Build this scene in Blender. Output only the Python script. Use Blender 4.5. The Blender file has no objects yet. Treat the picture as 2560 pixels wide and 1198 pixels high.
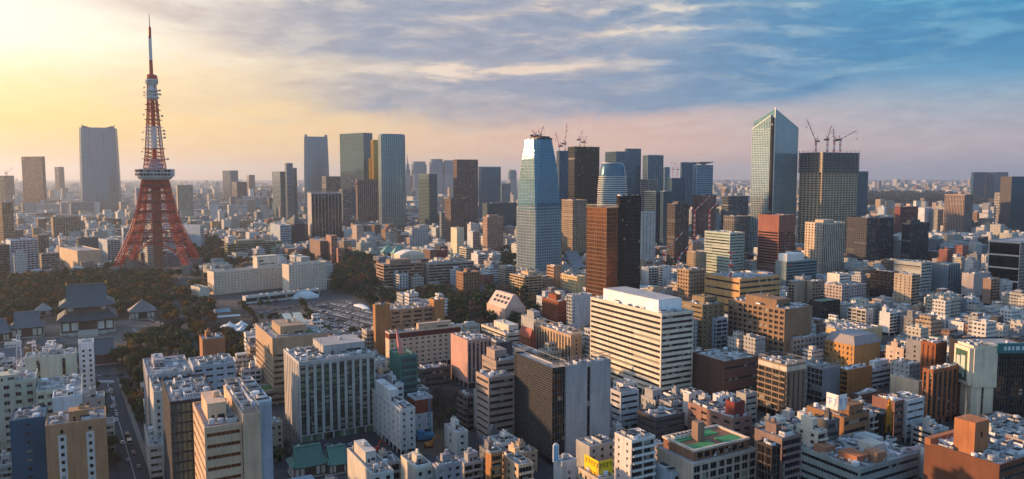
import bpy, math, random
from math import sin, cos, tan, pi, atan, atan2, sqrt, radians as R_
from mathutils import Vector, Matrix
random.seed(7)
SC = bpy.context.scene
COL = SC.collection
# ------------------------------------------------------------ camera
F = 1900.0; H = 150.0; PT = atan(159 / F); CP, SP = cos(PT), sin(PT)
cd = bpy.data.cameras.new('camera'); cam = bpy.data.objects.new('camera', cd); COL.objects.link(cam)
cam.location = (0, 0, H); cam.rotation_euler = (pi / 2 - PT, 0, 0)
cd.sensor_width = 36; cd.lens = F / 2560 * 36; cd.clip_start = 1; cd.clip_end = 60000
SC.camera = cam
# ------------------------------------------------------------ sun and sky
SUN_AZ, SUN_EL = -76.0, 11.5
sd = bpy.data.lights.new('sun', 'SUN'); sun = bpy.data.objects.new('sun', sd); COL.objects.link(sun)
sd.energy = 4.3; sd.angle = R_(1.6); sd.color = (1.0, 0.56, 0.26)
sdir = Vector((sin(R_(SUN_AZ)) * cos(R_(SUN_EL)), cos(R_(SUN_AZ)) * cos(R_(SUN_EL)), sin(R_(SUN_EL))))
sun.rotation_euler = sdir.to_track_quat('Z', 'Y').to_euler()
sun.location = (0, 0, 900)
SC.view_settings.view_transform = 'Standard'; SC.view_settings.look = 'None'
SC.view_settings.exposure = 0.85; SC.view_settings.gamma = 1.0
cy = SC.cycles
cy.max_bounces = 5; cy.diffuse_bounces = 2; cy.glossy_bounces = 2; cy.transmission_bounces = 2
cy.volume_bounces = 0; cy.transparent_max_bounces = 4; cy.caustics_reflective = False; cy.caustics_refractive = False
cy.use_denoising = True
cy.sample_clamp_indirect = 4.0

def lin(c):
    c = c / 255.0
    return c / 12.92 if c <= 0.04045 else ((c + 0.055) / 1.055) ** 2.4
def rgb(*c): return (lin(c[0]), lin(c[1]), lin(c[2]), 1.0)
def hexc(s): return rgb(int(s[0:2], 16), int(s[2:4], 16), int(s[4:6], 16))

class NT:
    """tiny node tree writer"""
    def __init__(s, nt): s.nt = nt
    def n(s, t, **kw):
        o = s.nt.nodes.new(t)
        for k, v in kw.items():
            if k == 'I':
                for i, x in v.items():
                    if isinstance(x, bpy.types.NodeSocket): s.nt.links.new(x, o.inputs[i])
                    else: o.inputs[i].default_value = x
            else: setattr(o, k, v)
        return o
    def m(s, op, a, b=0.0, c=0.0, clamp=False):
        o = s.nt.nodes.new('ShaderNodeMath'); o.operation = op; o.use_clamp = clamp
        for i, x in enumerate((a, b, c)):
            if isinstance(x, bpy.types.NodeSocket): s.nt.links.new(x, o.inputs[i])
            else: o.inputs[i].default_value = x
        return o.outputs[0]
    def mix(s, f, a, b, bt='MIX'):
        o = s.nt.nodes.new('ShaderNodeMix'); o.data_type = 'RGBA'; o.blend_type = bt
        for i, x in ((0, f), (6, a), (7, b)):
            if isinstance(x, bpy.types.NodeSocket): s.nt.links.new(x, o.inputs[i])
            else: o.inputs[i].default_value = x
        return o.outputs[2]
    def ramp(s, f, stops, interp='LINEAR'):
        o = s.nt.nodes.new('ShaderNodeValToRGB'); s.nt.links.new(f, o.inputs[0])
        e = o.color_ramp.elements; o.color_ramp.interpolation = interp
        while len(e) < len(stops): e.new(0.5)
        for el, (p, c) in zip(e, stops): el.position = p; el.color = c
        return o.outputs[0]
    def smooth(s, x, a, b):
        o = s.nt.nodes.new('ShaderNodeMapRange'); o.interpolation_type = 'SMOOTHSTEP'
        s.nt.links.new(x, o.inputs[0]); o.inputs[1].default_value = a; o.inputs[2].default_value = b
        return o.outputs[0]

def build_world():
    w = bpy.data.worlds.new('World'); SC.world = w; w.use_nodes = True
    nt = w.node_tree; nt.nodes.clear(); g = NT(nt)
    tc = g.n('ShaderNodeTexCoord')
    sp = g.n('ShaderNodeSeparateXYZ', I={0: tc.outputs['Generated']})
    x, y, z = sp.outputs
    az = g.m('MULTIPLY', g.m('ARCTAN2', x, y), 180 / pi)
    hr = g.m('SQRT', g.m('ADD', g.m('MULTIPLY', x, x), g.m('MULTIPLY', y, y)))
    el = g.m('MULTIPLY', g.m('ARCTAN2', z, hr), 180 / pi)
    # 'ea' = elevation in units of the picture height of sky (13.5 deg)
    ea = g.m('DIVIDE', el, 13.5)
    def col(stops): return g.ramp(ea, [(p, rgb(*c)) for p, c in stops])
    L = col([(0.0, (240, 200, 152)), (0.12, (250, 206, 138)), (0.26, (255, 214, 118)), (0.45, (255, 226, 160)), (0.62, (255, 246, 218)), (0.8, (246, 238, 222)), (1.0, (255, 250, 240))])
    C1 = col([(0.0, (236, 192, 142)), (0.12, (247, 206, 148)), (0.4, (254, 222, 164)), (0.56, (252, 226, 184)), (0.74, (226, 212, 198)), (0.86, (236, 226, 214)), (1.0, (222, 218, 218))])
    C2 = col([(0.0, (222, 180, 165)), (0.15, (236, 192, 168)), (0.3, (226, 190, 176)), (0.5, (200, 186, 186)), (0.8, (176, 188, 206)), (1.0, (158, 184, 212))])
    RR = col([(0.0, (172, 168, 180)), (0.14, (194, 178, 182)), (0.34, (164, 178, 194)), (0.48, (112, 166, 200)), (0.72, (44, 152, 202)), (1.0, (76, 192, 218))])
    f1 = g.smooth(az, -33, -17); f2 = g.smooth(az, -18, 6); f3 = g.smooth(az, 4, 33)
    base = g.mix(f3, g.mix(f2, g.mix(f1, L, C1), C2), RR)
    # cloud sheets: stretched noise in azimuth / elevation, warped; broad banks and lit streaks
    cv = g.n('ShaderNodeCombineXYZ', I={0: g.m('MULTIPLY', az, 0.075), 1: g.m('MULTIPLY', ea, 3.4), 2: 3.7})
    wn = g.n('ShaderNodeTexNoise', I={'Vector': cv.outputs[0], 'Scale': 0.9, 'Detail': 3.0})
    wv = g.n('ShaderNodeVectorMath', operation='MULTIPLY_ADD', I={0: wn.outputs['Color'], 1: (0.9, 0.9, 0), 2: cv.outputs[0]})
    n1 = g.n('ShaderNodeTexNoise', I={'Vector': wv.outputs[0], 'Scale': 1.25, 'Detail': 8.0, 'Roughness': 0.58})
    cv2 = g.n('ShaderNodeCombineXYZ', I={0: g.m('MULTIPLY', az, 0.12), 1: g.m('MULTIPLY', ea, 9.5), 2: 9.1})
    wv2 = g.n('ShaderNodeVectorMath', operation='MULTIPLY_ADD', I={0: wn.outputs['Color'], 1: (1.6, 1.6, 0), 2: cv2.outputs[0]})
    n2 = g.n('ShaderNodeTexNoise', I={'Vector': wv2.outputs[0], 'Scale': 1.2, 'Detail': 9.0, 'Roughness': 0.62})
    cv3 = g.n('ShaderNodeCombineXYZ', I={0: g.m('MULTIPLY', az, 0.5), 1: g.m('MULTIPLY', ea, 26.0), 2: 1.1})
    n3 = g.n('ShaderNodeTexNoise', I={'Vector': cv3.outputs[0], 'Scale': 1.0, 'Detail': 6.0, 'Roughness': 0.6})
    wob = g.m('ADD', g.m('MULTIPLY', g.m('SUBTRACT', n1.outputs[0], 0.5), 0.42), g.m('MULTIPLY', g.m('SUBTRACT', n3.outputs[0], 0.5), 0.07))
    def band(a0, e0, sa, se, tilt):
        da = g.m('SUBTRACT', az, a0); de = g.m('ADD', g.m('SUBTRACT', g.m('SUBTRACT', ea, e0), g.m('MULTIPLY', da, tilt)), wob)
        qa = g.m('DIVIDE', da, sa); qe = g.m('DIVIDE', de, se)
        return g.m('POWER', 2.718, g.m('MULTIPLY', -1.0, g.m('ADD', g.m('MULTIPLY', qa, qa), g.m('MULTIPLY', qe, qe))))
    def total(L):
        t = None
        for (w, *b) in L:
            v = g.m('MULTIPLY', band(*b), w); t = v if t is None else g.m('ADD', t, v)
        return t
    # lower rim of the cloud deck rises to the left and slightly falls to the right
    rim = g.m('ADD', 0.25, g.m('ADD', g.m('MULTIPLY', g.m('MAXIMUM', az, 0.0), 0.006), g.m('MULTIPLY', g.m('MAXIMUM', g.m('SUBTRACT', -6.0, az), 0.0), 0.012)))
    d = g.m('ADD', g.m('SUBTRACT', ea, rim), g.m('MULTIPLY', wob, 0.5))
    deck = g.m('MULTIPLY', g.smooth(d, -0.02, 0.12), g.m('ADD', 0.60, g.m('MULTIPLY', g.smooth(n1.outputs[0], 0.40, 0.58), 0.35)))
    dark = total([(0.9, -6, 0.70, 9, 0.13, -0.01), (0.9, 8, 0.86, 10, 0.10, 0.0), (0.8, 15, 0.52, 14, 0.12, 0.004), (0.5, -4, 0.42, 14, 0.08, 0.0), (0.7, -14, 0.88, 9, 0.09, -0.012), (1.0, -24, 0.82, 10, 0.08, -0.014), (0.45, -30, 0.93, 8, 0.04, -0.012), (0.35, -22, 0.40, 12, 0.05, -0.004), (0.6, 28, 0.66, 9, 0.12, 0.0)])
    cl = g.m('ADD', g.m('MULTIPLY', deck, g.smooth(az, -30, -4)), g.m('MULTIPLY', dark, 0.68), clamp=True)
    ccolL = rgb(212, 194, 182); ccolC = rgb(146, 158, 180); ccolR = rgb(72, 140, 184)
    cc = g.mix(g.smooth(az, -2, 26), g.mix(g.smooth(az, -30, -8), ccolL, ccolC), ccolR)
    c1 = g.mix(g.m('MULTIPLY', cl, 0.93), base, cc)
    # bright torn gaps and lit wisps
    lit = total([(1.0, 12, 0.885, 7.5, 0.030, 0.0), (0.95, 11, 0.765, 8, 0.022, 0.001), (0.8, -5, 0.54, 7, 0.04, 0.008), (0.7, 1, 0.92, 5, 0.06, 0.01), (0.6, 3, 0.60, 6, 0.05, 0.004), (0.7, -28, 0.68, 14, 0.06, -0.012), (0.4, 30, 0.97, 7, 0.10, 0.0), (0.35, 24, 0.52, 6, 0.03, 0.0), (0.5, -20, 0.97, 7, 0.06, 0.0)])
    fine = g.smooth(n2.outputs[0], 0.46, 0.66)
    br = g.m('ADD', g.m('MULTIPLY', lit, g.m('ADD', 0.45, g.m('MULTIPLY', fine, 0.6))), g.m('MULTIPLY', g.m('MULTIPLY', fine, 0.34), g.smooth(d, 0.0, 0.25)), clamp=True)
    bcol = g.mix(g.smooth(az, 2, 34), g.mix(g.smooth(az, -30, 0), rgb(255, 250, 224), rgb(246, 222, 200)), rgb(150, 208, 226))
    c2 = g.mix(g.m('MULTIPLY', br, 0.9), c1, bcol)
    # fine mottling
    c2 = g.mix(0.10, c2, g.ramp(n3.outputs[0], [(0.35, (0.1, 0.14, 0.2, 1)), (0.65, (1, .96, .9, 1))]), 'OVERLAY')
    # glow round the low sun
    ga = g.m('DIVIDE', g.m('SUBTRACT', az, -42.0), 15.0); ge = g.m('DIVIDE', g.m('SUBTRACT', el, 9.0), 8.0)
    gl = g.m('POWER', 2.718, g.m('MULTIPLY', -1.0, g.m('ADD', g.m('MULTIPLY', ga, ga), g.m('MULTIPLY', ge, ge))))
    c3 = g.mix(1.0, c2, g.mix(gl, (0, 0, 0, 1), (0.42, 0.33, 0.26, 1)), 'ADD')
    # rest of the dome (outside the picture): sky texture
    sky = g.n('ShaderNodeTexSky', sky_type='NISHITA', sun_disc=False)
    sky.sun_elevation = R_(SUN_EL); sky.sun_rotation = R_(SUN_AZ); sky.air_density = 1.2; sky.dust_density = 2.0
    skyc = g.n('ShaderNodeVectorMath', operation='SCALE', I={0: sky.outputs[0]}); skyc.inputs[3].default_value = 0.32
    up = g.smooth(el, 13, 32)
    c4 = g.mix(g.m('MULTIPLY', up, 0.95), c3, g.mix(1.0, skyc.outputs[0], (0.78, 0.96, 1.22, 1), 'MULTIPLY'))
    rear = g.smooth(g.m('ABSOLUTE', az), 80, 130)
    c5 = g.mix(g.m('MULTIPLY', rear, g.m('SUBTRACT', 1.0, up)), c4, rgb(150, 192, 220))
    bg = g.n('ShaderNodeBackground', I={0: c5, 1: 0.56})
    out = g.n('ShaderNodeOutputWorld', I={0: bg.outputs[0]})
build_world()

# ------------------------------------------------------------ projection helpers
def proj(x, y, z):
    dz = z - H; dep = y * CP - dz * SP
    return 1280 + F * x / dep, 599 - F * (y * SP + dz * CP) / dep
def ground(u, v, z=0.0):
    rx = (u - 1280) / F; ru = (599 - v) / F
    dy = CP + ru * SP; dzz = -SP + ru * CP
    t = (z - H) / dzz
    return rx * t, dy * t
def y_from_base(vb, z0=0.0):
    k = (599 - vb) / F; h = H - z0
    return h * (CP + k * SP) / (SP - k * CP)
def z_from_top(y, vt):
    k = (599 - vt) / F
    return H + y * (k * CP - SP) / (CP + k * SP)
def x_at(u, y, z): return (u - 1280) / F * (y * CP - (z - H) * SP)
def run_len(x, y, z, dx, dy, u):
    up = u - 1280; dep = y * CP - (z - H) * SP
    den = F * dx - up * dy * CP
    if abs(den) < 1e-6: return -1
    return (up * dep - F * x) / den

# ------------------------------------------------------------ materials
def new_mat(name):
    m = bpy.data.materials.new(name); m.use_nodes = True; m.node_tree.nodes.clear()
    return m, NT(m.node_tree)
def finish(g, colr, rough=0.8, metal=0.0, spec=0.4, bump=None, emit=None):
    b = g.n('ShaderNodeBsdfPrincipled')
    for k, v in (('Base Color', colr), ('Roughness', rough), ('Metallic', metal), ('Specular IOR Level', spec)):
        if isinstance(v, bpy.types.NodeSocket): g.nt.links.new(v, b.inputs[k])
        else: b.inputs[k].default_value = v
    if bump is not None: g.nt.links.new(bump, b.inputs['Normal'])
    if emit is not None:
        g.nt.links.new(emit[0], b.inputs['Emission Color'])
        if isinstance(emit[1], bpy.types.NodeSocket): g.nt.links.new(emit[1], b.inputs['Emission Strength'])
        else: b.inputs['Emission Strength'].default_value = emit[1]
    o = g.n('ShaderNodeOutputMaterial'); g.nt.links.new(b.outputs[0], o.inputs[0])
    return b
M = {}
def mat_tint(name, rough=0.85, streak=0.8, panel=None, metal=0.0, spec=0.3, brick=False):
    """surface whose own colour comes from the object's colour, weathered by noise and rain streaks"""
    m, g = new_mat(name); oi = g.n('ShaderNodeObjectInfo'); tc = g.n('ShaderNodeTexCoord')
    ge = g.n('ShaderNodeNewGeometry')
    mp = g.n('ShaderNodeMapping', I={0: ge.outputs['Position'], 3: (0.55, 0.55, 0.045)})
    st = g.n('ShaderNodeTexNoise', I={'Vector': mp.outputs[0], 'Scale': 1.0, 'Detail': 4.0, 'Roughness': 0.65})
    bl = g.n('ShaderNodeTexNoise', I={'Vector': ge.outputs['Position'], 'Scale': 0.07, 'Detail': 5.0, 'Roughness': 0.6})
    v = g.m('ADD', g.m('MULTIPLY', g.m('SUBTRACT', st.outputs[0], 0.5), streak), g.m('MULTIPLY', g.m('SUBTRACT', bl.outputs[0], 0.5), streak * 0.9))
    v = g.m('ADD', v, 1.0)
    if panel:
        sp = g.n('ShaderNodeSeparateXYZ', I={0: tc.outputs['Object']})
        fz = g.m('FRACT', g.m('DIVIDE', sp.outputs[2], panel[1])); fx = g.m('FRACT', g.m('DIVIDE', g.m('ADD', sp.outputs[0], sp.outputs[1]), panel[0]))
        ln = g.m('MINIMUM', g.smooth(fz, 0.0, 0.05), g.smooth(fx, 0.0, 0.04))
        v = g.m('MULTIPLY', v, g.m('ADD', 0.74, g.m('MULTIPLY', ln, 0.26)))
    cm = g.n('ShaderNodeVectorMath', operation='SCALE', I={0: oi.outputs['Color'], 3: v})
    finish(g, cm.outputs[0], rough, metal, spec); M[name] = m
mat_tint('wall_finish', panel=(3.6, 3.4)); mat_tint('render_finish', streak=0.8); mat_tint('brick_finish', streak=0.9, panel=(1.9, 1.2))
mat_tint('metal_finish', rough=0.4, streak=0.3, metal=0.3, spec=0.5); mat_tint('paint_finish', rough=0.35, streak=0.1, spec=0.5)
mat_tint('roof_finish', streak=1.1, rough=0.9, panel=(7, 7)); mat_tint('tile_finish', streak=0.6, rough=0.6, panel=(0.9, 50))

def mat_glass(name, c1, c2, metal, rough, blind=0.15, cell=(1.6, 3.6)):
    """glazing: dark reflective panes; some rooms have pale blinds drawn"""
    m, g = new_mat(name); oi = g.n('ShaderNodeObjectInfo'); tc = g.n('ShaderNodeTexCoord'); ge = g.n('ShaderNodeNewGeometry')
    sp = g.n('ShaderNodeSeparateXYZ', I={0: ge.outputs['Position']})
    cx_ = g.m('FLOOR', g.m('DIVIDE', g.m('ADD', sp.outputs[0], g.m('MULTIPLY', sp.outputs[1], 0.62)), cell[0] * 2)); cz = g.m('FLOOR', g.m('DIVIDE', sp.outputs[2], cell[1]))
    cv = g.n('ShaderNodeCombineXYZ', I={0: cx_, 1: cz, 2: oi.outputs['Random']})
    wn = g.n('ShaderNodeTexWhiteNoise', I={0: cv.outputs[0]})
    fb = g.m('GREATER_THAN', wn.outputs[0], 1.0 - blind)
    sp2 = g.n('ShaderNodeSeparateColor', I={0: wn.outputs[1]})
    colr = g.mix(sp2.outputs[1], c1, c2)
    colr = g.mix(g.m('MULTIPLY', fb, 0.75), colr, rgb(168, 164, 150))
    me = g.m('MULTIPLY', metal, g.m('SUBTRACT', 1.0, g.m('MULTIPLY', fb, 0.8)))
    wob = g.n('ShaderNodeTexNoise', I={'Vector': ge.outputs['Position'], 'Scale': 0.16, 'Detail': 2.0})
    bp = g.n('ShaderNodeBump', I={'Strength': 0.22, 'Distance': 0.5, 'Height': wob.outputs[0]})
    finish(g, colr, rough, me, 0.75 if metal > .3 else 0.35, bump=bp.outputs[0]); M[name] = m
mat_glass('glass_dark', rgb(8, 11, 14), rgb(34, 40, 46), 0.0, 0.1, 0.12)
mat_glass('glass_blue', rgb(58, 92, 112), rgb(74, 108, 126), 0.75, 0.12, 0.0)
mat_glass('glass_sky', rgb(52, 106, 130), rgb(72, 124, 146), 0.5, 0.06, 0.0)
mat_glass('glass_teal', rgb(64, 98, 108), rgb(78, 112, 120), 0.65, 0.16, 0.0)
mat_glass('glass_pale', rgb(170, 154, 136), rgb(200, 184, 166), 0.0, 0.4, 0.0)
mat_glass('glass_silver', rgb(120, 162, 180), rgb(138, 178, 192), 0.9, 0.12, 0.0)
mat_glass('glass_bronze', rgb(118, 66, 30), rgb(160, 92, 42), 0.75, 0.16, 0.0)
mat_glass('glass_black', rgb(14, 15, 18), rgb(52, 46, 42), 0.5, 0.05, 0.02)
mat_glass('glass_gold', rgb(170, 130, 40), rgb(190, 150, 56), 0.7, 0.2, 0.0)
mat_glass('glass_green', rgb(10, 20, 22), rgb(112, 138, 112), 0.1, 0.12, 0.1)
def mat_plain(name, c, rough=0.7, metal=0.0, nz=0.2, scale=0.3):
    m, g = new_mat(name); ge = g.n('ShaderNodeNewGeometry')
    n = g.n('ShaderNodeTexNoise', I={'Vector': ge.outputs['Position'], 'Scale': scale, 'Detail': 5.0, 'Roughness': 0.6})
    v = g.m('ADD', 1.0 - nz, g.m('MULTIPLY', n.outputs[0], 2 * nz))
    cm = g.n('ShaderNodeVectorMath', operation='SCALE', I={0: c[:3], 3: v})
    finish(g, cm.outputs[0], rough, metal); M[name] = m
mat_plain('dark_metal', (0.03, 0.035, 0.04, 1), 0.5, 0.2)
mat_plain('frame_metal', (0.30, 0.30, 0.30, 1), 0.45, 0.3)
mat_plain('rubber', (0.02, 0.02, 0.02, 1), 0.8)
mat_plain('stone', rgb(176, 170, 158), 0.8)
mat_plain('concrete', rgb(128, 124, 118), 0.9)
mat_plain('court', rgb(96, 92, 86), 0.9, nz=0.3)
mat_plain('court_green', rgb(50, 120, 100), 0.9)
mat_plain('asphalt', rgb(52, 58, 64), 0.9, nz=0.3, scale=0.12)
mat_plain('road_paint', rgb(205, 205, 200), 0.7)
mat_plain('park_soil', rgb(64, 56, 46), 0.95, nz=0.5, scale=0.05)
mat_plain('water_blue', rgb(70, 150, 175), 0.1, nz=0.1)
mat_plain('bark', rgb(62, 50, 40), 0.95)
mat_plain('gold', rgb(200, 150, 50), 0.3, 0.8)
mat_plain('excavated_soil', rgb(98, 80, 62), 0.95, nz=0.5, scale=0.1)

def mat_city(name):
    """small far buildings: colour from a per-building attribute, window grid from metre UVs"""
    m, g = new_mat(name); at = g.n('ShaderNodeAttribute', attribute_name='tone'); uv = g.n('ShaderNodeUVMap', uv_map='metres')
    sp = g.n('ShaderNodeSeparateXYZ', I={0: uv.outputs[0]})
    fu = g.m('FRACT', g.m('DIVIDE', sp.outputs[0], 3.1)); fv = g.m('FRACT', g.m('DIVIDE', sp.outputs[1], 3.4))
    a = g.m('MULTIPLY', g.m('GREATER_THAN', fu, at.outputs['Alpha']), g.m('LESS_THAN', fu, 0.9))
    b = g.m('MULTIPLY', g.m('GREATER_THAN', fv, 0.34), g.m('LESS_THAN', fv, 0.78))
    w = g.m('MULTIPLY', g.m('MULTIPLY', a, b), g.m('GREATER_THAN', sp.outputs[1], 0.01))
    cl = g.n('ShaderNodeCombineXYZ', I={0: g.m('FLOOR', g.m('DIVIDE', sp.outputs[0], 3.1)), 1: g.m('FLOOR', g.m('DIVIDE', sp.outputs[1], 3.4)), 2: 0.0})
    wn = g.n('ShaderNodeTexWhiteNoise', I={0: cl.outputs[0]})
    gc = g.mix(wn.outputs[0], rgb(24, 30, 36), rgb(92, 98, 102))
    ge = g.n('ShaderNodeNewGeometry')
    n = g.n('ShaderNodeTexNoise', I={'Vector': ge.outputs['Position'], 'Scale': 0.25, 'Detail': 4.0})
    bc = g.n('ShaderNodeVectorMath', operation='SCALE', I={0: at.outputs['Color'], 3: g.m('ADD', 0.7, g.m('MULTIPLY', n.outputs[0], 0.6))})
    finish(g, g.mix(w, bc.outputs[0], gc), g.m('SUBTRACT', 0.85, g.m('MULTIPLY', w, 0.6)), 0.0, 0.4); M[name] = m
mat_city('small_building_finish')
def mat_leaf(name, hue_var=0.25):
    m, g = new_mat(name); oi = g.n('ShaderNodeObjectInfo'); ge = g.n('ShaderNodeNewGeometry')
    n = g.n('ShaderNodeTexNoise', I={'Vector': ge.outputs['Position'], 'Scale': 0.35, 'Detail': 3.0})
    n2 = g.n('ShaderNodeTexNoise', I={'Vector': ge.outputs['Position'], 'Scale': 0.03, 'Detail': 2.0})
    v = g.m('ADD', 0.5, n.outputs[0])
    cm = g.n('ShaderNodeVectorMath', operation='SCALE', I={0: oi.outputs['Color'], 3: v})
    c = g.mix(g.smooth(n2.outputs[0], 0.45, 0.65), cm.outputs[0], g.mix(1.0, cm.outputs[0], (1.2, 0.95, 0.75, 1), 'MULTIPLY'))
    finish(g, c, 0.8, 0.0, 0.15); M[name] = m
mat_leaf('leaf')
m_, g_ = new_mat('ground_cover')
ge_ = g_.n('ShaderNodeNewGeometry')
na = g_.n('ShaderNodeTexNoise', I={'Vector': ge_.outputs['Position'], 'Scale': 0.015, 'Detail': 8.0, 'Roughness': 0.7})
nb = g_.n('ShaderNodeTexNoise', I={'Vector': ge_.outputs['Position'], 'Scale': 0.3, 'Detail': 4.0})
cg = g_.ramp(na.outputs[0], [(0.35, rgb(50, 52, 56)), (0.5, rgb(72, 72, 72)), (0.62, rgb(92, 88, 82))])
finish(g_, g_.mix(g_.m('MULTIPLY', nb.outputs[0], 0.4), cg, rgb(40, 42, 46)), 0.9); M['ground_cover'] = m_

# ------------------------------------------------------------ mesh helpers
class MB:
    def __init__(s): s.v = []; s.f = []; s.mi = []; s.tone = []; s.uv = []
    def quad(s, a, b, c, d, mi=0):
        n = len(s.v); s.v += [a, b, c, d]; s.f.append((n, n + 1, n + 2, n + 3)); s.mi.append(mi)
    def poly(s, pts, mi=0):
        n = len(s.v); s.v += list(pts); s.f.append(tuple(range(n, n + len(pts)))); s.mi.append(mi)
    def box(s, x0, x1, y0, y1, z0, z1, mi=0, bottom=True):
        if x1 < x0: x0, x1 = x1, x0
        if y1 < y0: y0, y1 = y1, y0
        n = len(s.v)
        s.v += [(x0, y0, z0), (x1, y0, z0), (x1, y1, z0), (x0, y1, z0), (x0, y0, z1), (x1, y0, z1), (x1, y1, z1), (x0, y1, z1)]
        fs = [(0, 1, 5, 4), (1, 2, 6, 5), (2, 3, 7, 6), (3, 0, 4, 7), (4, 5, 6, 7)]
        if bottom: fs.append((3, 2, 1, 0))
        for f in fs: s.f.append(tuple(n + i for i in f)); s.mi.append(mi)
    def bar(s, a, b, r, n=4, mi=0, r2=None):
        a = Vector(a); b = Vector(b); d = b - a
        if d.length < 1e-6: return
        d.normalize(); up = Vector((0, 0, 1)) if abs(d.z) < 0.95 else Vector((1, 0, 0))
        p = d.cross(up).normalized(); q = d.cross(p); k = len(s.v)
        if r2 is None: r2 = r
        for c, rr in ((a, r), (b, r2)):
            for i in range(n):
                t = 2 * pi * (i + 0.5) / n
                s.v.append(tuple(c + p * (cos(t) * rr) + q * (sin(t) * rr)))
        for i in range(n):
            j = (i + 1) % n; s.f.append((k + i, k + j, k + n + j, k + n + i)); s.mi.append(mi)
        s.f.append(tuple(k + i for i in range(n - 1, -1, -1))); s.mi.append(mi)
        s.f.append(tuple(k + n + i for i in range(n))); s.mi.append(mi)
    def lathe(s, prof, n=16, cx=0, cy=0, mi=0):
        k = len(s.v)
        for r, z in prof:
            for i in range(n): t = 2 * pi * i / n; s.v.append((cx + r * cos(t), cy + r * sin(t), z))
        for j in range(len(prof) - 1):
            for i in range(n):
                i2 = (i + 1) % n; s.f.append((k + j * n + i, k + j * n + i2, k + (j + 1) * n + i2, k + (j + 1) * n + i)); s.mi.append(mi)
        s.f.append(tuple(k + (len(prof) - 1) * n + i for i in range(n))); s.mi.append(mi)
    def loft(s, rings, mi=0, cap=True):
        k = len(s.v); n = len(rings[0])
        for r in rings: s.v += [tuple(p) for p in r]
        for j in range(len(rings) - 1):
            for i in range(n):
                i2 = (i + 1) % n; s.f.append((k + j * n + i, k + j * n + i2, k + (j + 1) * n + i2, k + (j + 1) * n + i)); s.mi.append(mi)
        if cap: s.f.append(tuple(k + (len(rings) - 1) * n + i for i in range(n))); s.mi.append(mi)
    def mesh(s, name, mats):
        me = bpy.data.meshes.new(name); me.from_pydata(s.v, [], s.f)
        for m in (mats if isinstance(mats, (list, tuple)) else [mats]): me.materials.append(M[m] if isinstance(m, str) else m)
        if any(s.mi): me.polygons.foreach_set('material_index', s.mi)
        return me
    def obj(s, name, mats, parent=None, loc=None, color=None):
        if not s.f: return None
        return link(name, s.mesh(name, mats), parent, loc, color)
def link(name, data, parent=None, loc=None, color=None, rz=0.0):
    o = bpy.data.objects.new(name, data); COL.objects.link(o)
    if parent is not None: o.parent = parent
    if loc is not None: o.location = loc
    if rz: o.rotation_euler.z = rz
    if color is not None: o.color = color
    return o
def tag(o, label, cat, group=None, kind=None):
    if label: o['label'] = label
    if cat: o['category'] = cat
    if group: o['group'] = group
    if kind: o['kind'] = kind
    return o
def thing(name, label, cat, loc=(0, 0, 0), rz=0.0, group=None):
    o = bpy.data.objects.new(name, None); COL.objects.link(o); o.location = loc; o.rotation_euler = (0, 0, rz); o.empty_display_size = 1
    return tag(o, label, cat, group)
def copy_thing(root, loc, rz, label=None, group=None, color=None, scale=None):
    r = root.copy(); COL.objects.link(r); r.location = loc; r.rotation_euler = (0, 0, rz)
    if scale: r.scale = scale
    if label: r['label'] = label
    if group: r['group'] = group
    for ch in root.children:
        c = ch.copy(); COL.objects.link(c); c.parent = r
        if color and ch.get('tinted'): c.color = color
        for gch in ch.children:
            d = gch.copy(); COL.objects.link(d); d.parent = c
    return r
def shade(c, k): return (c[0] * k, c[1] * k, c[2] * k, 1)

# ------------------------------------------------------------ rooftop pieces (shared meshes)
def ac_mesh():
    b = MB(); b.box(-.5, .5, -.5, .5, 0, .82); b.box(-.42, .42, -.42, .42, .82, .9, 1)
    b.lathe([(.3, .9), (.3, 1.0), (.24, 1.0)], 8, mi=1)
    for i in range(4): b.box(-.503, .503, -.4 + i * .2, -.3 + i * .2, .15, .6, 1)
    return b.mesh('air_conditioner', ['wall_finish', 'dark_metal'])
def tank_mesh():
    b = MB(); b.lathe([(.5, .15), (.5, .85), (.42, .95), (.1, 1.0)], 12); 
    for a in range(4): b.bar((.38 * cos(a * pi / 2 + .7), .38 * sin(a * pi / 2 + .7), 0), (.38 * cos(a * pi / 2 + .7), .38 * sin(a * pi / 2 + .7), .2), .04)
    return b.mesh('water_tank', ['wall_finish'])
def duct_mesh():
    b = MB(); b.box(-.5, .5, -.16, .16, .25, .75); b.box(-.5, -.42, -.2, .2, 0, .9); b.box(.42, .5, -.2, .2, 0, .9); b.box(-.05, .05, -.2, .2, 0, .85)
    return b.mesh('duct', ['wall_finish'])
AC, TANK, DUCT = ac_mesh(), tank_mesh(), duct_mesh()
_b = MB(); _b.bar((-.5, 0, .35), (.5, 0, .35), .16, 6); _b.bar((-.5, .4, .3), (.5, .4, .3), .09, 5)
for _i in range(7): _b.box(-.5 + _i / 6 - .004, -.5 + _i / 6 + .004, -.2, .5, 0, .3)
PIPE = _b.mesh('pipe', ['wall_finish'])
def antenna(parent, x, y, z, h, name='antenna'):
    b = MB(); b.bar((0, 0, 0), (0, 0, h), .12, 5, r2=.06)
    for i in range(3): b.box(-.5 + i * .1, .5 - i * .1, -.05, .05, h * (.55 + .15 * i), h * (.55 + .15 * i) + .12)
    b.obj(name, 'frame_metal', parent, (x, y, z))

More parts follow.
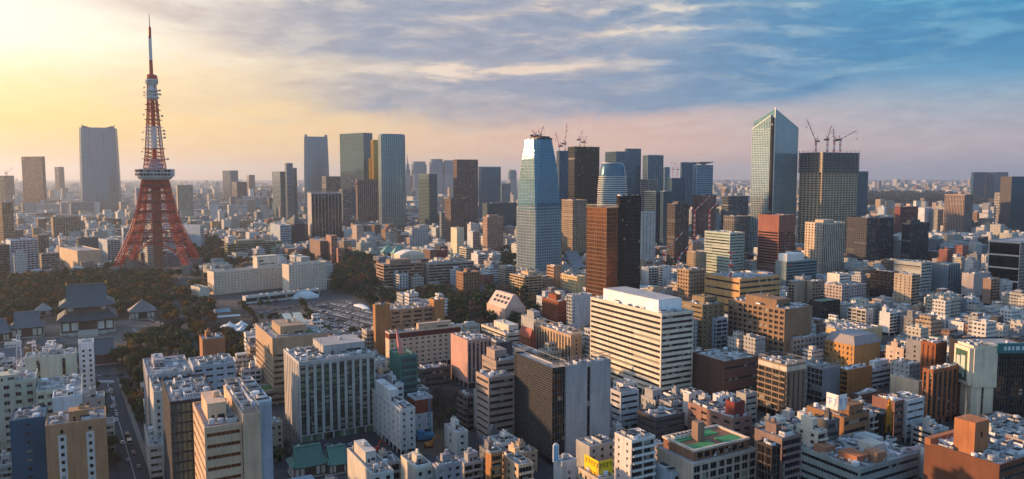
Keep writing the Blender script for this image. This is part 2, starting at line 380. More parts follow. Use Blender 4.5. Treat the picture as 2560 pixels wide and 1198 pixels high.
PANES = {}
def pane_mesh(w, h, gl, mull):
    key = (round(w, 1), round(h, 1), gl, mull)
    if key in PANES: return PANES[key]
    b = MB(); w, h = key[0], key[1]
    b.box(0, w, -.06, 0, 0, h, 0)
    n = max(1, int(round(w / mull))) if mull else 1
    for i in range(n + 1):
        x = min(max(i * w / n, .05), w - .05); b.box(x - .05, x + .05, -.1, -.061, 0, h, 1)
    b.box(.1, w - .1, -.09, -.062, 0, .08, 1)
    me = b.mesh('window', [gl, 'frame_metal']); PANES[key] = me
    return me

HAND = []       # placed buildings, for spacing the small ones round them
def rect_hit(a, b, gap=1.0):
    """oriented rectangle overlap (cx,cy,ax,w,d)"""
    for p, q in ((a, b), (b, a)):
        for t in (p[2], p[2] + pi / 2):
            ux, uy = cos(t), sin(t)
            def ext(r):
                c, s_ = cos(r[2]), sin(r[2])
                return abs(r[3] / 2 * (c * ux + s_ * uy)) + abs(r[4] / 2 * (-s_ * ux + c * uy))
            if abs((a[0] - b[0]) * ux + (a[1] - b[1]) * uy) > ext(a) + ext(b) + gap: return False
    return True
GL = {'d': 'glass_dark', 'm': 'glass_blue', 't': 'glass_teal', 'z': 'glass_bronze', 'k': 'glass_black', 'y': 'glass_gold', 'n': 'glass_green', 'w': 'glass_pale', 's': 'glass_silver'}
class Faces:
    def __init__(s, W, D):
        s.W, s.D = W, D
        s.o = [(-W / 2, -D / 2), (W / 2, -D / 2), (W / 2, D / 2), (-W / 2, D / 2)]
        s.u = [(1, 0), (0, 1), (-1, 0), (0, -1)]; s.len = [W, D, W, D]
    def box(s, b, k, u0, u1, z0, z1, d0, d1, mi=0):
        (ox, oy), (ux, uy) = s.o[k], s.u[k]; nx, ny = uy, -ux
        xs = [ox + ux * u0 + nx * d0, ox + ux * u1 + nx * d1]; ys = [oy + uy * u0 + ny * d0, oy + uy * u1 + ny * d1]
        b.box(xs[0], xs[1], ys[0], ys[1], z0, z1, mi)
INS = 0.55
def facade(b, fc, k, z0, z1, style, wins, bal):
    """frames of one side into mesh b; windows as (side, u, z, w, h) into wins"""
    Lf = fc.len[k]; a0 = 0.0 if k in (0, 2) else INS; u0, u1 = a0, Lf - a0
    t = style[0]; p = [float(q) for q in style[1:].split(',')] if len(style) > 1 else []
    hh = z1 - z0
    if t == 'b':
        fc.box(b, k, u0, u1, z0, z1, -INS, 0)
        if p:   # few small windows in columns
            fl = 3.4; cols = [Lf * q for q in p]; n = int(hh / fl)
            for c in cols:
                for i in range(1, n): wins.append((k, c - .7, z0 + i * fl + .9, 1.4, 1.5, .07))
        return
    if t == 'g' or t == 'p':
        bay, fl, pf, sf = (p + [4, 3.8, .3, .35][len(p):])[:4]
        nb = max(1, round(Lf / bay)); nf = max(1, round(hh / fl)); bw = Lf / nb; fh = hh / nf
        pw = bw * pf / 2
        for i in range(nb + 1):
            c = i * bw; s0, s1 = max(u0, c - pw), min(u1, c + pw)
            if s1 - s0 > .02: fc.box(b, k, s0, s1, z0, z1, -INS, 0)
        for j in range(nf + 1):
            c = z0 + j * fh; s0, s1 = max(z0, c - fh * sf * .5), min(z1 - .01, c + fh * sf * .5)
            if s1 - s0 > .02: fc.box(b, k, u0 + .03, u1 - .03, s0, s1, -INS, -.07)
        for j in range(nf - 1, -1, -1):
            for i in range(nb):
                wins.append((k, i * bw + pw, z0 + j * fh + fh * sf * .5, bw - 2 * pw, fh * (1 - sf), 0))
    elif t == 'r':
        fl, sf = (p + [3.8, .5][len(p):])[:2]; nf = max(1, round(hh / fl)); fh = hh / nf
        e = .7 if a0 == 0 else .5
        fc.box(b, k, u0, u0 + e, z0, z1, -INS, -.03); fc.box(b, k, u1 - e, u1, z0, z1, -INS, -.03)
        for j in range(nf + 1):
            c = z0 + j * fh; s0, s1 = max(z0, c - fh * sf * .5), min(z1 - .01, c + fh * sf * .5)
            if s1 - s0 > .02: fc.box(b, k, u0 + .01, u1 - .01, s0, s1, -INS, 0)
        for j in range(nf - 1, -1, -1): wins.append((k, u0 + e, z0 + j * fh + fh * sf * .5, u1 - u0 - 2 * e, fh * (1 - sf), 0))
    elif t == 'v':
        bay, pf, fl, sf = (p + [3, .4, 3.8, .28][len(p):])[:4]
        nb = max(1, round(Lf / bay)); bw = Lf / nb; pw = bw * pf / 2; nf = max(1, round(hh / fl)); fh = hh / nf
        for i in range(nb + 1):
            c = i * bw; s0, s1 = max(u0, c - pw), min(u1, c + pw)
            if s1 - s0 > .02: fc.box(b, k, s0, s1, z0, z1, -INS, .15 if 0 < i < nb else 0)
        fc.box(b, k, u0 + .02, u1 - .02, z1 - 1.2, z1 - .01, -INS, -.04)
        for j in range(nf):
            c = z0 + j * fh; fc.box(b, k, u0 + .02, u1 - .02, c, c + fh * sf, -INS, -.22, 2)
        for i in range(nb): wins.append((k, i * bw + pw, z0 + .4, bw - 2 * pw, hh - 1.6, -.0))
    elif t == 'c':
        bay, fl = (p + [3, 4][len(p):])[:2]
        nb = max(1, round(Lf / bay)); nf = max(1, round(hh / fl))
        for i in range(nb + 1):
            c = i * Lf / nb; s0, s1 = max(u0, c - .12), min(u1, c + .12); fc.box(b, k, s0, s1, z0, z1, -INS, -.1)
        for j in range(nf + 1):
            c = z0 + j * hh / nf; s0, s1 = max(z0, c - .28), min(z1 - .01, c + .28); fc.box(b, k, u0 + .02, u1 - .02, s0, s1, -INS, -.16)
        for j in range(nf - 1, -1, -1): wins.append((k, u0 + .15, z0 + j * hh / nf + .28, u1 - u0 - .3, hh / nf - .56, 0))
    elif t == 'k':
        bay, fl = (p + [6, 3.2][len(p):])[:2]
        nb = max(1, round(Lf / bay)); nf = max(1, round(hh / fl)); bw = Lf / nb; fh = hh / nf
        for i in range(nb + 1):
            c = i * bw; s0, s1 = max(u0, c - .35), min(u1, c + .35); fc.box(b, k, s0, s1, z0, z1, -INS, .0)
        fc.box(b, k, u0 + .02, u1 - .02, z1 - .5, z1 - .01, -INS, -.03)
        for j in range(nf):
            fc.box(b, k, u0 + .03, u1 - .03, z0 + j * fh, z0 + j * fh + .5, -INS, -.05)
            bal.append((k, z0 + j * fh))
            for i in range(nb): wins.append((k, i * bw + .35 + bw * .08, z0 + j * fh + .5, (bw - .7) * .84, fh - 1.0, 0))

def rooftop(root, W, D, z, col, rcol, opts, near, rnd):
    """roof slab with upstand, then plant on it"""
    b = MB(); ph = 1.1 if near else 1.5; t = .45; o = .06; x, y = W / 2 + o, D / 2 + o
    b.box(-x, x, -y, -y + t, z, z + ph); b.box(-x, x, y - t, y, z, z + ph)
    b.box(-x, -x + t, -y + t, y - t, z, z + ph); b.box(x - t, x, -y + t, y - t, z, z + ph)
    r = b.obj('parapet', 'wall_finish', root, color=shade(col, 1.05))
    s = MB(); s.box(-x + t, x - t, -y + t, y - t, z - .15, z + .22)
    s.obj('roof', 'roof_finish', root, color=rcol)
    zr = z + .22; used = []
    def free(w, d, tries=25, band=None):
        for _ in range(tries):
            px = rnd.uniform(-W / 2 + w / 2 + 1, W / 2 - w / 2 - 1) if W > w + 2.2 else 0; py = rnd.uniform(-D / 2 + d / 2 + 1, D / 2 - d / 2 - 1) if D > d + 2.2 else 0
            if all(abs(px - a) > (w + c) / 2 + .4 or abs(py - b_) > (d + e) / 2 + .4 for a, b_, c, e in used):
                used.append((px, py, w, d)); return px, py
        return None
    if 'P' in opts or 'p' in opts:
        big = 'P' in opts
        w = W * (rnd.uniform(.45, .6) if big else rnd.uniform(.22, .34)); d = D * (rnd.uniform(.45, .62) if big else rnd.uniform(.3, .42)); w, d = max(w, 2.5), max(d, 2.5)
        if w < W - 2 and d < D - 2:
            q = free(w, d); hh = min(rnd.uniform(3.2, 5.0) * (1.3 if big else 1), max(W, D) * .4)
            if q:
                pb = MB(); px, py = q
                pb.box(px - w / 2, px + w / 2, py - d / 2, py + d / 2, zr, zr + hh)
                pb.box(px - w / 2 - .1, px + w / 2 + .1, py - d / 2 - .1, py + d / 2 + .1, zr + hh, zr + hh + .3)
                pe = pb.obj('penthouse', 'wall_finish', root, color=shade(col, rnd.uniform(.9, 1.15)))
                dd = MB(); dd.box(px - w * .3, px - w * .3 + 1.0, py - d / 2 - .06, py - d / 2, zr, zr + 2.1); dd.box(px + w * .05, px + w * .4, py - d / 2 - .06, py - d / 2, zr + 1.1, zr + 2.2)
                dd.obj('door', 'dark_metal', pe)
                if near:
                    for i in range(rnd.randint(1, 3)):
                        sx = min(w * .25, 1.8); a = link('water_tank' if rnd.random() < .5 else 'air_conditioner', None, pe) if False else None
                    k = rnd.choice([TANK, AC]); o_ = link(k.name.split('.')[0], k, root, (px + w * rnd.uniform(-.2, .2), py, zr + hh + .3), shade(col, 1.2)); o_.scale = (min(2.4, w * .5), min(2.4, d * .5), 2.0)
    if 'o' in opts:   # open framed screen round the roof plant
        fb = MB(); n = int((W + D) / 3)
        for i in range(n + 1):
            xx = -x + t + (2 * x - 2 * t) * i / n
            for yy in (-y + t / 2, y - t / 2): fb.bar((xx, yy, z + ph), (xx, yy, z + ph + 2.6), .12)
        for yy in (-y + t / 2, y - t / 2): fb.bar((-x, yy, z + ph + 2.6), (x, yy, z + ph + 2.6), .16)
        for xx in (-x + t / 2, x - t / 2): fb.bar((xx, -y, z + ph + 2.6), (xx, y, z + ph + 2.6), .16)
        fb.obj('roof_screen', 'frame_metal', root)
    if 'G' in opts:
        gb = MB(); gb.box(-W * .32, W * .34, -D * .3, D * .32, zr, zr + .25); gb.obj('lawn', 'leaf', root, color=(0.06, 0.14, 0.04, 1)); used.append((0, 0, W * .7, D * .7))
    if 'H' in opts:
        hb = MB(); rr = min(W, D) * .33; hb.lathe([(rr, zr + .5), (rr, zr + 1.0)], 20); hb.obj('helipad', 'concrete', root)
    na = opts.count('e') * (5 if near else 2) + opts.count('E') * (13 if near else 4)
    for i in range(na):
        kind = rnd.choice([AC, AC, DUCT, TANK]); sz = rnd.uniform(1.6, 3.6) * (1 if near else 1.5); L2 = sz * rnd.uniform(1, 2.6 if kind is not TANK else 1.0)
        if min(W, D) < sz * 1.6: sz *= .5; L2 *= .5
        rot = rnd.random() < .5; q = free(sz if rot else L2, L2 if rot else sz)
        if q:
            o_ = link(kind.name.split('.')[0], kind, root, (q[0], q[1], zr), shade((.6, .6, .6, 1), rnd.uniform(.5, 1.3)), rz=pi / 2 if rot else 0)
            o_.scale = (L2, sz, rnd.uniform(1.3, 2.6))
    if near:
        for i in range(3 if W * D > 250 else 1):
            vert = rnd.random() < .5; L2 = (D if vert else W) * rnd.uniform(.35, .8); o_ = link('pipe', PIPE, root, (rnd.uniform(-.4, .4) * W * (1 if vert else .1), rnd.uniform(-.4, .4) * D * (.1 if vert else 1), zr), shade((.5, .5, .5, 1), rnd.uniform(.4, 1.4)), rz=pi / 2 if vert else 0); o_.scale = (L2, rnd.uniform(.7, 1.8), 1)
    if near and 'l' in opts:   # a neat row of cooling units
        n = int(W * .6 / 2.2)
        for i in range(n):
            o_ = link('air_conditioner', AC, root, (-W * .3 + i * 2.2, D / 2 - 2.6, zr), (.7, .7, .68, 1)); o_.scale = (1.9, 2.2, 2.0)
    if 'a' in opts: antenna(root, W * rnd.uniform(-.3, .3), D * rnd.uniform(-.2, .3), zr, rnd.uniform(6, 11) if near else 14)

STATS = []
def make_building(name, label, cat, pos, rz, W, D, z1, col, sF, sL, gl='d', opts='e', rcol=None, group=None, far=False, z0=0.0, finish_='wall_finish', seed=0, sR=None, band=None, near=None):
    root = thing(name, label, cat, (pos[0], pos[1], z0), rz, group); h = z1 - z0
    fc = Faces(W, D); b = MB(); wins = []; bal = []; rnd = random.Random(seed)
    gm = GL[gl]
    b.box(-W / 2 + INS, W / 2 - INS, -D / 2 + INS, D / 2 - INS, 0, h, 1)
    base = min(4.2, h * .15) if not far else 0
    sty = [sF, sR or sL, sF, sL]
    ctop = 0
    if band:    # blank coloured band under the roof
        ctop = band[0]; bb_ = MB()
        for k in range(4):
            a0 = 0 if k in (0, 2) else INS; fc.box(bb_, k, a0, fc.len[k] - a0, h - ctop, h, -INS, .04)
    for k in range(4):
        w_ = []; b_ = []
        facade(b, fc, k, base, h - ctop, sty[k], w_, b_)
        if base:
            a0 = 0 if k in (0, 2) else INS; L = fc.len[k]; n = max(1, int(L / 6))
            for i in range(n + 1):
                c = i * L / n; s0, s1 = max(a0, c - .5), min(L - a0, c + .5); fc.box(b, k, s0, s1, 0, base, -INS, -.01)
            fc.box(b, k, a0 + .02, L - a0 - .02, base - .6, base - .01, -INS, -.05)
        ang = rz + [-pi / 2, 0, pi / 2, pi][k]; nx, ny = cos(ang), sin(ang)
        vis = (-pos[0] * nx - pos[1] * ny) > max(W, D) * .5 * 0
        fx = pos[0] + nx * (D if k in (0, 2) else W) / 2; fy = pos[1] + ny * (D if k in (0, 2) else W) / 2
        vis = (-fx * nx - fy * ny) > 0
        if vis: wins += [q for q in w_]; bal += b_
        elif b_: bal += b_
    mats = [finish_, gm, 'dark_metal', 'wall_finish']
    wall = b.mesh('wall', mats)
    wo = link('wall', wall, root, color=col)
    if band: bb_.obj('eave_band', 'wall_finish', root, color=band[1] or col)
    if not far and wins:
        wins.sort(key=lambda q: (-q[3] * q[4], -q[2], q[0]))
        nn = 100; rest = MB()
        for i, (k, u, z, w, hh, dd) in enumerate(wins):
            (ox, oy), (ux, uy) = fc.o[k], fc.u[k]; nx, ny = uy, -ux
            d = dd if dd else -INS + .005
            if i < nn:
                me = pane_mesh(w, hh, gm, 1.6 if w > 2.2 else 0)
                o = link('window', me, root, (ox + ux * u + nx * d, oy + uy * u + ny * d, z), rz=[0, pi / 2, pi, -pi / 2][k])
                o.color = col
            else:
                fc.box(rest, k, u, u + w, z, z + hh, d, d + .06)
        ro = rest.obj('window', gm, root)
        if ro: ro['kind'] = 'stuff'
    for (k, z) in bal[:100]:
        (ox, oy), (ux, uy) = fc.o[k], fc.u[k]; nx, ny = uy, -ux; L = fc.len[k]
        bb = MB(); bb.box(.3, L - .3, -1.3, -.001, 0, .18); bb.box(.3, L - .3, -1.3, -1.18, .18, 1.15)
        key = ('bal', round(L, 1))
        if key not in PANES: PANES[key] = bb.mesh('balcony', ['render_finish'])
        link('balcony', PANES[key], root, (ox, oy, z), shade(col, 1.08), rz=[0, pi / 2, pi, -pi / 2][k])
    rooftop(root, W, D, h, col, rcol or (.32, .32, .32, 1), opts, (not far) if near is None else near, rnd)
    return root

NAMES = {}
def B(line):
    """name|label|uc vt vb ul ur|a|colour|styleF|styleL|opts|extras"""
    q = [s.strip() for s in line.split('|')]
    name, label = q[0], q[1]; uc, vt, vb, ul, ur = q[2].split()
    uc, vt, vb = float(uc), float(vt), float(vb); a = R_(float(q[3] or -29)); col = hexc(q[4])
    sF, sL = q[5], q[6]; opts = q[7] if len(q) > 7 else 'e'; ex = dict(e.split('=') for e in (q[8].split() if len(q) > 8 else []))
    z0 = float(ex.get('z', 0))
    y = y_from_base(vb, z0); zt = z_from_top(y, vt); x = x_at(uc, y, zt)
    dR = (cos(a), -sin(a)); dL = (sin(a), cos(a))
    W = float(ur[1:]) if ur[0] == 'm' else run_len(x, y, zt, dR[0], dR[1], float(ur))
    D = float(ul[1:]) if ul[0] == 'm' else run_len(x, y, zt, dL[0], dL[1], float(ul))
    bad = ''
    if not (4 < W < 170): bad += ' W%.0f' % W; W = min(max(abs(W), 8), 60)
    if not (4 < D < 150): bad += ' D%.0f' % D; D = min(max(abs(D), 8), 30)
    if 'dmax' in ex: D = min(D, float(ex['dmax']))
    if bad or zt - z0 < 6: STATS.append('%s h%.0f y%.0f%s' % (label[:40], zt, y, bad))
    cx, cy_ = x + dR[0] * W / 2 + dL[0] * D / 2, y + dR[1] * W / 2 + dL[1] * D / 2
    far = y > 950
    r = make_building(name, label, name.replace('_', ' '), (cx, cy_), -a, W, D, zt, col, sF, sL, ex.get('g', 'd'), opts,
                      hexc(ex['roof']) if 'roof' in ex else None, ex.get('grp'), far, z0, ex.get('f', 'wall_finish'), seed=int(uc * 7 + vt), sR=ex.get('R'), band=(float(ex['band']), hexc(ex['bandc']) if 'bandc' in ex else None) if 'band' in ex else None)
    uL = float(ul) if ul[0] != 'm' else uc; uR = float(ur) if ur[0] != 'm' else uc + 40
    if ex.get('phys') != 'n':
        HAND.append(dict(rect=(cx, cy_, -a, W, D), y=y, u0=min(uL, uc), u1=max(uR, uc), vt=vt, vb=float(ex.get('vis', vb)), label=label, h=zt, nick=ex.get('nick', '').replace('_', ' '), W=W, D=D, pos=(cx, cy_)))
    NAMES[label] = (r, W, D, zt, x, y)
    return r
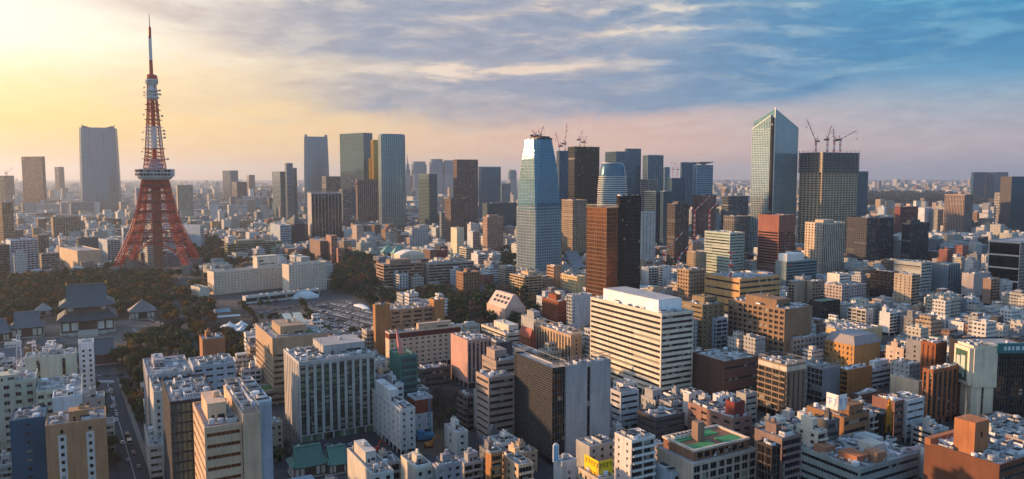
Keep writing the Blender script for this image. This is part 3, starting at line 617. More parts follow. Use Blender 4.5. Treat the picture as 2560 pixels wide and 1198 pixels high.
TABLE = '''
office_building|deep blue office block with small scattered windows at the lower left edge|24 1059 1300 m20 114||24506a|p9,4,.86,.7|p9,4,.86,.7|eea|
office_building|tan brick block beside the street with two ladder-like window strips|113 1071 1310 m19 266||b08a66|b.26,.72|b.5|peea|f=brick_finish nick=tan_brick_block vis=1198
office_building|long pale hospital wing with rows of square windows at the left edge|-60 968 1165 m24 88||b4b5a4|p5,4,.5,.5|b|pEe|nick=pale_hospital_wing
office_building|pale four storey wing with window bands in front of the windowless plant tower|90 985 1160 m30 205||b4b5a4|p4.4,4.2,.35,.5|b|Ee|
office_building|pale windowless plant tower with dark vertical joints behind the hospital wings|62 900 1082 m16 190||b4b7a8|v11,.86|b|ee|nick=plant_tower
office_building|bright white slab with slot windows beside the temple junction|196 862 1000 m14 234||dcdcdc|b.3,.75|b|e|sR=b
office_building|bluish white blank block behind the tan brick block|131 1000 1190 m14 205||c3cbd0|b|b|pe|
office_building|small grey roof tower block behind the tan brick block|205 1003 1170 m12 262||9a9890|p6,4,.8,.6|b|pe|
office_building|grey clinic block with square windows, right of the tree-lined street|369 943 1130 357 481||a3a3a8|p4,4,.5,.5|p4,4,.5,.5|pEa|nick=grey_clinic
office_building|grey annex with short window bands under a parapet, behind the dotted tower|483 921 1118 471 589||a2a4ac|p5.5,3.8,.35,.66|b|Ee|
office_building|dark brown stair block with a sunlit orange side above the grey annex|506 853 1000 498 563||9c6c50|b|b|pe|f=brick_finish
office_building|narrow off-white block wedged behind the dotted dark tower|384 985 1180 372 406||b6b4ac|b.5|b|pe|
shop_building|low white building with rounded roof terrace beside the tree-lined street|372 1120 1205 360 408||b2aea4|r4,.6|b|e|
office_tower|slim dark tower with white dotted side and glass front, bottom left|425 1012 1380 404 543||31343f|c2,4|p1.7,1.7,.8,.8|Ee|g=t vis=1198 nick=dotted_dark_tower
office_building|beige stone block with gold reflecting window bands at the bottom left|511 1077 1500 473 605||c9a98c|r4.2,.66|r4.2,.62|EEP|g=z vis=1198 nick=beige_stone_block dmax=34
office_building|taller beige stone wing with narrow blank front, behind the beige stone block|607 1045 1480 549 m6||c9a98c|b|b|Eo|dmax=44
office_building|blue-grey blank end slab beside the beige stone block|634 1016 1445 m40 679||a8aeb8|b|b|E|vis=1198
office_tower|big white-piered office with green glass bays in the lower left centre|747 911 1108 709 938||b2aeaa|v4.4,.36,3.7,.32|v4.2,.6|PEEEla|g=n nick=white-piered_office
office_building|tan stepped building with sloped top storey and sunlit orange bands|681 850 1012 638 817||a89078|r3.8,.55|r3.8,.6|PEeG|f=brick_finish nick=stepped_tan_building band=9
office_building|low terrace block with planted roof left of the white-piered office|640 985 1020 625 745||8f877a|r4,.5|b|Ge|
office_building|small white block with a slanted attic beside the white-piered office|976 968 1075 941 1009||bdbfbf|r3.6,.6|p4,3.6,.5,.5|pe|
office_building|teal glass block with stepped bands and a pink spike, above the white attic block|1001 896 1062 973 1043||3e6f68|r4,.34|b|eG|g=t nick=teal_stepped_block
office_building|white block with chamfered corners and tiny windows in the lower centre|1001 1029 1141 925 1038||c2bfbb|p5.4,3.7,.72,.6|p7,3.7,.8,.6|pPee|nick=white_chamfered_block
office_building|narrow white block with brick-red top and red side by the building site|1037 1002 1088 1018 1081||c2c3c4|p7,4,.85,.7|b|e|band=8 bandc=8a4634
hotel|wide cream hotel with paired small windows and a dark red eave|973 836 930 963 1151||cdb49c|p5.2,3.5,.62,.6|b|PEe|band=4 bandc=63342e nick=wide_cream_hotel vis=905
hotel|tall tan stair tower at the left end of the brown hotel|938 766 900 932 975||a2764c|b|b|e|f=brick_finish
hotel|brown hotel middle wing with pale balcony bands between two tan towers|975 779 892 m16 1085||a28266|g9,3.6,.3,.5|b|Eo|f=brick_finish vis=820
hotel|tan stair tower at the right end of the brown hotel|1085 753 880 1073 1111||a2764c|b|b|e|f=brick_finish
office_building|low brown podium left of the brown hotel, beside the car park|833 848 890 m16 930||7c6554|b|b|e|
office_building|pink blank slab with dark striped right side in the lower centre|1169 855 972 1127 1229||bd9488|v3.2,.45|b|EeE|nick=pink_slab
office_building|low slate-roofed arcade below the wide cream hotel|1052 928 968 m12 1126||5e5650|r4,.6|b|e|
office_building|lower tier of the taupe office with dark window bands, left of the louvred tower|1222 950 1120 1190 1286||a08c80|r3.8,.55|r3.8,.62|e|vis=1080
office_building|upper tier of the taupe office with dark window bands, behind the louvred tower|1240 908 1098 1205 1292||a08c80|r3.8,.55|r3.8,.62|EPe|
apartment_building|small brown building with rounded balconies and a green dome by bare trees|1168 995 1078 1146 1186||75645a|k8,3.6|k8,3.6|e|
office_building|slim plain grey tower at the left foot of the taupe office|1203 987 1092 1184 1216||8d8d8a|b|b|e|
office_building|small white block beside the building site, lower centre|1142 1086 1145 1111 1170||c9c5bd|p5,3.6,.7,.6|b.5|pe|
office_building|bottom edge white building with roof tanks, left of centre|930 1192 1330 868 984||c2beb6|p4,3.6,.6,.5|b|PEE|vis=1198
office_building|small grey house-like block with a balcony above the tanked white building|955 1165 1215 930 1001||97948e|k5,3.4|b|pe|
office_building|off-white block with a green capped stair tower on the bottom edge|1040 1178 1275 1002 1085||bfb8aa|p4.5,3.6,.6,.5|b|peE|vis=1198
office_building|grey block with white cooling units on its roof, bottom edge centre|1092 1172 1275 1082 1155||9a969a|p4.5,3.6,.55,.5|b|lEp|vis=1198
office_tower|dark louvred glass tower with a blank grey right side, lower centre|1381 926 1166 1285 1415||34383e|c2.4,4.1|r1.3,.26|o|g=k nick=louvred_tower finish=1
office_building|tall blank grey concrete slab joined to the dark louvred tower|1416 920 1161 1399 1527||a4a2a2|v20,.93|b|Eo|
apartment_building|cream apartment block with a bare flat roof on the bottom edge|1296 1169 1275 1248 1333||d0b090|k6,3.3|p6,3.3,.6,.5|pe|vis=1198
office_building|small orange block with a round roof tank, bottom edge centre|1228 1140 1262 1214 1256||a87448|k8,3.3|b|e|
apartment_building|white apartment block with dotted side windows beside the yellow sign|1579 1107 1275 1537 1638||d2cac4|k7,3.2|p6,3.2,.8,.62|Ee|vis=1198
office_building|grey building with sloped shoulder behind the yellow sign|1474 1122 1225 1440 1538||a2a098|p6,3.8,.7,.5|b|Ee|
apartment_building|white building with rounded balcony bands right of the grey concrete slab|1552 986 1078 1526 1597||b6b6b8|r3.5,.6|r3.5,.6|Ee|
office_tower|large cream and black striped office block right of centre|1654 789 1003 1476 1734||d8ccb8|r3.9,.52|r3.9,.52|EEEl|nick=striped_office_block
office_building|low dark building at the foot of the striped office block|1640 1050 1105 1594 1712||5a5350|r4,.7|r4,.7|Ee|
office_building|white stair tower block below the striped office block|1722 990 1078 1708 1740||bfbdb6|b.5|b|e|
office_building|wide dark brown block with long window slots, right of the striped office|1811 908 1012 1731 1896||6b4d42|r8,.8|b|eeE|f=brick_finish roof=c9c2b8 nick=wide_brown_block
apartment_building|taupe tower with a pale roof rim and small balconies|1967 918 1050 1896 2015||83705f|v4,.7|k6,3.5|Eo|band=3 bandc=c4bba8 nick=taupe_balcony_tower
office_building|small white rooftop house below the wide brown block|1805 996 1052 1782 1840||d0d4d8|p4,3.4,.4,.5|b|e|
office_building|small grey block with an arched top below the wide brown block|1865 990 1058 1841 1893||9b9a92|r3.6,.6|b|e|
office_building|pinkish brown stepped block with roof fans, behind the green-roofed building|1832 1052 1135 1720 1880||957264|p9,4,.5,.6|p9,4,.5,.6|EEe|f=brick_finish
office_building|dark red stair tower block behind the green-roofed building|1836 1012 1128 1814 1862||7c3a34|b.5|b|e|
office_building|long terrace building with a white window grid and green roof decks, bottom right|1733 1166 1290 1635 1892||b5a595|g4.6,3.9,.22,.22|b|e|nick=green-roofed_building vis=1198
office_building|blue-grey low block on the bottom edge left of the green-roofed building|1680 1190 1275 1614 1706||a6b0b8|p5,3.6,.6,.5|b|Ee|vis=1198
office_building|black glass block right of the green-roofed building|1930 1123 1300 1892 1952||3c3431|c2.6,3.8|c2.6,3.8|e|g=k vis=1198
apartment_building|mauve brown slab with white balconies beside the black glass block|1955 1102 1275 m16 2004||7d6a62|k9,3.3|b|pe|vis=1198
office_building|white building with a stair tower above the black glass block|1945 1077 1190 1911 1984||cfc8bd|p5,3.6,.6,.5|b|pPe|
office_building|orange sunlit hall with a sloped grey attic, middle right|2136 868 930 2063 2201||bc8c56|b|p4,4.2,.6,.5|G|nick=orange_hall
office_building|pink-grey office with a square window grid left of the orange hall|1983 851 910 1968 2077||a8968c|g4.4,4,.5,.45|b|Ee|
office_building|grey block with a black glass side, below the pink-grey office|2058 926 1008 2017 2101||85868a|b|c3,4|Eo|g=k
apartment_building|white building with curved balconies on its left side beside an orange brick part|2119 930 1003 2089 2180||a8713f|b|k5,3.4|Ee|
office_building|white long office with dark bands below the orange hall|2166 931 975 2143 2239||c6c8ca|r4.2,.5|r4.2,.5|PE|
office_building|cream blank hall with a chamfered roof, middle right|2297 958 1015 2226 2307||d8bfa2|b|b|eE|nick=cream_hall
office_building|tan brown office with window rows and a white roof sign box|2110 1049 1157 2017 2172||8d6848|r4.6,.58|b|eP|nick=tan_brown_office
office_building|dark grey curved corner building left of the tan brown office|2070 1058 1180 2036 2099||5f5c58|r4,.5|b|pe|
apartment_building|cream building with balconies, left of the dark grey corner building|2045 1085 1205 1990 2068||c6bdae|k5,3.3|p6,3.5,.7,.5|Pe|
apartment_building|narrow beige balcony building right of the tan brown office|2174 1043 1135 m10 2198||b8aea2|k5,3.4|b|e|
office_building|narrow black building with a golden crown sign|2206 1042 1135 m12 2234||242424|b.5|b|e|
office_building|brown building with pale blue window bands right of the golden crown sign|2237 1009 1113 m14 2263||7d5a50|r3.7,.5|b|eE|
office_building|white slab office with rows of small dark windows, lower right|2268 1006 1109 m13 2311||c6c4c4|r4.1,.66|b|e|nick=white_slab_office
office_building|dark red low building behind the tan brown office|2150 992 1050 2124 2206||63443c|r4,.7|b|eE|
office_building|black cube building beside the blue-lettered billboard, bottom right|2226 1112 1180 2206 2254||2b2a2c|b|b|e|
office_building|large low building with rusty sheds on its roof, bottom right edge|2150 1178 1260 2000 2300||8f9a98|r5,.6|r5,.6|EEEEEe|vis=1198
apartment_building|slim orange brick tower above the curved brown apartments|2340 863 1005 2303 2368||88502e|v3,.6|v4,.75|ee|f=brick_finish nick=slim_orange_tower
apartment_building|broad dark brown and orange striped apartment block, lower right|2333 930 1067 2307 2417||8c5a3c|v5,.45,3.2,.5|v4,.5|eE|f=brick_finish nick=striped_brown_apartments
office_tower|cream stone tower with a framed green screen, right side|2434 870 1062 2395 2491|-3|d2c6ae|v11,.9|b|Ee|nick=cream_screen_tower
office_building|black glass office with white piers under a teal sign band at the right edge|2491 888 1062 m45 2640|-3|302e30|v8.5,.13,4,.2|b|e|g=k
office_building|long low building with rows of roof machines at the right edge|2600 1118 1165 2393 2700||a99a90|r4,.6|p5,4,.7,.6|EElEEl|
office_building|orange brick building with a roof stair tower in the bottom right corner|2499 1169 1330 2312 2620||6e4632|r4,.6|b|EEEEE|f=brick_finish vis=1198 nick=orange_brick_corner_building
office_tower|bronze glass tower with a glowing copper side, centre|1517 522 790 1466 1546|-33|7a5c42|c3,4.2|c3,4.2|o|g=z nick=bronze_tower
office_tower|black glass tower reflecting the city, joined to the bronze tower|1549 492 784 1541 1603|-33|262326|c3,4|c3,4|e|g=k
office_tower|dark glass tower with a pale lit left side and two cranes|1436 368 620 1419 1499||54544c|c3,4.2|c4,4.2|e|g=k nick=dark_twin-crane_tower
office_tower|dark blue glass tower with white vertical lines behind the tapered tower|1398 379 640 1391 1421||3c5c78|v4,.25|v4,.3|e|g=m
office_tower|wide grey-blue slab tower, left of its taller twin|1540 380 600 1513 1571||6a7a80|c4,4|c4,4|e|g=m
office_tower|tall narrow grey-blue slab tower right of the wide slab tower|1567 373 598 1562 1603||5c7076|c4,4|c4,4|e|g=m
apartment_building|beige high-rise with balcony grid between the tapered and the bronze tower|1432 502 650 1404 1468||a08d78|p3.6,3.4,.35,.4|p3.6,3.4,.35,.4|e|
apartment_building|pale grey slender apartment tower right of the black glass tower|1605 532 702 1597 1639||b6b2ac|p6,3.6,.7,.6|p6,3.6,.7,.6|ee|
office_tower|grey twin-ridged tower with sunlit left edge, centre right skyline|1620 389 590 1607 1659||7a8a92|v6,.4|c4,4|ea|g=m
office_building|stepped lower block with pinkish left edge below the grey twin-ridged tower|1622 450 622 1602 1646||8e8a8c|r4,.45|r4,.45|e|g=m
office_tower|thin pale tower right of the grey twin-ridged tower|1662 419 560 1657 1675||94a6b2|c4,4|c4,4||g=m
office_tower|plain blue-grey tower with ribbed top, left of the disc-topped tower|1704 407 580 1701 1742||5f7c90|v5,.3|c4,4||g=m
office_tower|pale blue banded tower under a disc-shaped helipad|1742 414 602 1733 1783||8fa8b4|r4.4,.4|r4.4,.4||g=m nick=disc-topped_tower
office_tower|dark blue block in front of the plain blue-grey tower|1680 447 605 1668 1712||3f5666|c4,4|c4,4|e|g=m
office_building|left half of the blue-grey twin blocks right of the pale grey tower|1640 480 628 1612 1655||5f7888|c4,4|c4,4|e|g=m
office_building|right half of the blue-grey twin blocks right of the pale grey tower|1658 480 630 1655 1681||6b8494|c4,4|c4,4|e|g=m
apartment_building|dark high-rise apartments with fine vertical stripes, centre right|1688 512 682 1668 1723||5a5450|p3.4,3.5,.4,.4|p3.4,3.5,.4,.4|eP|nick=dark_striped_high-rise
office_tower|brown tower with square windows behind the red and white cranes|1762 490 605 1731 1791||80695c|g4,4,.4,.4|g4,4,.4,.4|e|
office_building|grey banded office left of the sharp pointed tower|1842 492 592 1804 1871||5e686e|r4,.5|r4,.5|e|
office_building|tan and dark grey office below the grey banded office|1845 543 642 1809 1876||77716a|p5,4,.4,.5|p5,4,.4,.45|ee|
office_building|white and green banded office below the tan and dark grey office|1825 585 702 1762 1862||b4beb4|r4.2,.55|r4.2,.55|ee|g=n nick=white-green_banded_office
office_tower|red-brown tower with sunlit gold corner, right of centre|1948 541 706 1896 1990||8e5c4c|g4,4,.25,.4|r4,.5|e|band=22 nick=red-brown_tower f=brick_finish
office_tower|tall grey ribbed tower right of the unfinished tower|2143 430 602 m28 2171||6f7b84|v4,.4|v4,.4|e|g=m
office_building|cream tower with vertical white stripes, right of the red-brown tower|2057 560 700 2013 2113||c9b7a2|v4,.42,4,.3|p5,4,.6,.5|Pe|nick=cream_striped_tower
office_building|left half of the dark grey-brown twin blocks behind the cream striped tower|2168 547 665 2117 2192||514f50|r4,.5|p4,4,.5,.5|e|
office_building|right half of the dark grey-brown twin blocks behind the cream striped tower|2200 547 658 m30 2236||4c4c50|r4,.5|p4,4,.5,.5|e|
office_building|white slab with dark red side block near the wooded park, right|2251 519 592 2238 2296||7c4844|r4,.5|b|ea|
office_building|bright white twin-shaft block near the wooded park, right|2312 521 585 2295 2331||c8ccd0|b|b|ea|
office_building|dark office with pale vertical fins, middle right|2275 560 664 2255 2323||40484c|v5,.22|v5,.22|eP|
office_tower|beige stone tower with glowing vertical lines on its left side|2412 488 592 2362 2434||a08c80|v4,.4|v4,.5|e|nick=beige_lined_tower
office_building|pale slab with dark louvred centre near the right edge|2525 484 562 2487 2530|-20|a8a49e|b|r5,.5|e|
office_tower|dark grid-fronted tower at the right edge skyline|2530 443 592 m40 2620|-3|4e4c4a|g5,4,.2,.25|b||g=m
office_tower|left of the two far dark blue towers on the right horizon|2434 431 500 2428 2465||48647e|c5,4|c5,4||g=m
office_tower|right of the two far dark blue towers on the right horizon|2490 431 500 m60 2521||48607a|c5,4|c5,4||g=m
office_building|dark glass building with stacked white frames at the right edge|2552 608 738 2472 2640|-36|c4b8b0|c4,4|g40,15,.05,.12|e|g=k nick=white-framed_building
office_building|pale office with window bands and dark top, right of the black-brown block|2304 659 740 2235 2330||a2a49e|r4,.6|r12,.6|e|
office_building|blue-grey block with vertical stripes on its right side|2372 664 738 2330 2401||768088|v5,.5|b|e|
office_building|pinkish grey blank cube, far right middle|2435 687 748 2405 2477||a39c9a|b|b|e|nick=pinkish_blank_cube
apartment_building|brown balcony apartments right of the pinkish blank cube|2478 700 768 2458 2500||8c7668|k6,3.4|b|e|
office_building|black-brown glass block left of the pale banded office|2230 683 748 2176 2248||30292a|c4,4|c4,4|e|g=k
apartment_building|beige apartments with dark top floors, middle right|2280 690 765 2236 2301||a89a88|k7,3.6|p5,3.4,.7,.6|eE|
office_building|white windowless box rising over a pale institute, middle right|2099 688 752 2068 2125||d2ccc2|r4,.6|b|e|
office_building|pale pinkish institute with square windows below the white windowless box|2105 717 762 2058 2166||aaa09c|g4.4,4,.45,.45|g4.4,4,.5,.5|Ee|
office_building|dark brown office with planted roof below the pale institute|2055 757 805 2023 2101||3e3a38|c4,4|b|eG|g=k
office_building|white panelled house with a black side, middle right|2165 778 828 2119 2184||b9b5b0|b.5|g5,3.6,.15,.25|e|
apartment_building|stack of white balconies beside the white panelled house|2225 785 840 2199 2253||c6c8c8|k5,3.2|b|pe|
office_building|low cream rooftop block with yellowish walls above the orange hall|2120 832 868 2030 2206||c8b48a|b|b|EEe|
office_building|large tan broadcasting block with a red and white roof mast|1850 700 808 1762 1951||c79a66|r6,.6|r8,.75|EE|nick=tan_mast_block
office_building|tan office block left of the tan mast block|1727 678 782 1694 1763||a48a70|p4.5,4,.45,.5|p4.5,4,.45,.5|e|
office_building|dark tan concrete office with a deep window grid, middle right|1962 777 910 1821 2031||8a7058|b|g5.6,4.2,.34,.42|EElPe|nick=deep-grid_office
office_building|dark olive office with sunlit penthouse behind the striped office block|1756 766 885 1703 1811||857458|p7,4,.7,.6|r4.2,.6|Pe|
apartment_building|narrow blue-white apartments in front of the deep-grid office|1792 801 885 1774 1819||a6b0bc|k5,3.4|p5,3.5,.5,.4|e|
office_building|teal glass office with red lettering and a white penthouse|1966 657 724 1939 2042||7d8a8a|r4.2,.3|b|P|g=t
apartment_building|orange and dark balcony apartments right of the tan mast block|1986 706 766 1971 2018||a5917e|b|k5,3.4|e|
apartment_building|grey and orange apartments below the cream striped tower|2032 706 766 2018 2061||a3907c|k5,3.4|b|e|
apartment_building|white apartments with orange lit end, behind the striped office penthouse|1622 672 722 1604 1650||c0bdb8|k5,3.4|b|e|
apartment_building|narrow tall white apartments left of the tan office block|1657 668 725 1648 1676||c2c0bd|b.5|k5,3.4|e|
office_building|tan flat-topped office above the tan mast block, left|1750 634 702 1717 1766||9a8770|b.5|p5,4,.7,.6|e|
office_building|lower tan office with roof ducts right of the tan flat-topped office|1785 643 692 1764 1834||98866e|r5,.6|b|E|
office_building|small tan building under the pale grey slender tower|1610 655 705 1598 1632||a08c76|r4,.6|b|e|
office_building|pale pink building with a steep slanted glass roof, centre|1262 775 818 1217 1314||c8aa9a|b|b||nick=slant-roofed_pink_building
office_building|dark red brick building with pale square windows, centre|1396 757 818 1355 1418||84482f|p4,3.8,.6,.5|p3.4,3.6,.6,.55|PEe|f=brick_finish
office_building|white slab with a glazed left side beside the striped office block|1430 742 828 1417 1480||b4b6ba|b.1|g3,3.4,.25,.25|e|
hotel|beige hotel with white vertical fins and a brown screened roof|1427 842 925 1334 1455||b49a80|b.5|v4.4,.5,3.5,.55|Eo|nick=white-finned_hotel
office_building|low white modern building with bright terraces right of the pink slab|1268 838 876 1203 1312||ccc0b0|r4.5,.6|r4.5,.6|PEe|
office_building|small grey and white block behind the white-finned hotel|1340 802 856 1303 1366||a3a3a2|b.5|b|Pe|
apartment_building|cream balcony apartments at the foot of the tapered tower, left|1311 694 742 1275 1355||b8a080|k6,3.4|k6,3.4|Pe|
apartment_building|small brown and white apartments at the left foot of the tapered tower|1264 669 714 1248 1290||b0a292|k5,3.3|k5,3.3|e|
apartment_building|pink-tan office at the right foot of the tapered tower|1384 668 728 1367 1404||b08c70|b|r4,.6|e|
apartment_building|cream building with arched rooftop screens left of the bronze tower|1443 694 740 1402 1463||cdb488|b|p5,3.6,.5,.5|e|
office_building|dark slate block with roof pipes, behind the taupe office|1240 862 942 1206 1281||42484c|b|b|EE|
office_building|low tan roofs with machines behind the louvred tower|1290 893 940 1237 1360||a89888|r4,.7|b|EEEE|
office_building|orange pointed brick house left of the white-finned hotel|1325 848 900 1298 1338||94543a|b|p4,3.6,.6,.5||f=brick_finish
office_building|brown banded ministry block by the wooded park, left of centre|959 664 718 940 1058||9a8070|r4,.5|r4,.5|Pe|nick=brown_banded_block
office_building|long grey banded school block right of the brown banded block|1072 662 712 1058 1185||9b9287|r3.8,.5|b|E|
office_building|small white block in front of the brown banded block|998 690 722 974 1021||b4b4b2|p4,3.6,.5,.5|r3.6,.5|p|
office_building|brown cube office with a roof box, centre park edge|1158 684 731 1140 1199||8c6c50|p4,3.8,.5,.55|p4,3.8,.5,.55|p|f=brick_finish
apartment_building|left block of the brown-pink stepped apartments by the sports court|800 605 655 774 824||7f6a60|g5,3.6,.3,.4|b|e|
apartment_building|tallest block of the brown-pink stepped apartments by the sports court|828 592 657 815 843||9a7466|g5,3.6,.3,.5|b|e|
apartment_building|lowest block of the brown-pink stepped apartments by the sports court|845 623 660 841 861||96705e|g5,3.6,.3,.5|b|e|
office_building|pale grey five storey block left of the brown grid tower|1030 573 620 1024 1070||a2a8ac|p6,4,.6,.5|p5,4,.6,.5|e|
apartment_building|glowing cream white tower, sunlit, centre left|1142 572 640 1127 1160||cdc0a4|b.5|b.3|e|
apartment_building|pair of white mid-rise apartments right of the glowing cream tower|1182 580 628 1168 1199||b6bcc0|k5,3.3|b|e|
office_building|pinkish tan office with a fine window grid, left of the tapered tower|1218 545 635 1207 1258||a38878|p4,3.8,.5,.5|p4,3.8,.5,.5|Pe|
office_building|white school building with long window bands, centre left|1165 622 660 1148 1184||c0b8a6|r4,.5|r4,.5|e|
office_building|low white block with stepped terraces right of the white school|1195 638 668 1178 1218||c4c2c0|r4,.5|b|p|
office_building|dark red brick block left of the white school|1092 628 655 1083 1119||7c3832|p5,4,.7,.7|b|e|
hotel|long cream hotel front with many small windows beside the wooded park|534 683 738 518 723|-44|dac8b4|g4.3,3.5,.4,.38|b.5|ee|nick=long_cream_hotel g=w
hotel|right wing of the long cream hotel set slightly back|722 665 735 m18 816|-44|d6c6b4|g4.3,3.5,.42,.4|b|e|g=w
hotel|white windowless annex at the left end of the long cream hotel|500 722 745 477 522|-44|c6c2b4|b|b|e|
hotel|low white entrance podium in front of the long cream hotel|614 744 762 606 798|-42|c4c2bc|r5,.4|b|E|
office_building|long olive banded office behind the long cream hotel|568 612 646 560 705|-40|8d8668|r4,.5|r4,.5|PE|
office_building|long beige stone library with arched windows, left centre|530 556 578 525 641|-40|a08a6a|p6,5,.5,.5|b|e|
office_building|white building with curved roof right of the red lattice tower|500 565 622 452 510|-66|b2bcc4|r4,.5|b|e|
office_building|light blue-grey block with rounded shoulders, left centre|700 565 618 676 728||96a4ae|r5,.6|b|e|
office_tower|grey office tower with dark glass bays and white vertical lines, left centre|778 484 606 768 854||a3a0a0|v8,.16,3.8,.12|b|eo|g=k nick=white-lined_grey_tower
office_building|black block with a pitched roof left of the white-lined grey tower|735 562 612 714 763||35383a|b|b|e|
office_tower|tall flared glass tower with a curved crown line on the left skyline|908 333 560 849 931|-50|66788a|c5,4|c5,4|e|g=t
office_tower|yellow gold reflecting tower between two green glass towers|933 351 562 926 947||9a8040|c5,4|c5,4||g=y
office_tower|lower yellow gold step left of the gold reflecting tower|926 398 561 919 934||94803c|c5,4|c5,4||g=y
apartment_building|narrow brown tower in the cluster on the left skyline|622 438 500 617 637||7e7670|r4,.5|r4,.5||
office_tower|dark stepped residential tower, left part of its cluster|700 430 560 680 713||67747a|r4,.4|r4,.4||g=m
office_tower|tallest stepped residential tower with a box top, left skyline|716 409 562 712 732||6c7478|r4,.4|r4,.4||g=m
office_tower|right shoulder tower of the stepped residential cluster|733 421 560 728 742||646e74|r4,.4|r4,.4||g=m
office_building|purple-grey twin block tower far left of the stepped cluster|575 427 510 556 595|-45|8a8488|c5,4|c5,4||g=m
office_building|small dark office block below the purple-grey twin block|592 456 520 579 617||5e5a5a|r4,.5|r4,.5||
office_building|brown office with a white gridded top, left of the teal round-edged tower|893 450 566 889 943||7a6a66|v6,.5|v5,.6|e|
apartment_building|dark balcony high-rise behind the white-lined grey tower|815 442 545 804 852||5d6462|r4,.4|r4,.4||
office_building|grey banded block right of the white-lined grey tower|856 475 575 848 880||77797a|r4,.5|r4,.5||
apartment_building|dark teal residential tower with a raised corner, centre left|1072 436 575 1046 1093||55666a|r4,.4|r4,.4||g=t
office_tower|brown stone tower with a fine square window grid, centre left|1142 400 575 1133 1195||725f58|g4,4,.4,.4|g4,4,.4,.4|e|nick=brown_grid_tower
office_tower|steel grey office with a white frame right of the brown grid tower|1203 418 562 1196 1252||8c9ca4|v3,.3|c4,4|e|g=m
office_building|brown stone block with square windows below the brown grid tower|1127 498 612 1112 1169||6f5f57|g4.4,4,.45,.45|g4.4,4,.45,.45|e|
apartment_building|white and dark banded apartments left of the brown stone block|1103 532 604 1099 1131||96a0a2|r4,.5|r4,.5|e|
office_building|wide dark teal office left of the tapered tower|1218 510 595 1206 1292||3c4c52|r5,.35|b|eE|g=t
office_building|pale banded block behind the wide dark teal office|1253 460 540 1249 1276||8c9aa0|r4,.5|b||
apartment_building|two-toned brown high-rise with rounded top at the far left skyline|104 392 525 53 112|-65|84665e|r4,.3|r3.4,.3||
office_building|pale green unfinished block under a crane at the left edge|10 440 520 -20 35|-65|8c9888|c5,4|c5,4||
office_tower|small dark block with rounded top between two left skyline towers|146 418 500 136 160|-60|746c74|r4,.4|r4,.4||
apartment_building|beige high-rise with dark balconies at the left edge|4 507 622 -20 33|-60|a08c74|k6,3.4|r3.5,.5|e|
apartment_building|white apartment block with grey windows at the left edge|26 603 690 14 94|-50|c6ccd0|k5,3.4|b|e|nick=white_left-edge_apartments
office_building|dark grey-brown block in front of the beige left-edge high-rise|-10 615 692 -40 24|-50|67625c|r4,.5|b|e|
office_building|striped dark and cream block behind the white left-edge apartments|95 590 645 85 121|-50|7c7266|v4,.4|v4,.4|e|
museum|plain cream museum block with a sunlit left side|193 630 675 148 253|-45|cbb496|b|b|E|nick=cream_museum
office_building|grey banded offices left of the cream museum|103 637 680 98 148|-45|8c867c|r4,.55|b|E|
office_building|dark slate drum-like block behind the cream museum|196 597 655 190 246|-45|555a60|b|r4,.5|E|
apartment_building|white and cream apartments left of the red lattice tower|268 602 660 246 300|-45|b2b6b8|k5,3.4|b|e|
office_building|pale high white block behind the left leg of the lattice tower|308 572 640 304 340|-45|b4b8ba|r4,.5|b|e|
apartment_building|long tan apartment slab below the flared skyline tower|132 545 602 127 200|-45|8f7f6c|p5,3.6,.4,.4|b|e|
apartment_building|tall pale gridded apartments right of the lattice tower deck|443 464 548 440 482|-40|a39c90|p4,4,.3,.5|b|e|
office_building|pale violet and white banded block left of the lattice tower deck|340 472 535 337 364|-45|9c9cac|r4,.5|b||
office_building|low pale blue glass hall below the flared skyline tower|176 508 540 174 240|-45|8a9ca8|r6,.3|b|e|g=m
office_tower|unfinished tower with banded floors, scaffold crown and four cranes|2057 383 648 2000 2146||b8a082|g8,4.3,.4,.42|g8,4.3,.4,.42|e|g=k nick=unfinished_tower
exhibition_hall|low dark exhibition hall standing between the legs of the lattice tower|352 634 664 m45 432|-45|5c5650|r5,.5|b|EE|phys=n
office_building|white-roofed school gymnasium with a curved roof behind the brown banded block|1000 640 668 984 1062||cfc6b2|b|b||
'''
for ln in TABLE.strip().split('\n'): B(ln)
for s_ in STATS: print('CHK', s_)
PROT = []
def prot(u0, u1, vb, y=None): PROT.append((u0, u1, vb, y or y_from_base(vb)))

# ------------------------------------------------------------ lofted towers with mullion grids
def base_pt(u, vb, z0=0.0):
    y = y_from_base(vb, z0); return x_at(u, y, z0), y
def lerp3(a, b, t): return tuple(a[i] + (b[i] - a[i]) * t for i in range(3))
def gridded(root, rings, nb, fl, gl, col, rv=.3, rh=.3, name='mullion', mat='metal_finish'):
    g = MB(); g.loft(rings); g.obj('glazing', gl, root)
    b = MB(); n = len(rings[0])
    for j in range(len(rings) - 1):
        A, Bq = rings[j], rings[j + 1]
        for i in range(n):
            i2 = (i + 1) % n; L = (Vector(A[i2]) - Vector(A[i])).length; k = max(1, round(L / nb))
            for q in range(k):
                b.bar(lerp3(A[i], A[i2], q / k), lerp3(Bq[i], Bq[i2], q / k), rv)
        dz = Bq[0][2] - A[0][2]; m = max(1, round(dz / fl))
        for q in range(m):
            P = [lerp3(A[i], Bq[i], q / m) for i in range(n)]
            for i in range(n): b.bar(P[i], P[(i + 1) % n], rh)
    b.obj(name, mat, root, color=col)

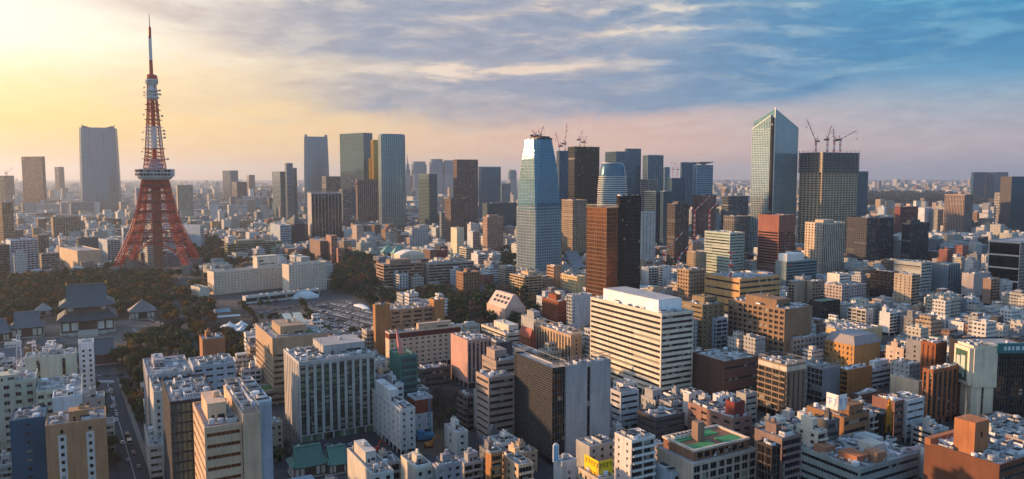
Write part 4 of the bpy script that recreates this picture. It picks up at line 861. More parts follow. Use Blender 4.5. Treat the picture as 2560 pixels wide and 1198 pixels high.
def tower_frame(uc, vt, vb, ul, ur, a):
    a = R_(a); y = y_from_base(vb); zt = z_from_top(y, vt); zm = zt * .45; x = x_at(uc, y, zm)
    dR = (cos(a), -sin(a)); dL = (sin(a), cos(a))
    W = run_len(x, y, zm, dR[0], dR[1], ur); D = run_len(x, y, zm, dL[0], dL[1], ul)
    cx, cy_ = x + dR[0] * W / 2 + dL[0] * D / 2, y + dR[1] * W / 2 + dL[1] * D / 2
    return (cx, cy_), -a, W, D, zt, y
def reg(label, pos, rz, W, D, y, u0, u1, vt, vb, h, nick=''):
    HAND.append(dict(rect=(pos[0], pos[1], rz, W, D), y=y, u0=u0, u1=u1, vt=vt, vb=vb, label=label, h=h, nick=nick, W=W, D=D, pos=pos))

# tapered blue and gold tower
pos, rz, W, D, zt, y = tower_frame(1339, 347, 702, 1290, 1403, -38)
lab = 'tapering glass tower with white window grid below and blue and gold glass top'
t = thing('office_tower', lab, 'office tower', (*pos, 0), rz); reg(lab, pos, rz, W, D, y, 1290, 1403, 347, 702, zt, 'tapering glass tower')
def cut_rect(W, D, c, z, dx=0, dy=0):
    w, d = W / 2, D / 2
    return [(-w + c + dx, -d + dy, z), (w - c + dx, -d + dy, z), (w + dx, -d + c + dy, z), (w + dx, d - c + dy, z), (w - c + dx, d + dy, z), (-w + c + dx, d + dy, z), (-w + dx, d - c + dy, z), (-w + dx, -d + c + dy, z)]
prof = [(0, .985, .8), (.35, .985, 1.3), (.55, .97, 2.2), (.72, .93, 3.6), (.86, .84, 5.2), (1.0, .71, 7)]
gridded(t, [cut_rect(W * s_, D * s_, c, zt * q) for q, s_, c in prof], 3.6, 4.2, 'glass_sky', (.30, .38, .42, 1), .13, .10)
b = MB()
z0_, z1_ = 4, zt * .62
for f_, Lf in ((0, W), (1, D)):
    n = round(Lf / 3.6); fc = Faces(W * .985 + .3, D * .985 + .3); k = 0 if f_ == 0 else 3
    for i in range(n + 1): fc.box(b, k, min(max(i * Lf / n, 1.5), Lf - 1.5) - .45, min(max(i * Lf / n, 1.5), Lf - 1.5) + .45, z0_, zt * .5, -.9, .15)
    m = int(zt * .5 / 4.2)
    for j in range(m + 1): fc.box(b, k, 1.2, Lf - 1.2, 4 + j * 4.2 - .5, 4 + j * 4.2 + .5, -.9, .05)
b.obj('wall', 'wall_finish', t, color=(.30, .36, .38, 1))
b = MB(); [(fc.box(b, k, 1.2, fc.len[k] - 1.2, 4, zt * .5, -.9, -.45)) for k in (0, 3)]; b.obj('window', 'glass_dark', t)
b = MB(); b.box(-W * .3, W * .3, -D * .3, D * .3, zt, zt + 2.5); b.box(-W * .1, W * .28, -D * .2, D * .2, zt + 2.5, zt + 5); b.obj('roof', 'dark_metal', t)

# pointed tower: two glass leaves either side of a dark seam
pos, rz, W, D, zt, y = tower_frame(1930, 274, 645, 1877, 1991, -38)
lab = 'tall sharp-pointed glass tower with a dark centre seam, sunlit on its left leaf'
t = thing('office_tower', lab, 'office tower', (*pos, 0), rz); reg(lab, pos, rz, W, D, y, 1877, 1991, 274, 645, zt, 'sharp pointed glass tower')
w, d = W / 2, D / 2
def zz(v): return z_from_top(y, v)
zl, zr_, zs1, zs2 = zz(319), zz(316), zz(288), zz(272)
g = MB()
def prism(pts, tops):
    n = len(pts)
    for i in range(n):
        j = (i + 1) % n; g.quad((*pts[i], 0), (*pts[j], 0), (*pts[j], tops[j]), (*pts[i], tops[i]))
    g.poly([(*pts[i], tops[i]) for i in range(n)])
prism([(-w + 3.4, -d), (w, -d), (w, d), (-w + 3.4, d)], [zs2, zr_, zr_ - 12, zs1 - 10])
prism([(-w, -d + 7), (-w + 3.2, -d + 7), (-w + 3.2, d), (-w, d)], [zs1, zs1, zl, zl])
g.obj('glazing', 'glass_silver', t)
b = MB(); n = round(W / 3.4)
for i in range(n + 1):
    f_ = i / n; x_ = -w + 3.4 + (2 * w - 3.4) * f_; zt_ = zs2 + (zr_ - zs2) * f_; b.box(x_ - .17, x_ + .17, -d - .4, -d - .01, 0, zt_)
n = round((D - 7) / 3.4)
for i in range(n + 1):
    f_ = i / n; y_ = -d + 7 + (2 * d - 7) * f_; zt_ = zs1 + (zl - zs1) * f_; b.box(-w - .4, -w - .01, y_ - .17, y_ + .17, 0, zt_)
for j in range(int(zr_ / 4.2)):
    b.box(-w + 3.4, w, -d - .2, -d - .02, j * 4.2, j * 4.2 + .2); b.box(-w - .3, -w - .02, -d + 7, d, j * 4.2, j * 4.2 + .35)
b.bar((-w + 3.4, -d, 0), (-w + 3.4, -d, zs2 + 3), .7); b.bar((-w + 3.4, -d, zs2), (w, -d, zr_), .7); b.bar((-w, -d + 7, zs1), (-w, d, zl), .7)
b.obj('mullion', 'metal_finish', t, color=(.6, .62, .6, 1))
b = MB(); b.box(-w + .6, -w + 3.3, -d + 2.5, -d + 7, 0, zs1 - 4); b.obj('seam', 'glass_black', t)
antenna(t, -w + 5, -d + 4, zs2 - 4, 9)

# rounded layered tower
y = y_from_base(642); zt = z_from_top(y, 408); x = x_at(1537, y, zt * .6)
lab = 'round layered tower with white floor rings and a domed glass top'
t = thing('office_tower', lab, 'office tower', (x, y + 35, 0), 0); k_ = (y + 35) / F
reg(lab, (x, y + 35), 0, 70, 70, y, 1497, 1578, 408, 642, zt, 'round layered tower')
def rad(v): 
    for (v0, r0), (v1, r1) in zip(RP, RP[1:]):
        if v0 <= v <= v1: return (r0 + (r1 - r0) * (v - v0) / (v1 - v0)) * k_
RP = [(400, 24), (408, 27), (416, 31), (435, 34), (470, 37), (560, 40), (700, 41)]
zs = [zz_ * 1.0 for zz_ in range(0, int(zt), 4)]
def vz(z): return proj(x, y, z)[1]
g = MB(); g.lathe([(rad(min(699, vz(z))) - 1.2, z) for z in zs] + [(rad(409) - 2, zt)], 28); g.obj('glazing', 'glass_blue', t)
b = MB()
for z in zs[:-6]:
    r = rad(min(699, vz(z))); b.lathe([(r - 1.3, z), (r, z), (r, z + 1.5), (r - 1.3, z + 1.5)], 28)
r = rad(409); b.lathe([(r - 2.5, zt - 1), (r - 1.8, zt - 1), (r - 1.8, zt + 1.5), (r - 2.5, zt + 1.5)], 28)
b.obj('floor_ring', 'wall_finish', t, color=(.60, .57, .52, 1))

# skyline towers on the left
def lofted(label, name, uc, vb, prof, sq, gl, col, asp=1.0, n=20, rz=0.0, nb=5, fl=6, nick='', pw=4.0):
    y = y_from_base(vb); k_ = (y + 20) / F; zt = z_from_top(y, prof[-1][0]); x = x_at(uc, y, zt * .6)
    t = thing(name, label, name.replace('_', ' '), (x, y + 20, 0), rz); rings = []
    for v, r in prof:
        z = max(0, z_from_top(y, v)); ring = []
        for i in range(n):
            a = 2 * pi * i / n; c, s_ = cos(a), sin(a); q = (abs(c) ** pw + abs(s_) ** pw) ** (-1 / pw); ring.append((r * k_ * c * q, r * k_ * asp * s_ * q, z))
        rings.append(ring)
    gridded(t, rings, nb, fl, gl, col, .35, .3)
    rr = max(p[1] for p in prof) * k_; reg(label, (x, y + 20), rz, 2 * rr, 2 * rr * asp, y, uc - prof[0][1], uc + prof[0][1], prof[-1][0], vb, zt, nick)
    return t, rings, k_
t, rg, k_ = lofted('huge pale blue-grey tower with curved crown wings on the left skyline', 'office_tower', 243, 530, [(530, 44), (430, 42.5), (335, 40.5), (320, 40)], 0, 'glass_blue', (.35, .38, .42, 1), .8, 24, 0.35, 6, 5, 'huge curved left skyline tower')
b = MB(); zt = rg[-1][0][2]
for sx in (-1, 1):
    for q in range(5): b.box(sx * (30 - q * 4.5) * k_, sx * (30 - q * 4.5 + 4) * k_, -14 * k_, 14 * k_, zt - 2, zt + (4 - q) * 2.2)
    b.bar((sx * 33 * k_, 0, zt), (sx * 37 * k_, 0, zt + 14), 1.6)
b.obj('crown', 'dark_metal', t)
b = MB()
for sx in (-1, 1): b.bar((sx * 13 * k_, -33.6 * k_, 0), (sx * 16 * k_, -32.4 * k_, zt * .93), 1.5)
b.obj('groove', 'dark_metal', t)
t, rg, k_ = lofted('grey glass tower with a concave top between two horns, left centre skyline', 'office_tower', 788, 525, [(525, 30.5), (420, 29.5), (342, 27.6)], 0, 'glass_blue', (.30, .31, .34, 1), .7, 20, 0.3, 5, 4.5, 'horned grey tower', 8.0)
b = MB(); zt = rg[-1][0][2]
for sx in (-1, 1): b.box(sx * 21 * k_, sx * 27 * k_, -12 * k_, 12 * k_, zt - .5, zt + 9)
b.obj('crown', 'wall_finish', t, color=(.25, .26, .3, 1))
lofted('teal round-edged residential tower with balcony bands, tallest left of centre', 'apartment_building', 977, 582, [(582, 31), (345, 30.6), (338, 30), (335, 27.5)], 0, 'glass_teal', (.38, .44, .46, 1), .7, 20, 0.4, 6, 3.4, 'teal round-edged tower', 7.0)
y = y_from_base(470, 0)
for (u, vt, rpx, lab, spire) in ((1019, 410, 8, 'hazy far tower tapering to a thin spire on the horizon', 1), (1047, 404, 17, 'hazy far tower group right of the spired tower', 0), (1091, 398, 16, 'hazy far purple twin-block tower behind the brown grid tower', 0), (1121, 401, 12, 'hazy far pale tower touching the left side of the brown grid tower', 0), (1281, 425, 9, 'hazy far grey block left of the tapering tower', 0)):
    yy = 5600; zt = z_from_top(yy, vt); x = x_at(u, yy, zt); r = rpx * yy / F
    t = thing('office_tower', lab, 'office tower', (x, yy, 0), .4); g = MB(); 
    if spire:
        g.loft([cut_rect(2 * r * s_, 2 * r * s_, r * .2, zt * q) for q, s_ in ((0, 1), (.62, 1), (.63, .72), (.82, .70), (.83, .5), (.98, .46), (.99, .25), (1.1, .1))]); g.bar((0, 0, zt * 1.08), (0, 0, z_from_top(yy, 384)), 4, r2=1)
    else:
        g.loft([cut_rect(2 * r, 1.6 * r, r * .15, 0), cut_rect(2 * r, 1.6 * r, r * .15, zt * .92), cut_rect(1.7 * r, 1.4 * r, r * .15, zt * .925), cut_rect(1.7 * r, 1.4 * r, r * .15, zt)])
    g.obj('glazing', 'glass_blue', t); b = MB()
    for i in range(int(zt / 12)): b.loft([cut_rect(2 * r + 1, (2 if spire else 1.6) * r + 1, r * .15, i * 8.0 + 2), cut_rect(2 * r + 1, (2 if spire else 1.6) * r + 1, r * .15, i * 8.0 + 6)])
    b.obj('wall', 'wall_finish', t, color=(.34, .33, .38, 1))

# extras fixed to listed buildings
def P(lab): 
    for k, v in NAMES.items():
        if k.startswith(lab): return v
    raise KeyError(lab)
r, W, D, zt, x, y = P('pale blue banded tower under')
b = MB(); b.lathe([(5, zt), (5, zt + 3), (W * .46, zt + 7.5), (W * .47, zt + 8.5), (W * .44, zt + 8.8)], 24); b.obj('helipad', 'wall_finish', r, color=(.5, .56, .58, 1)); antenna(r, 0, 0, zt + 8.5, 9)
r, W, D, zt, x, y = P('unfinished tower')
b = MB()
for (w, d, z) in ((W + 3, D + 3, zt - 34),):
    for j in range(8):
        z_ = z + j * 4.6
        b.box(-w / 2, w / 2, -d / 2 - .25, -d / 2, z_, z_ + 3.4); b.box(-w / 2, w / 2, d / 2, d / 2 + .25, z_, z_ + 3.4)
        b.box(-w / 2 - .25, -w / 2, -d / 2, d / 2, z_, z_ + 3.4); b.box(w / 2, w / 2 + .25, -d / 2, d / 2, z_, z_ + 3.4)
b.obj('scaffold', 'metal_finish', r, color=(.10, .09, .09, 1))
fb = MB()
for i in range(9):
    for sy in (-1, 1): fb.bar((-W / 2 + i * W / 8, sy * (D / 2 + 1.8), zt - 36), (-W / 2 + i * W / 8, sy * (D / 2 + 1.8), zt + 6), .35); fb.bar((sy * (W / 2 + 1.8), -D / 2 + i * D / 8, zt - 36), (sy * (W / 2 + 1.8), -D / 2 + i * D / 8, zt + 6), .35)
fb.obj('scaffold_pole', 'frame_metal', r)
sb = MB(); fc = Faces(W, D)
for j in range(int((zt - 36) / 4.3)):
    for k in range(4): fc.box(sb, k, 1, fc.len[k] - 1, j * 4.3 - .3, j * 4.3 + .1, 0.01, .9 if k in (0, 2) else 1.1)
sb.obj('floor_slab', 'wall_finish', r, color=(.55, .50, .42, 1))
r, W, D, zt, x, y = P('large cream and black striped')
b = MB(); x0, x1, y0, y1 = -W / 2 + 1.6, W * .36, D * .0 - D * .42, D * .36
b.box(x0 + 2, x1, y0 + 1, y1, zt + .3, zt + 8.6); ph = b.obj('penthouse', 'render_finish', r, color=(.84, .84, .84, 1))
b = MB(); b.box(x0 + 2.2, x1 - .2, y0 + 1.2, y1 - .2, zt + 8.6, zt + 8.9); b.obj('roof', 'roof_finish', ph, color=(.4, .4, .4, 1))
r, W, D, zt, x, y = P('large tan broadcasting')
b = MB(); hm = 27
for i in range(6): b.bar((0, 0, zt + i * hm / 6), (0, 0, zt + (i + 1) * hm / 6), 1.1 - i * .1, 8, mi=i % 2)
for z_ in (.45, .93): b.lathe([(1.2, zt + hm * z_), (3.6, zt + hm * z_ + .2), (3.6, zt + hm * z_ + 1.5), (1.2, zt + hm * z_ + 1.6)], 12, mi=0)
mat_plain('red_white_a', rgb(190, 70, 40), .6); mat_plain('red_white_b', rgb(215, 210, 205), .6)
b.obj('mast', ['red_white_a', 'red_white_b'], r, (-W * .38, -D * .1, 0))
r, W, D, zt, x, y = P('orange sunlit hall')
b = MB(); w, d = W / 2, D / 2
b.loft([[(-w - .6, -d - .6, zt + 1), (w + .6, -d - .6, zt + 1), (w + .6, d + .6, zt + 1), (-w - .6, d + .6, zt + 1)], [(-w + 3, -d + 3, zt + 7.5), (w - 3, -d + 3, zt + 7.5), (w - 3, d - 3, zt + 7.5), (-w + 3, d - 3, zt + 7.5)]])
b.obj('attic', 'tile_finish', r, color=(.30, .27, .27, 1))
r, W, D, zt, x, y = P('pale pink building with a steep')
b = MB(); w, d = W / 2, D / 2
b.poly([(-w, -d, zt), (w, -d, zt), (w, d, zt), (-w, d, zt)]); z2 = zt + 14; q = w * .15
b.quad((-w, d, zt), (-w, -d, zt), (-q, -d + 1, z2), (-q, d - 1, z2)); b.quad((w, -d, zt), (w, d, zt), (q, d - 1, z2), (q, -d + 1, z2))
b.quad((-w, -d, zt), (w, -d, zt), (q, -d + 1, z2), (-q, -d + 1, z2)); b.quad((w, d, zt), (-w, d, zt), (-q, d - 1, z2), (q, d - 1, z2)); b.quad((-q, -d + 1, z2), (q, -d + 1, z2), (q, d - 1, z2), (-q, d - 1, z2))
rf = b.obj('sloped_roof', 'wall_finish', r, color=(.66, .48, .40, 1)); b = MB()
nrm = Vector((-(z2 - zt), 0, w - q)).normalized()
for row in range(2):
    for i in range(4):
        t0, t1 = .35 + row * .28, .52 + row * .28; y0 = -d + 3 + i * (2 * d - 8) / 4; y1 = y0 + (2 * d - 8) / 4 * .7
        pts = [(-w + (w - q) * t0 , y1), (-w + (w - q) * t0, y0), (-w + (w - q) * t1, y0), (-w + (w - q) * t1, y1)]
        b.poly([(px + nrm.x * .15, py, zt + (px + w) / (w - q) * (z2 - zt) + nrm.z * .15) for px, py in pts])
b.obj('skylight', 'glass_dark', rf)
r, W, D, zt, x, y = P('orange pointed brick house'); b = MB(); w, d = W / 2, D / 2
b.loft([[(-w - .3, -d - .3, zt + 1), (w + .3, -d - .3, zt + 1), (w + .3, d + .3, zt + 1), (-w - .3, d + .3, zt + 1)], [(-.2, -d, zt + 8), (.2, -d, zt + 8), (.2, d, zt + 8), (-.2, d, zt + 8)]]); b.obj('pitched_roof', 'tile_finish', r, color=(.36, .08, .05, 1))
r, W, D, zt, x, y = P('black block with a pitched roof'); b = MB(); w, d = W / 2, D / 2
b.loft([[(-w - .3, -d - .3, zt + 1), (w + .3, -d - .3, zt + 1), (w + .3, d + .3, zt + 1), (-w - .3, d + .3, zt + 1)], [(-1, -1, zt + 20), (1, -1, zt + 20), (1, 1, zt + 20), (-1, 1, zt + 20)]]); b.obj('pitched_roof', 'tile_finish', r, color=(.05, .055, .06, 1))
r, W, D, zt, x, y = P('white-roofed school gymnasium'); b = MB(); w, d = W / 2, D / 2
b.loft([[(x_, -d, zt + .4 + 7 * (1 - (x_ / w) ** 2)) for x_ in [w * (i / 5 - 1) for i in range(11)]] + [(w, -d, zt), (-w, -d, zt)], [(x_, d, zt + .4 + 7 * (1 - (x_ / w) ** 2)) for x_ in [w * (i / 5 - 1) for i in range(11)]] + [(w, d, zt), (-w, d, zt)]])
b.poly([(x_, -d, zt + .4 + 7 * (1 - (x_ / w) ** 2)) for x_ in [w * (i / 5 - 1) for i in range(11)]]); b.obj('curved_roof', 'render_finish', r, color=(.72, .68, .60, 1))
r, W, D, zt, x, y = P('teal glass block with stepped'); b = MB()
b.loft([[(-1.6, -1.6, zt + .5), (1.6, -1.6, zt + .5), (1.6, 1.6, zt + .5), (-1.6, 1.6, zt + .5)], [(-3.4, -.3, zt + 16), (-2.8, -.3, zt + 16), (-2.8, .3, zt + 16), (-3.4, .3, zt + 16)]]); b.obj('spike', 'paint_finish', r, (-W * .1, 0, 0), (.72, .25, .22, 1))
r, W, D, zt, x, y = P('small brown building with rounded'); b = MB(); b.lathe([(W * .33 * cos(q), zt + 1 + W * .2 * sin(q)) for q in (0, .3, .6, .9, 1.2, 1.5)], 16); b.obj('dome', 'metal_finish', r, color=(.25, .36, .30, 1))
r, W, D, zt, x, y = P('teal glass office with red'); b = MB(); b.box(-W * .45, W * .1, -D * .4, D * .4, zt + .3, zt + 11); b.obj('penthouse', 'render_finish', r, color=(.75, .73, .68, 1))
b = MB(); [b.box(-W * .48 + i * 1.5, -W * .48 + i * 1.5 + (1.0 if i % 3 else .6), -D / 2 - .35, -D / 2 - .2, zt - 3.6, zt - 2.3) for i in range(7)]; b.obj('sign_lettering', 'paint_finish', r, color=(.6, .06, .05, 1))

# ------------------------------------------------------------ signs and billboards
def rooftop_sign(label, u, v0, v1, vb, faces, bg, fg, seed, rows=2, name='billboard', z=None):
    """box of panels; the lettering in the photo is blurred to blocks, so are the marks"""
    rnd = random.Random(seed); y = y_from_base(vb); zt, zb = z_from_top(y, v0), z_from_top(y, v1); x = x_at(u, y, zt); h = zt - zb
    t = thing(name, label, name, (x, y, zb), R_(faces[0])); 
    for i, (w, rot) in enumerate(faces[1]):
        b = MB(); b.box(0, w, 0, .25, 0, h) if w > 0 else b.box(w, 0, 0, .25, 0, h)
        pn = b.obj('panel', 'paint_finish', t, color=bg); pn.rotation_euler.z = R_(rot)
        m = MB(); x0 = min(0, w) + .08 * abs(w); 
        for r_ in range(rows):
            zc = h * (1 - (r_ + .5) / rows); hh = h / rows * .5; xx = x0
            while xx < max(0, w) - .1 * abs(w):
                lw = hh * rnd.uniform(.5, 1.0)
                k = rnd.random()
                m.box(xx, xx + lw * .82, -.05, -.001, zc + hh * .28, zc + hh * .45); m.box(xx + lw * .3, xx + lw * .5, -.05, -.001, zc - hh * .45, zc + hh * .27)
                if k < .6: m.box(xx, xx + lw * .29, -.05, -.001, zc - hh * .4, zc - hh * .2)
                if k > .3: m.box(xx + lw * .51, xx + lw * .8, -.05, -.001, zc - hh * .12, zc + hh * .08)
                xx += lw * 1.15
        m.obj('lettering', 'paint_finish', pn, color=fg)
    f = MB()
    for (w, rot) in faces[1]:
        for i in range(5):
            xx = w * i / 4; c, s_ = cos(R_(rot)), sin(R_(rot)); f.bar((xx * c - .5 * s_, xx * s_ + .5 * c, -2), (xx * c - .5 * s_, xx * s_ + .5 * c, h * .95), .1); f.bar((xx * c - .5 * s_, xx * s_ + .5 * c, h * .95), (xx * c - 3.5 * s_, xx * s_ + 3.5 * c, -1.5), .09)
    f.obj('frame', 'frame_metal', t)
    return t
mat_plain('sign_backing', rgb(90, 90, 90)); mat_plain('deck_green', rgb(70, 138, 84), .7, nz=.3, scale=.4)
rooftop_sign('yellow corner billboard with dark lettering on the bottom edge', 1497, 1155, 1204, 1300, (29, [(7.4, 0), (-11, -90)]), (1.0, .58, .015, 1), rgb(96, 66, 20), 3)
# building below the yellow sign
B('office_building|small cream block carrying the yellow corner billboard|1497 1204 1310 1446 1536||b8a890|b|p4,3.6,.6,.5|e|vis=1198')
B('office_building|small white block with a blue arched sign in front of the louvred tower|1405 1160 1262 1384 1418||c4c2c0|b.5|b|e|')
y = y_from_base(1262); zt, zb = z_from_top(y, 1112), z_from_top(y, 1158); x = x_at(1391, y, zt)
t = thing('blade_sign', 'white and blue arched blade sign standing on the small white block', 'sign', (x, y + 2, zb), R_(29)); b = MB(); w = 1.5; h = zt - zb
b.box(-w, w, 0, .5, 0, h - w); b.poly([(w * cos(q * pi / 8), -.0, h - w + w * sin(q * pi / 8)) for q in range(9)]); b.poly([(w * cos(q * pi / 8), .5, h - w + w * sin(q * pi / 8)) for q in range(8, -1, -1)])
for q in range(8): b.quad((w * cos(q * pi / 8), 0, h - w + w * sin(q * pi / 8)), (w * cos(q * pi / 8), .5, h - w + w * sin(q * pi / 8)), (w * cos((q + 1) * pi / 8), .5, h - w + w * sin((q + 1) * pi / 8)), (w * cos((q + 1) * pi / 8), 0, h - w + w * sin((q + 1) * pi / 8)))
b.obj('panel', 'paint_finish', t, color=(.75, .78, .8, 1)); b = MB(); b.box(-w * .72, -.12, -.06, -.001, .3, h - w * .8); b.box(.12, w * .72, -.06, -.001, .3, h - w * .8); b.obj('blue_stripe', 'paint_finish', t, color=(.08, .36, .62, 1))
rooftop_sign('white roof sign box with pale blue lettering above the tan brown office', 2097, 989, 1028, 1160, (29, [(6.5, 0), (-7.5, -90)]), (.78, .76, .74, 1), (.34, .40, .62, 1), 5, 1, 'roof_sign')
rooftop_sign('white billboard with blurred blue lettering, bottom right', 2253, 1120, 1158, 1215, (20, [(11.5, -5)]), (.74, .76, .80, 1), (.10, .28, .62, 1), 8, 1)
r, W, D, zt, x, y = P('cream stone tower with a framed')
b = MB(); b.box(-W / 2 - 2.2, -W / 2 - .01, -D / 2 + .02, D / 2 - .2, zt - 23, zt - .3); b.box(-W / 2 - .0, W / 2 + .4, -D / 2 - 1.2, -D / 2 - .01, zt - 24, zt - .3); fr = b.obj('upper_block', 'wall_finish', r, color=shade(hexc('d2c6ae'), 1.0))
b = MB(); b.box(-W / 2 - 2.4, -W / 2 - 2.21, -D / 2 + 2, D / 2 - 2, zt - 21, zt - 2.5); sc = b.obj('screen', 'paint_finish', r, color=(.05, .11, .07, 1))
b = MB()
for (a0, a1, z0, z1) in ((.15, .5, .35, .85), (.42, .72, .2, .5), (.6, .9, .5, .8), (.2, .35, .1, .3)): b.box(-W / 2 - 2.5, -W / 2 - 2.41, -D / 2 + 2 + a0 * (D - 4), -D / 2 + 2 + a1 * (D - 4), zt - 21 + z0 * 18, zt - 21 + z1 * 18)
b.obj('screen_mark', 'paint_finish', sc, color=(.45, .52, .46, 1))
r, W, D, zt, x, y = P('black glass office with white piers')
b = MB(); b.box(-W / 2, W / 2, -D / 2 - .8, -D / 2 + .6, zt + 1.2, zt + 7.2); sg = b.obj('sign_band', 'paint_finish', r, color=(.03, .16, .17, 1)); b = MB()
rnd = random.Random(4); xx = -W / 2 + 4
while xx < W / 2 - 3: lw = rnd.uniform(1.2, 2.4); b = MB(); b.box(xx, xx + lw, -D / 2 - .95, -D / 2 - .81, zt + 3, zt + 5.4); b.obj('letter', 'paint_finish', sg, color=(.55, .65, .65, 1)); xx += lw + rnd.uniform(.8, 1.6)
r, W, D, zt, x, y = P('narrow black building with a golden'); b = MB()
for (x0, x1, z0, z1) in ((-.9, .9, 6, 8), (-1.6, 1.6, 3.5, 6), (-2.4, 2.4, 0, 3.5), (-3.0, 3.0, -5, 0), (-2.6, -1.2, -9, -5), (1.2, 2.6, -9, -5), (-.4, .4, 8, 9.5)): b.box(x0, x1, -D / 2 - .8, -D / 2 - .1, zt + z0, zt + z1)
b.obj('golden_crown', 'gold', r); b = MB(); [b.box(-1.2, 1.2, -D / 2 - .5, -D / 2 - .1, zt - 12 - i * 2.6, zt - 11 - i * 2.6) for i in range(3)]; b.obj('white_lettering', 'paint_finish', r, color=(.8, .8, .8, 1))

r, W, D, zt, x, y = P('long terrace building with a white window grid')
b = MB(); x0, x1, y0, y1 = -W * .40, W * .46, -D * .36, D * .42; hu = 4.6
b.box(x0, x1, y0, y1, zt + .25, zt + hu); up = b.obj('upper_storey', 'brick_finish', r, color=(.24, .12, .07, 1))
b = MB(); [b.box(x0 + 2 + i * 4.2, x0 + 5 + i * 4.2, y0 - .08, y0 - .01, zt + 1.2, zt + 3.6) for i in range(int((x1 - x0 - 3) / 4.2))]; b.obj('window', 'glass_dark', up)
b = MB()
for q in ((x0 - .5, x1 + .5, y0 - .5, y0 + .6), (x0 - .5, x1 + .5, y1 - .6, y1 + .5)): b.box(*q, zt + hu, zt + hu + 1)
for q in ((x0 - .5, x0 + .6, y0 + .6, y1 - .6), (x1 - .6, x1 + .5, y0 + .6, y1 - .6)): b.box(*q, zt + hu, zt + hu + 1)
b.obj('parapet', 'wall_finish', up, color=(.60, .50, .40, 1))
for (fx0, fx1, fy0, fy1) in ((.04, .46, .05, .36), (.60, .95, .1, .42), (.55, .8, .62, .93), (.05, .4, .6, .9)):
    b = MB(); b.box(x0 + (x1 - x0) * fx0, x0 + (x1 - x0) * fx1, y0 + (y1 - y0) * fy0, y0 + (y1 - y0) * fy1, zt + hu, zt + hu + .35); b.obj('green_deck', 'deck_green', up)
b = MB(); b.box(x0 + (x1 - x0) * .3, x0 + (x1 - x0) * .42, y0 + (y1 - y0) * .42, y0 + (y1 - y0) * .62, zt + hu, zt + hu + 9); b.obj('stair_tower', 'brick_finish', up, color=(.26, .17, .13, 1))
for i in range(7): o_ = link('air_conditioner', AC, up, (x0 + 3 + i * 2.5, y1 - 4, zt + hu + .35), (.7, .7, .66, 1)); o_.scale = (2, 2.4, 2)
r, W, D, zt, x, y = P('long cream hotel front')
b = MB(); b.box(W * .08, W * .36, -D * .3, D * .32, zt + .3, zt + 15); b.box(W * .07, W * .37, -D * .34, D * .36, zt + 15, zt + 16.2); ph = b.obj('penthouse', 'wall_finish', r, color=(.66, .60, .48, 1))
b = MB(); b.box(W * .12, W * .32, -D * .3 - .2, -D * .3 - .01, zt + 5, zt + 6.2); b.box(W * .1, W * .16, -D * .3 - .2, -D * .3 - .01, zt + 9, zt + 11); b.obj('window', 'glass_dark', ph)
r, W, D, zt, x, y = P('large low building with rusty sheds')
for i, (fx, fy, w_, d_, c_) in enumerate(((-.3, -.2, .2, .3, (.34, .14, .07, 1)), (-.1, -.35, .16, .2, (.36, .20, .12, 1)), (-.38, .2, .16, .2, (.30, .15, .09, 1)), (.1, -.1, .2, .25, (.5, .48, .42, 1)), (.3, .15, .22, .3, (.38, .42, .42, 1)))):
    b = MB(); xx, yy_ = W * fx, D * fy; ww, dd = W * w_ / 2, D * d_ / 2; b.box(xx - ww, xx + ww, yy_ - dd, yy_ + dd, zt + .3, zt + 4 + i % 2)
    for k in range(int(ww)): b.box(xx - ww + k * 2, xx - ww + k * 2 + .7, yy_ - dd - .1, yy_ + dd + .1, zt + 4 + i % 2, zt + 4.25 + i % 2)
    b.obj('roof_shed', 'tile_finish', r, color=c_)
r, W, D, zt, x, y = P('orange brick building with a roof stair tower'); b = MB(); b.box(-W * .42, -W * .14, -D * .12, D * .16, zt + .3, zt + 15); st = b.obj('stair_tower', 'brick_finish', r, color=(.40, .16, .07, 1)); b = MB(); b.box(-W * .30, -W * .27, -D * .12 - .1, -D * .12 - .01, zt + 8, zt + 10.4); b.obj('window', 'glass_dark', st)
b = MB(); b.box(-W / 2 - .08, W / 2 + .08, D * .42, D / 2 + .09, zt, zt + 3); b.obj('roof_wall', 'brick_finish', r, color=(.40, .16, .07, 1))
antenna(r, -W * .30, D * .1, zt + 15, 13); antenna(r, -W * .36, D * .05, zt + 15, 9); antenna(r, -W * .2, 0, zt + 15, 11)
r, W, D, zt, x, y = P('tan stepped building'); b = MB()
for i in range(2): X = -W * .1 + i * W * .2; b.quad((X, -D * .2, zt + 5), (X + W * .16, -D * .2, zt + 5), (X + W * .16, D * .15, zt + 10), (X, D * .15, zt + 10)); b.box(X, X + W * .16, -D * .2, D * .15, zt + .3, zt + 5)
b.obj('skylight', 'render_finish', r, color=(.7, .6, .45, 1))

r, W, D, zt, x, y = P('tan brick block beside'); b = MB()
for c in (.26, .72): b.box(-W / 2 + W * c - 1.5, -W / 2 + W * c + 1.5, -D / 2 - .05, -D / 2 - .001, 5, zt - 4)
b.obj('pale_strip', 'wall_finish', r, color=(.62, .62, .6, 1))
r, W, D, zt, x, y = P('slim dark tower with white dotted'); b = MB()
b.box(-W / 2 + W * .60, -W / 2 + W * .68, -D / 2 - .5, -D / 2 - .01, 0, zt); b.obj('dark_fin', 'dark_metal', r)
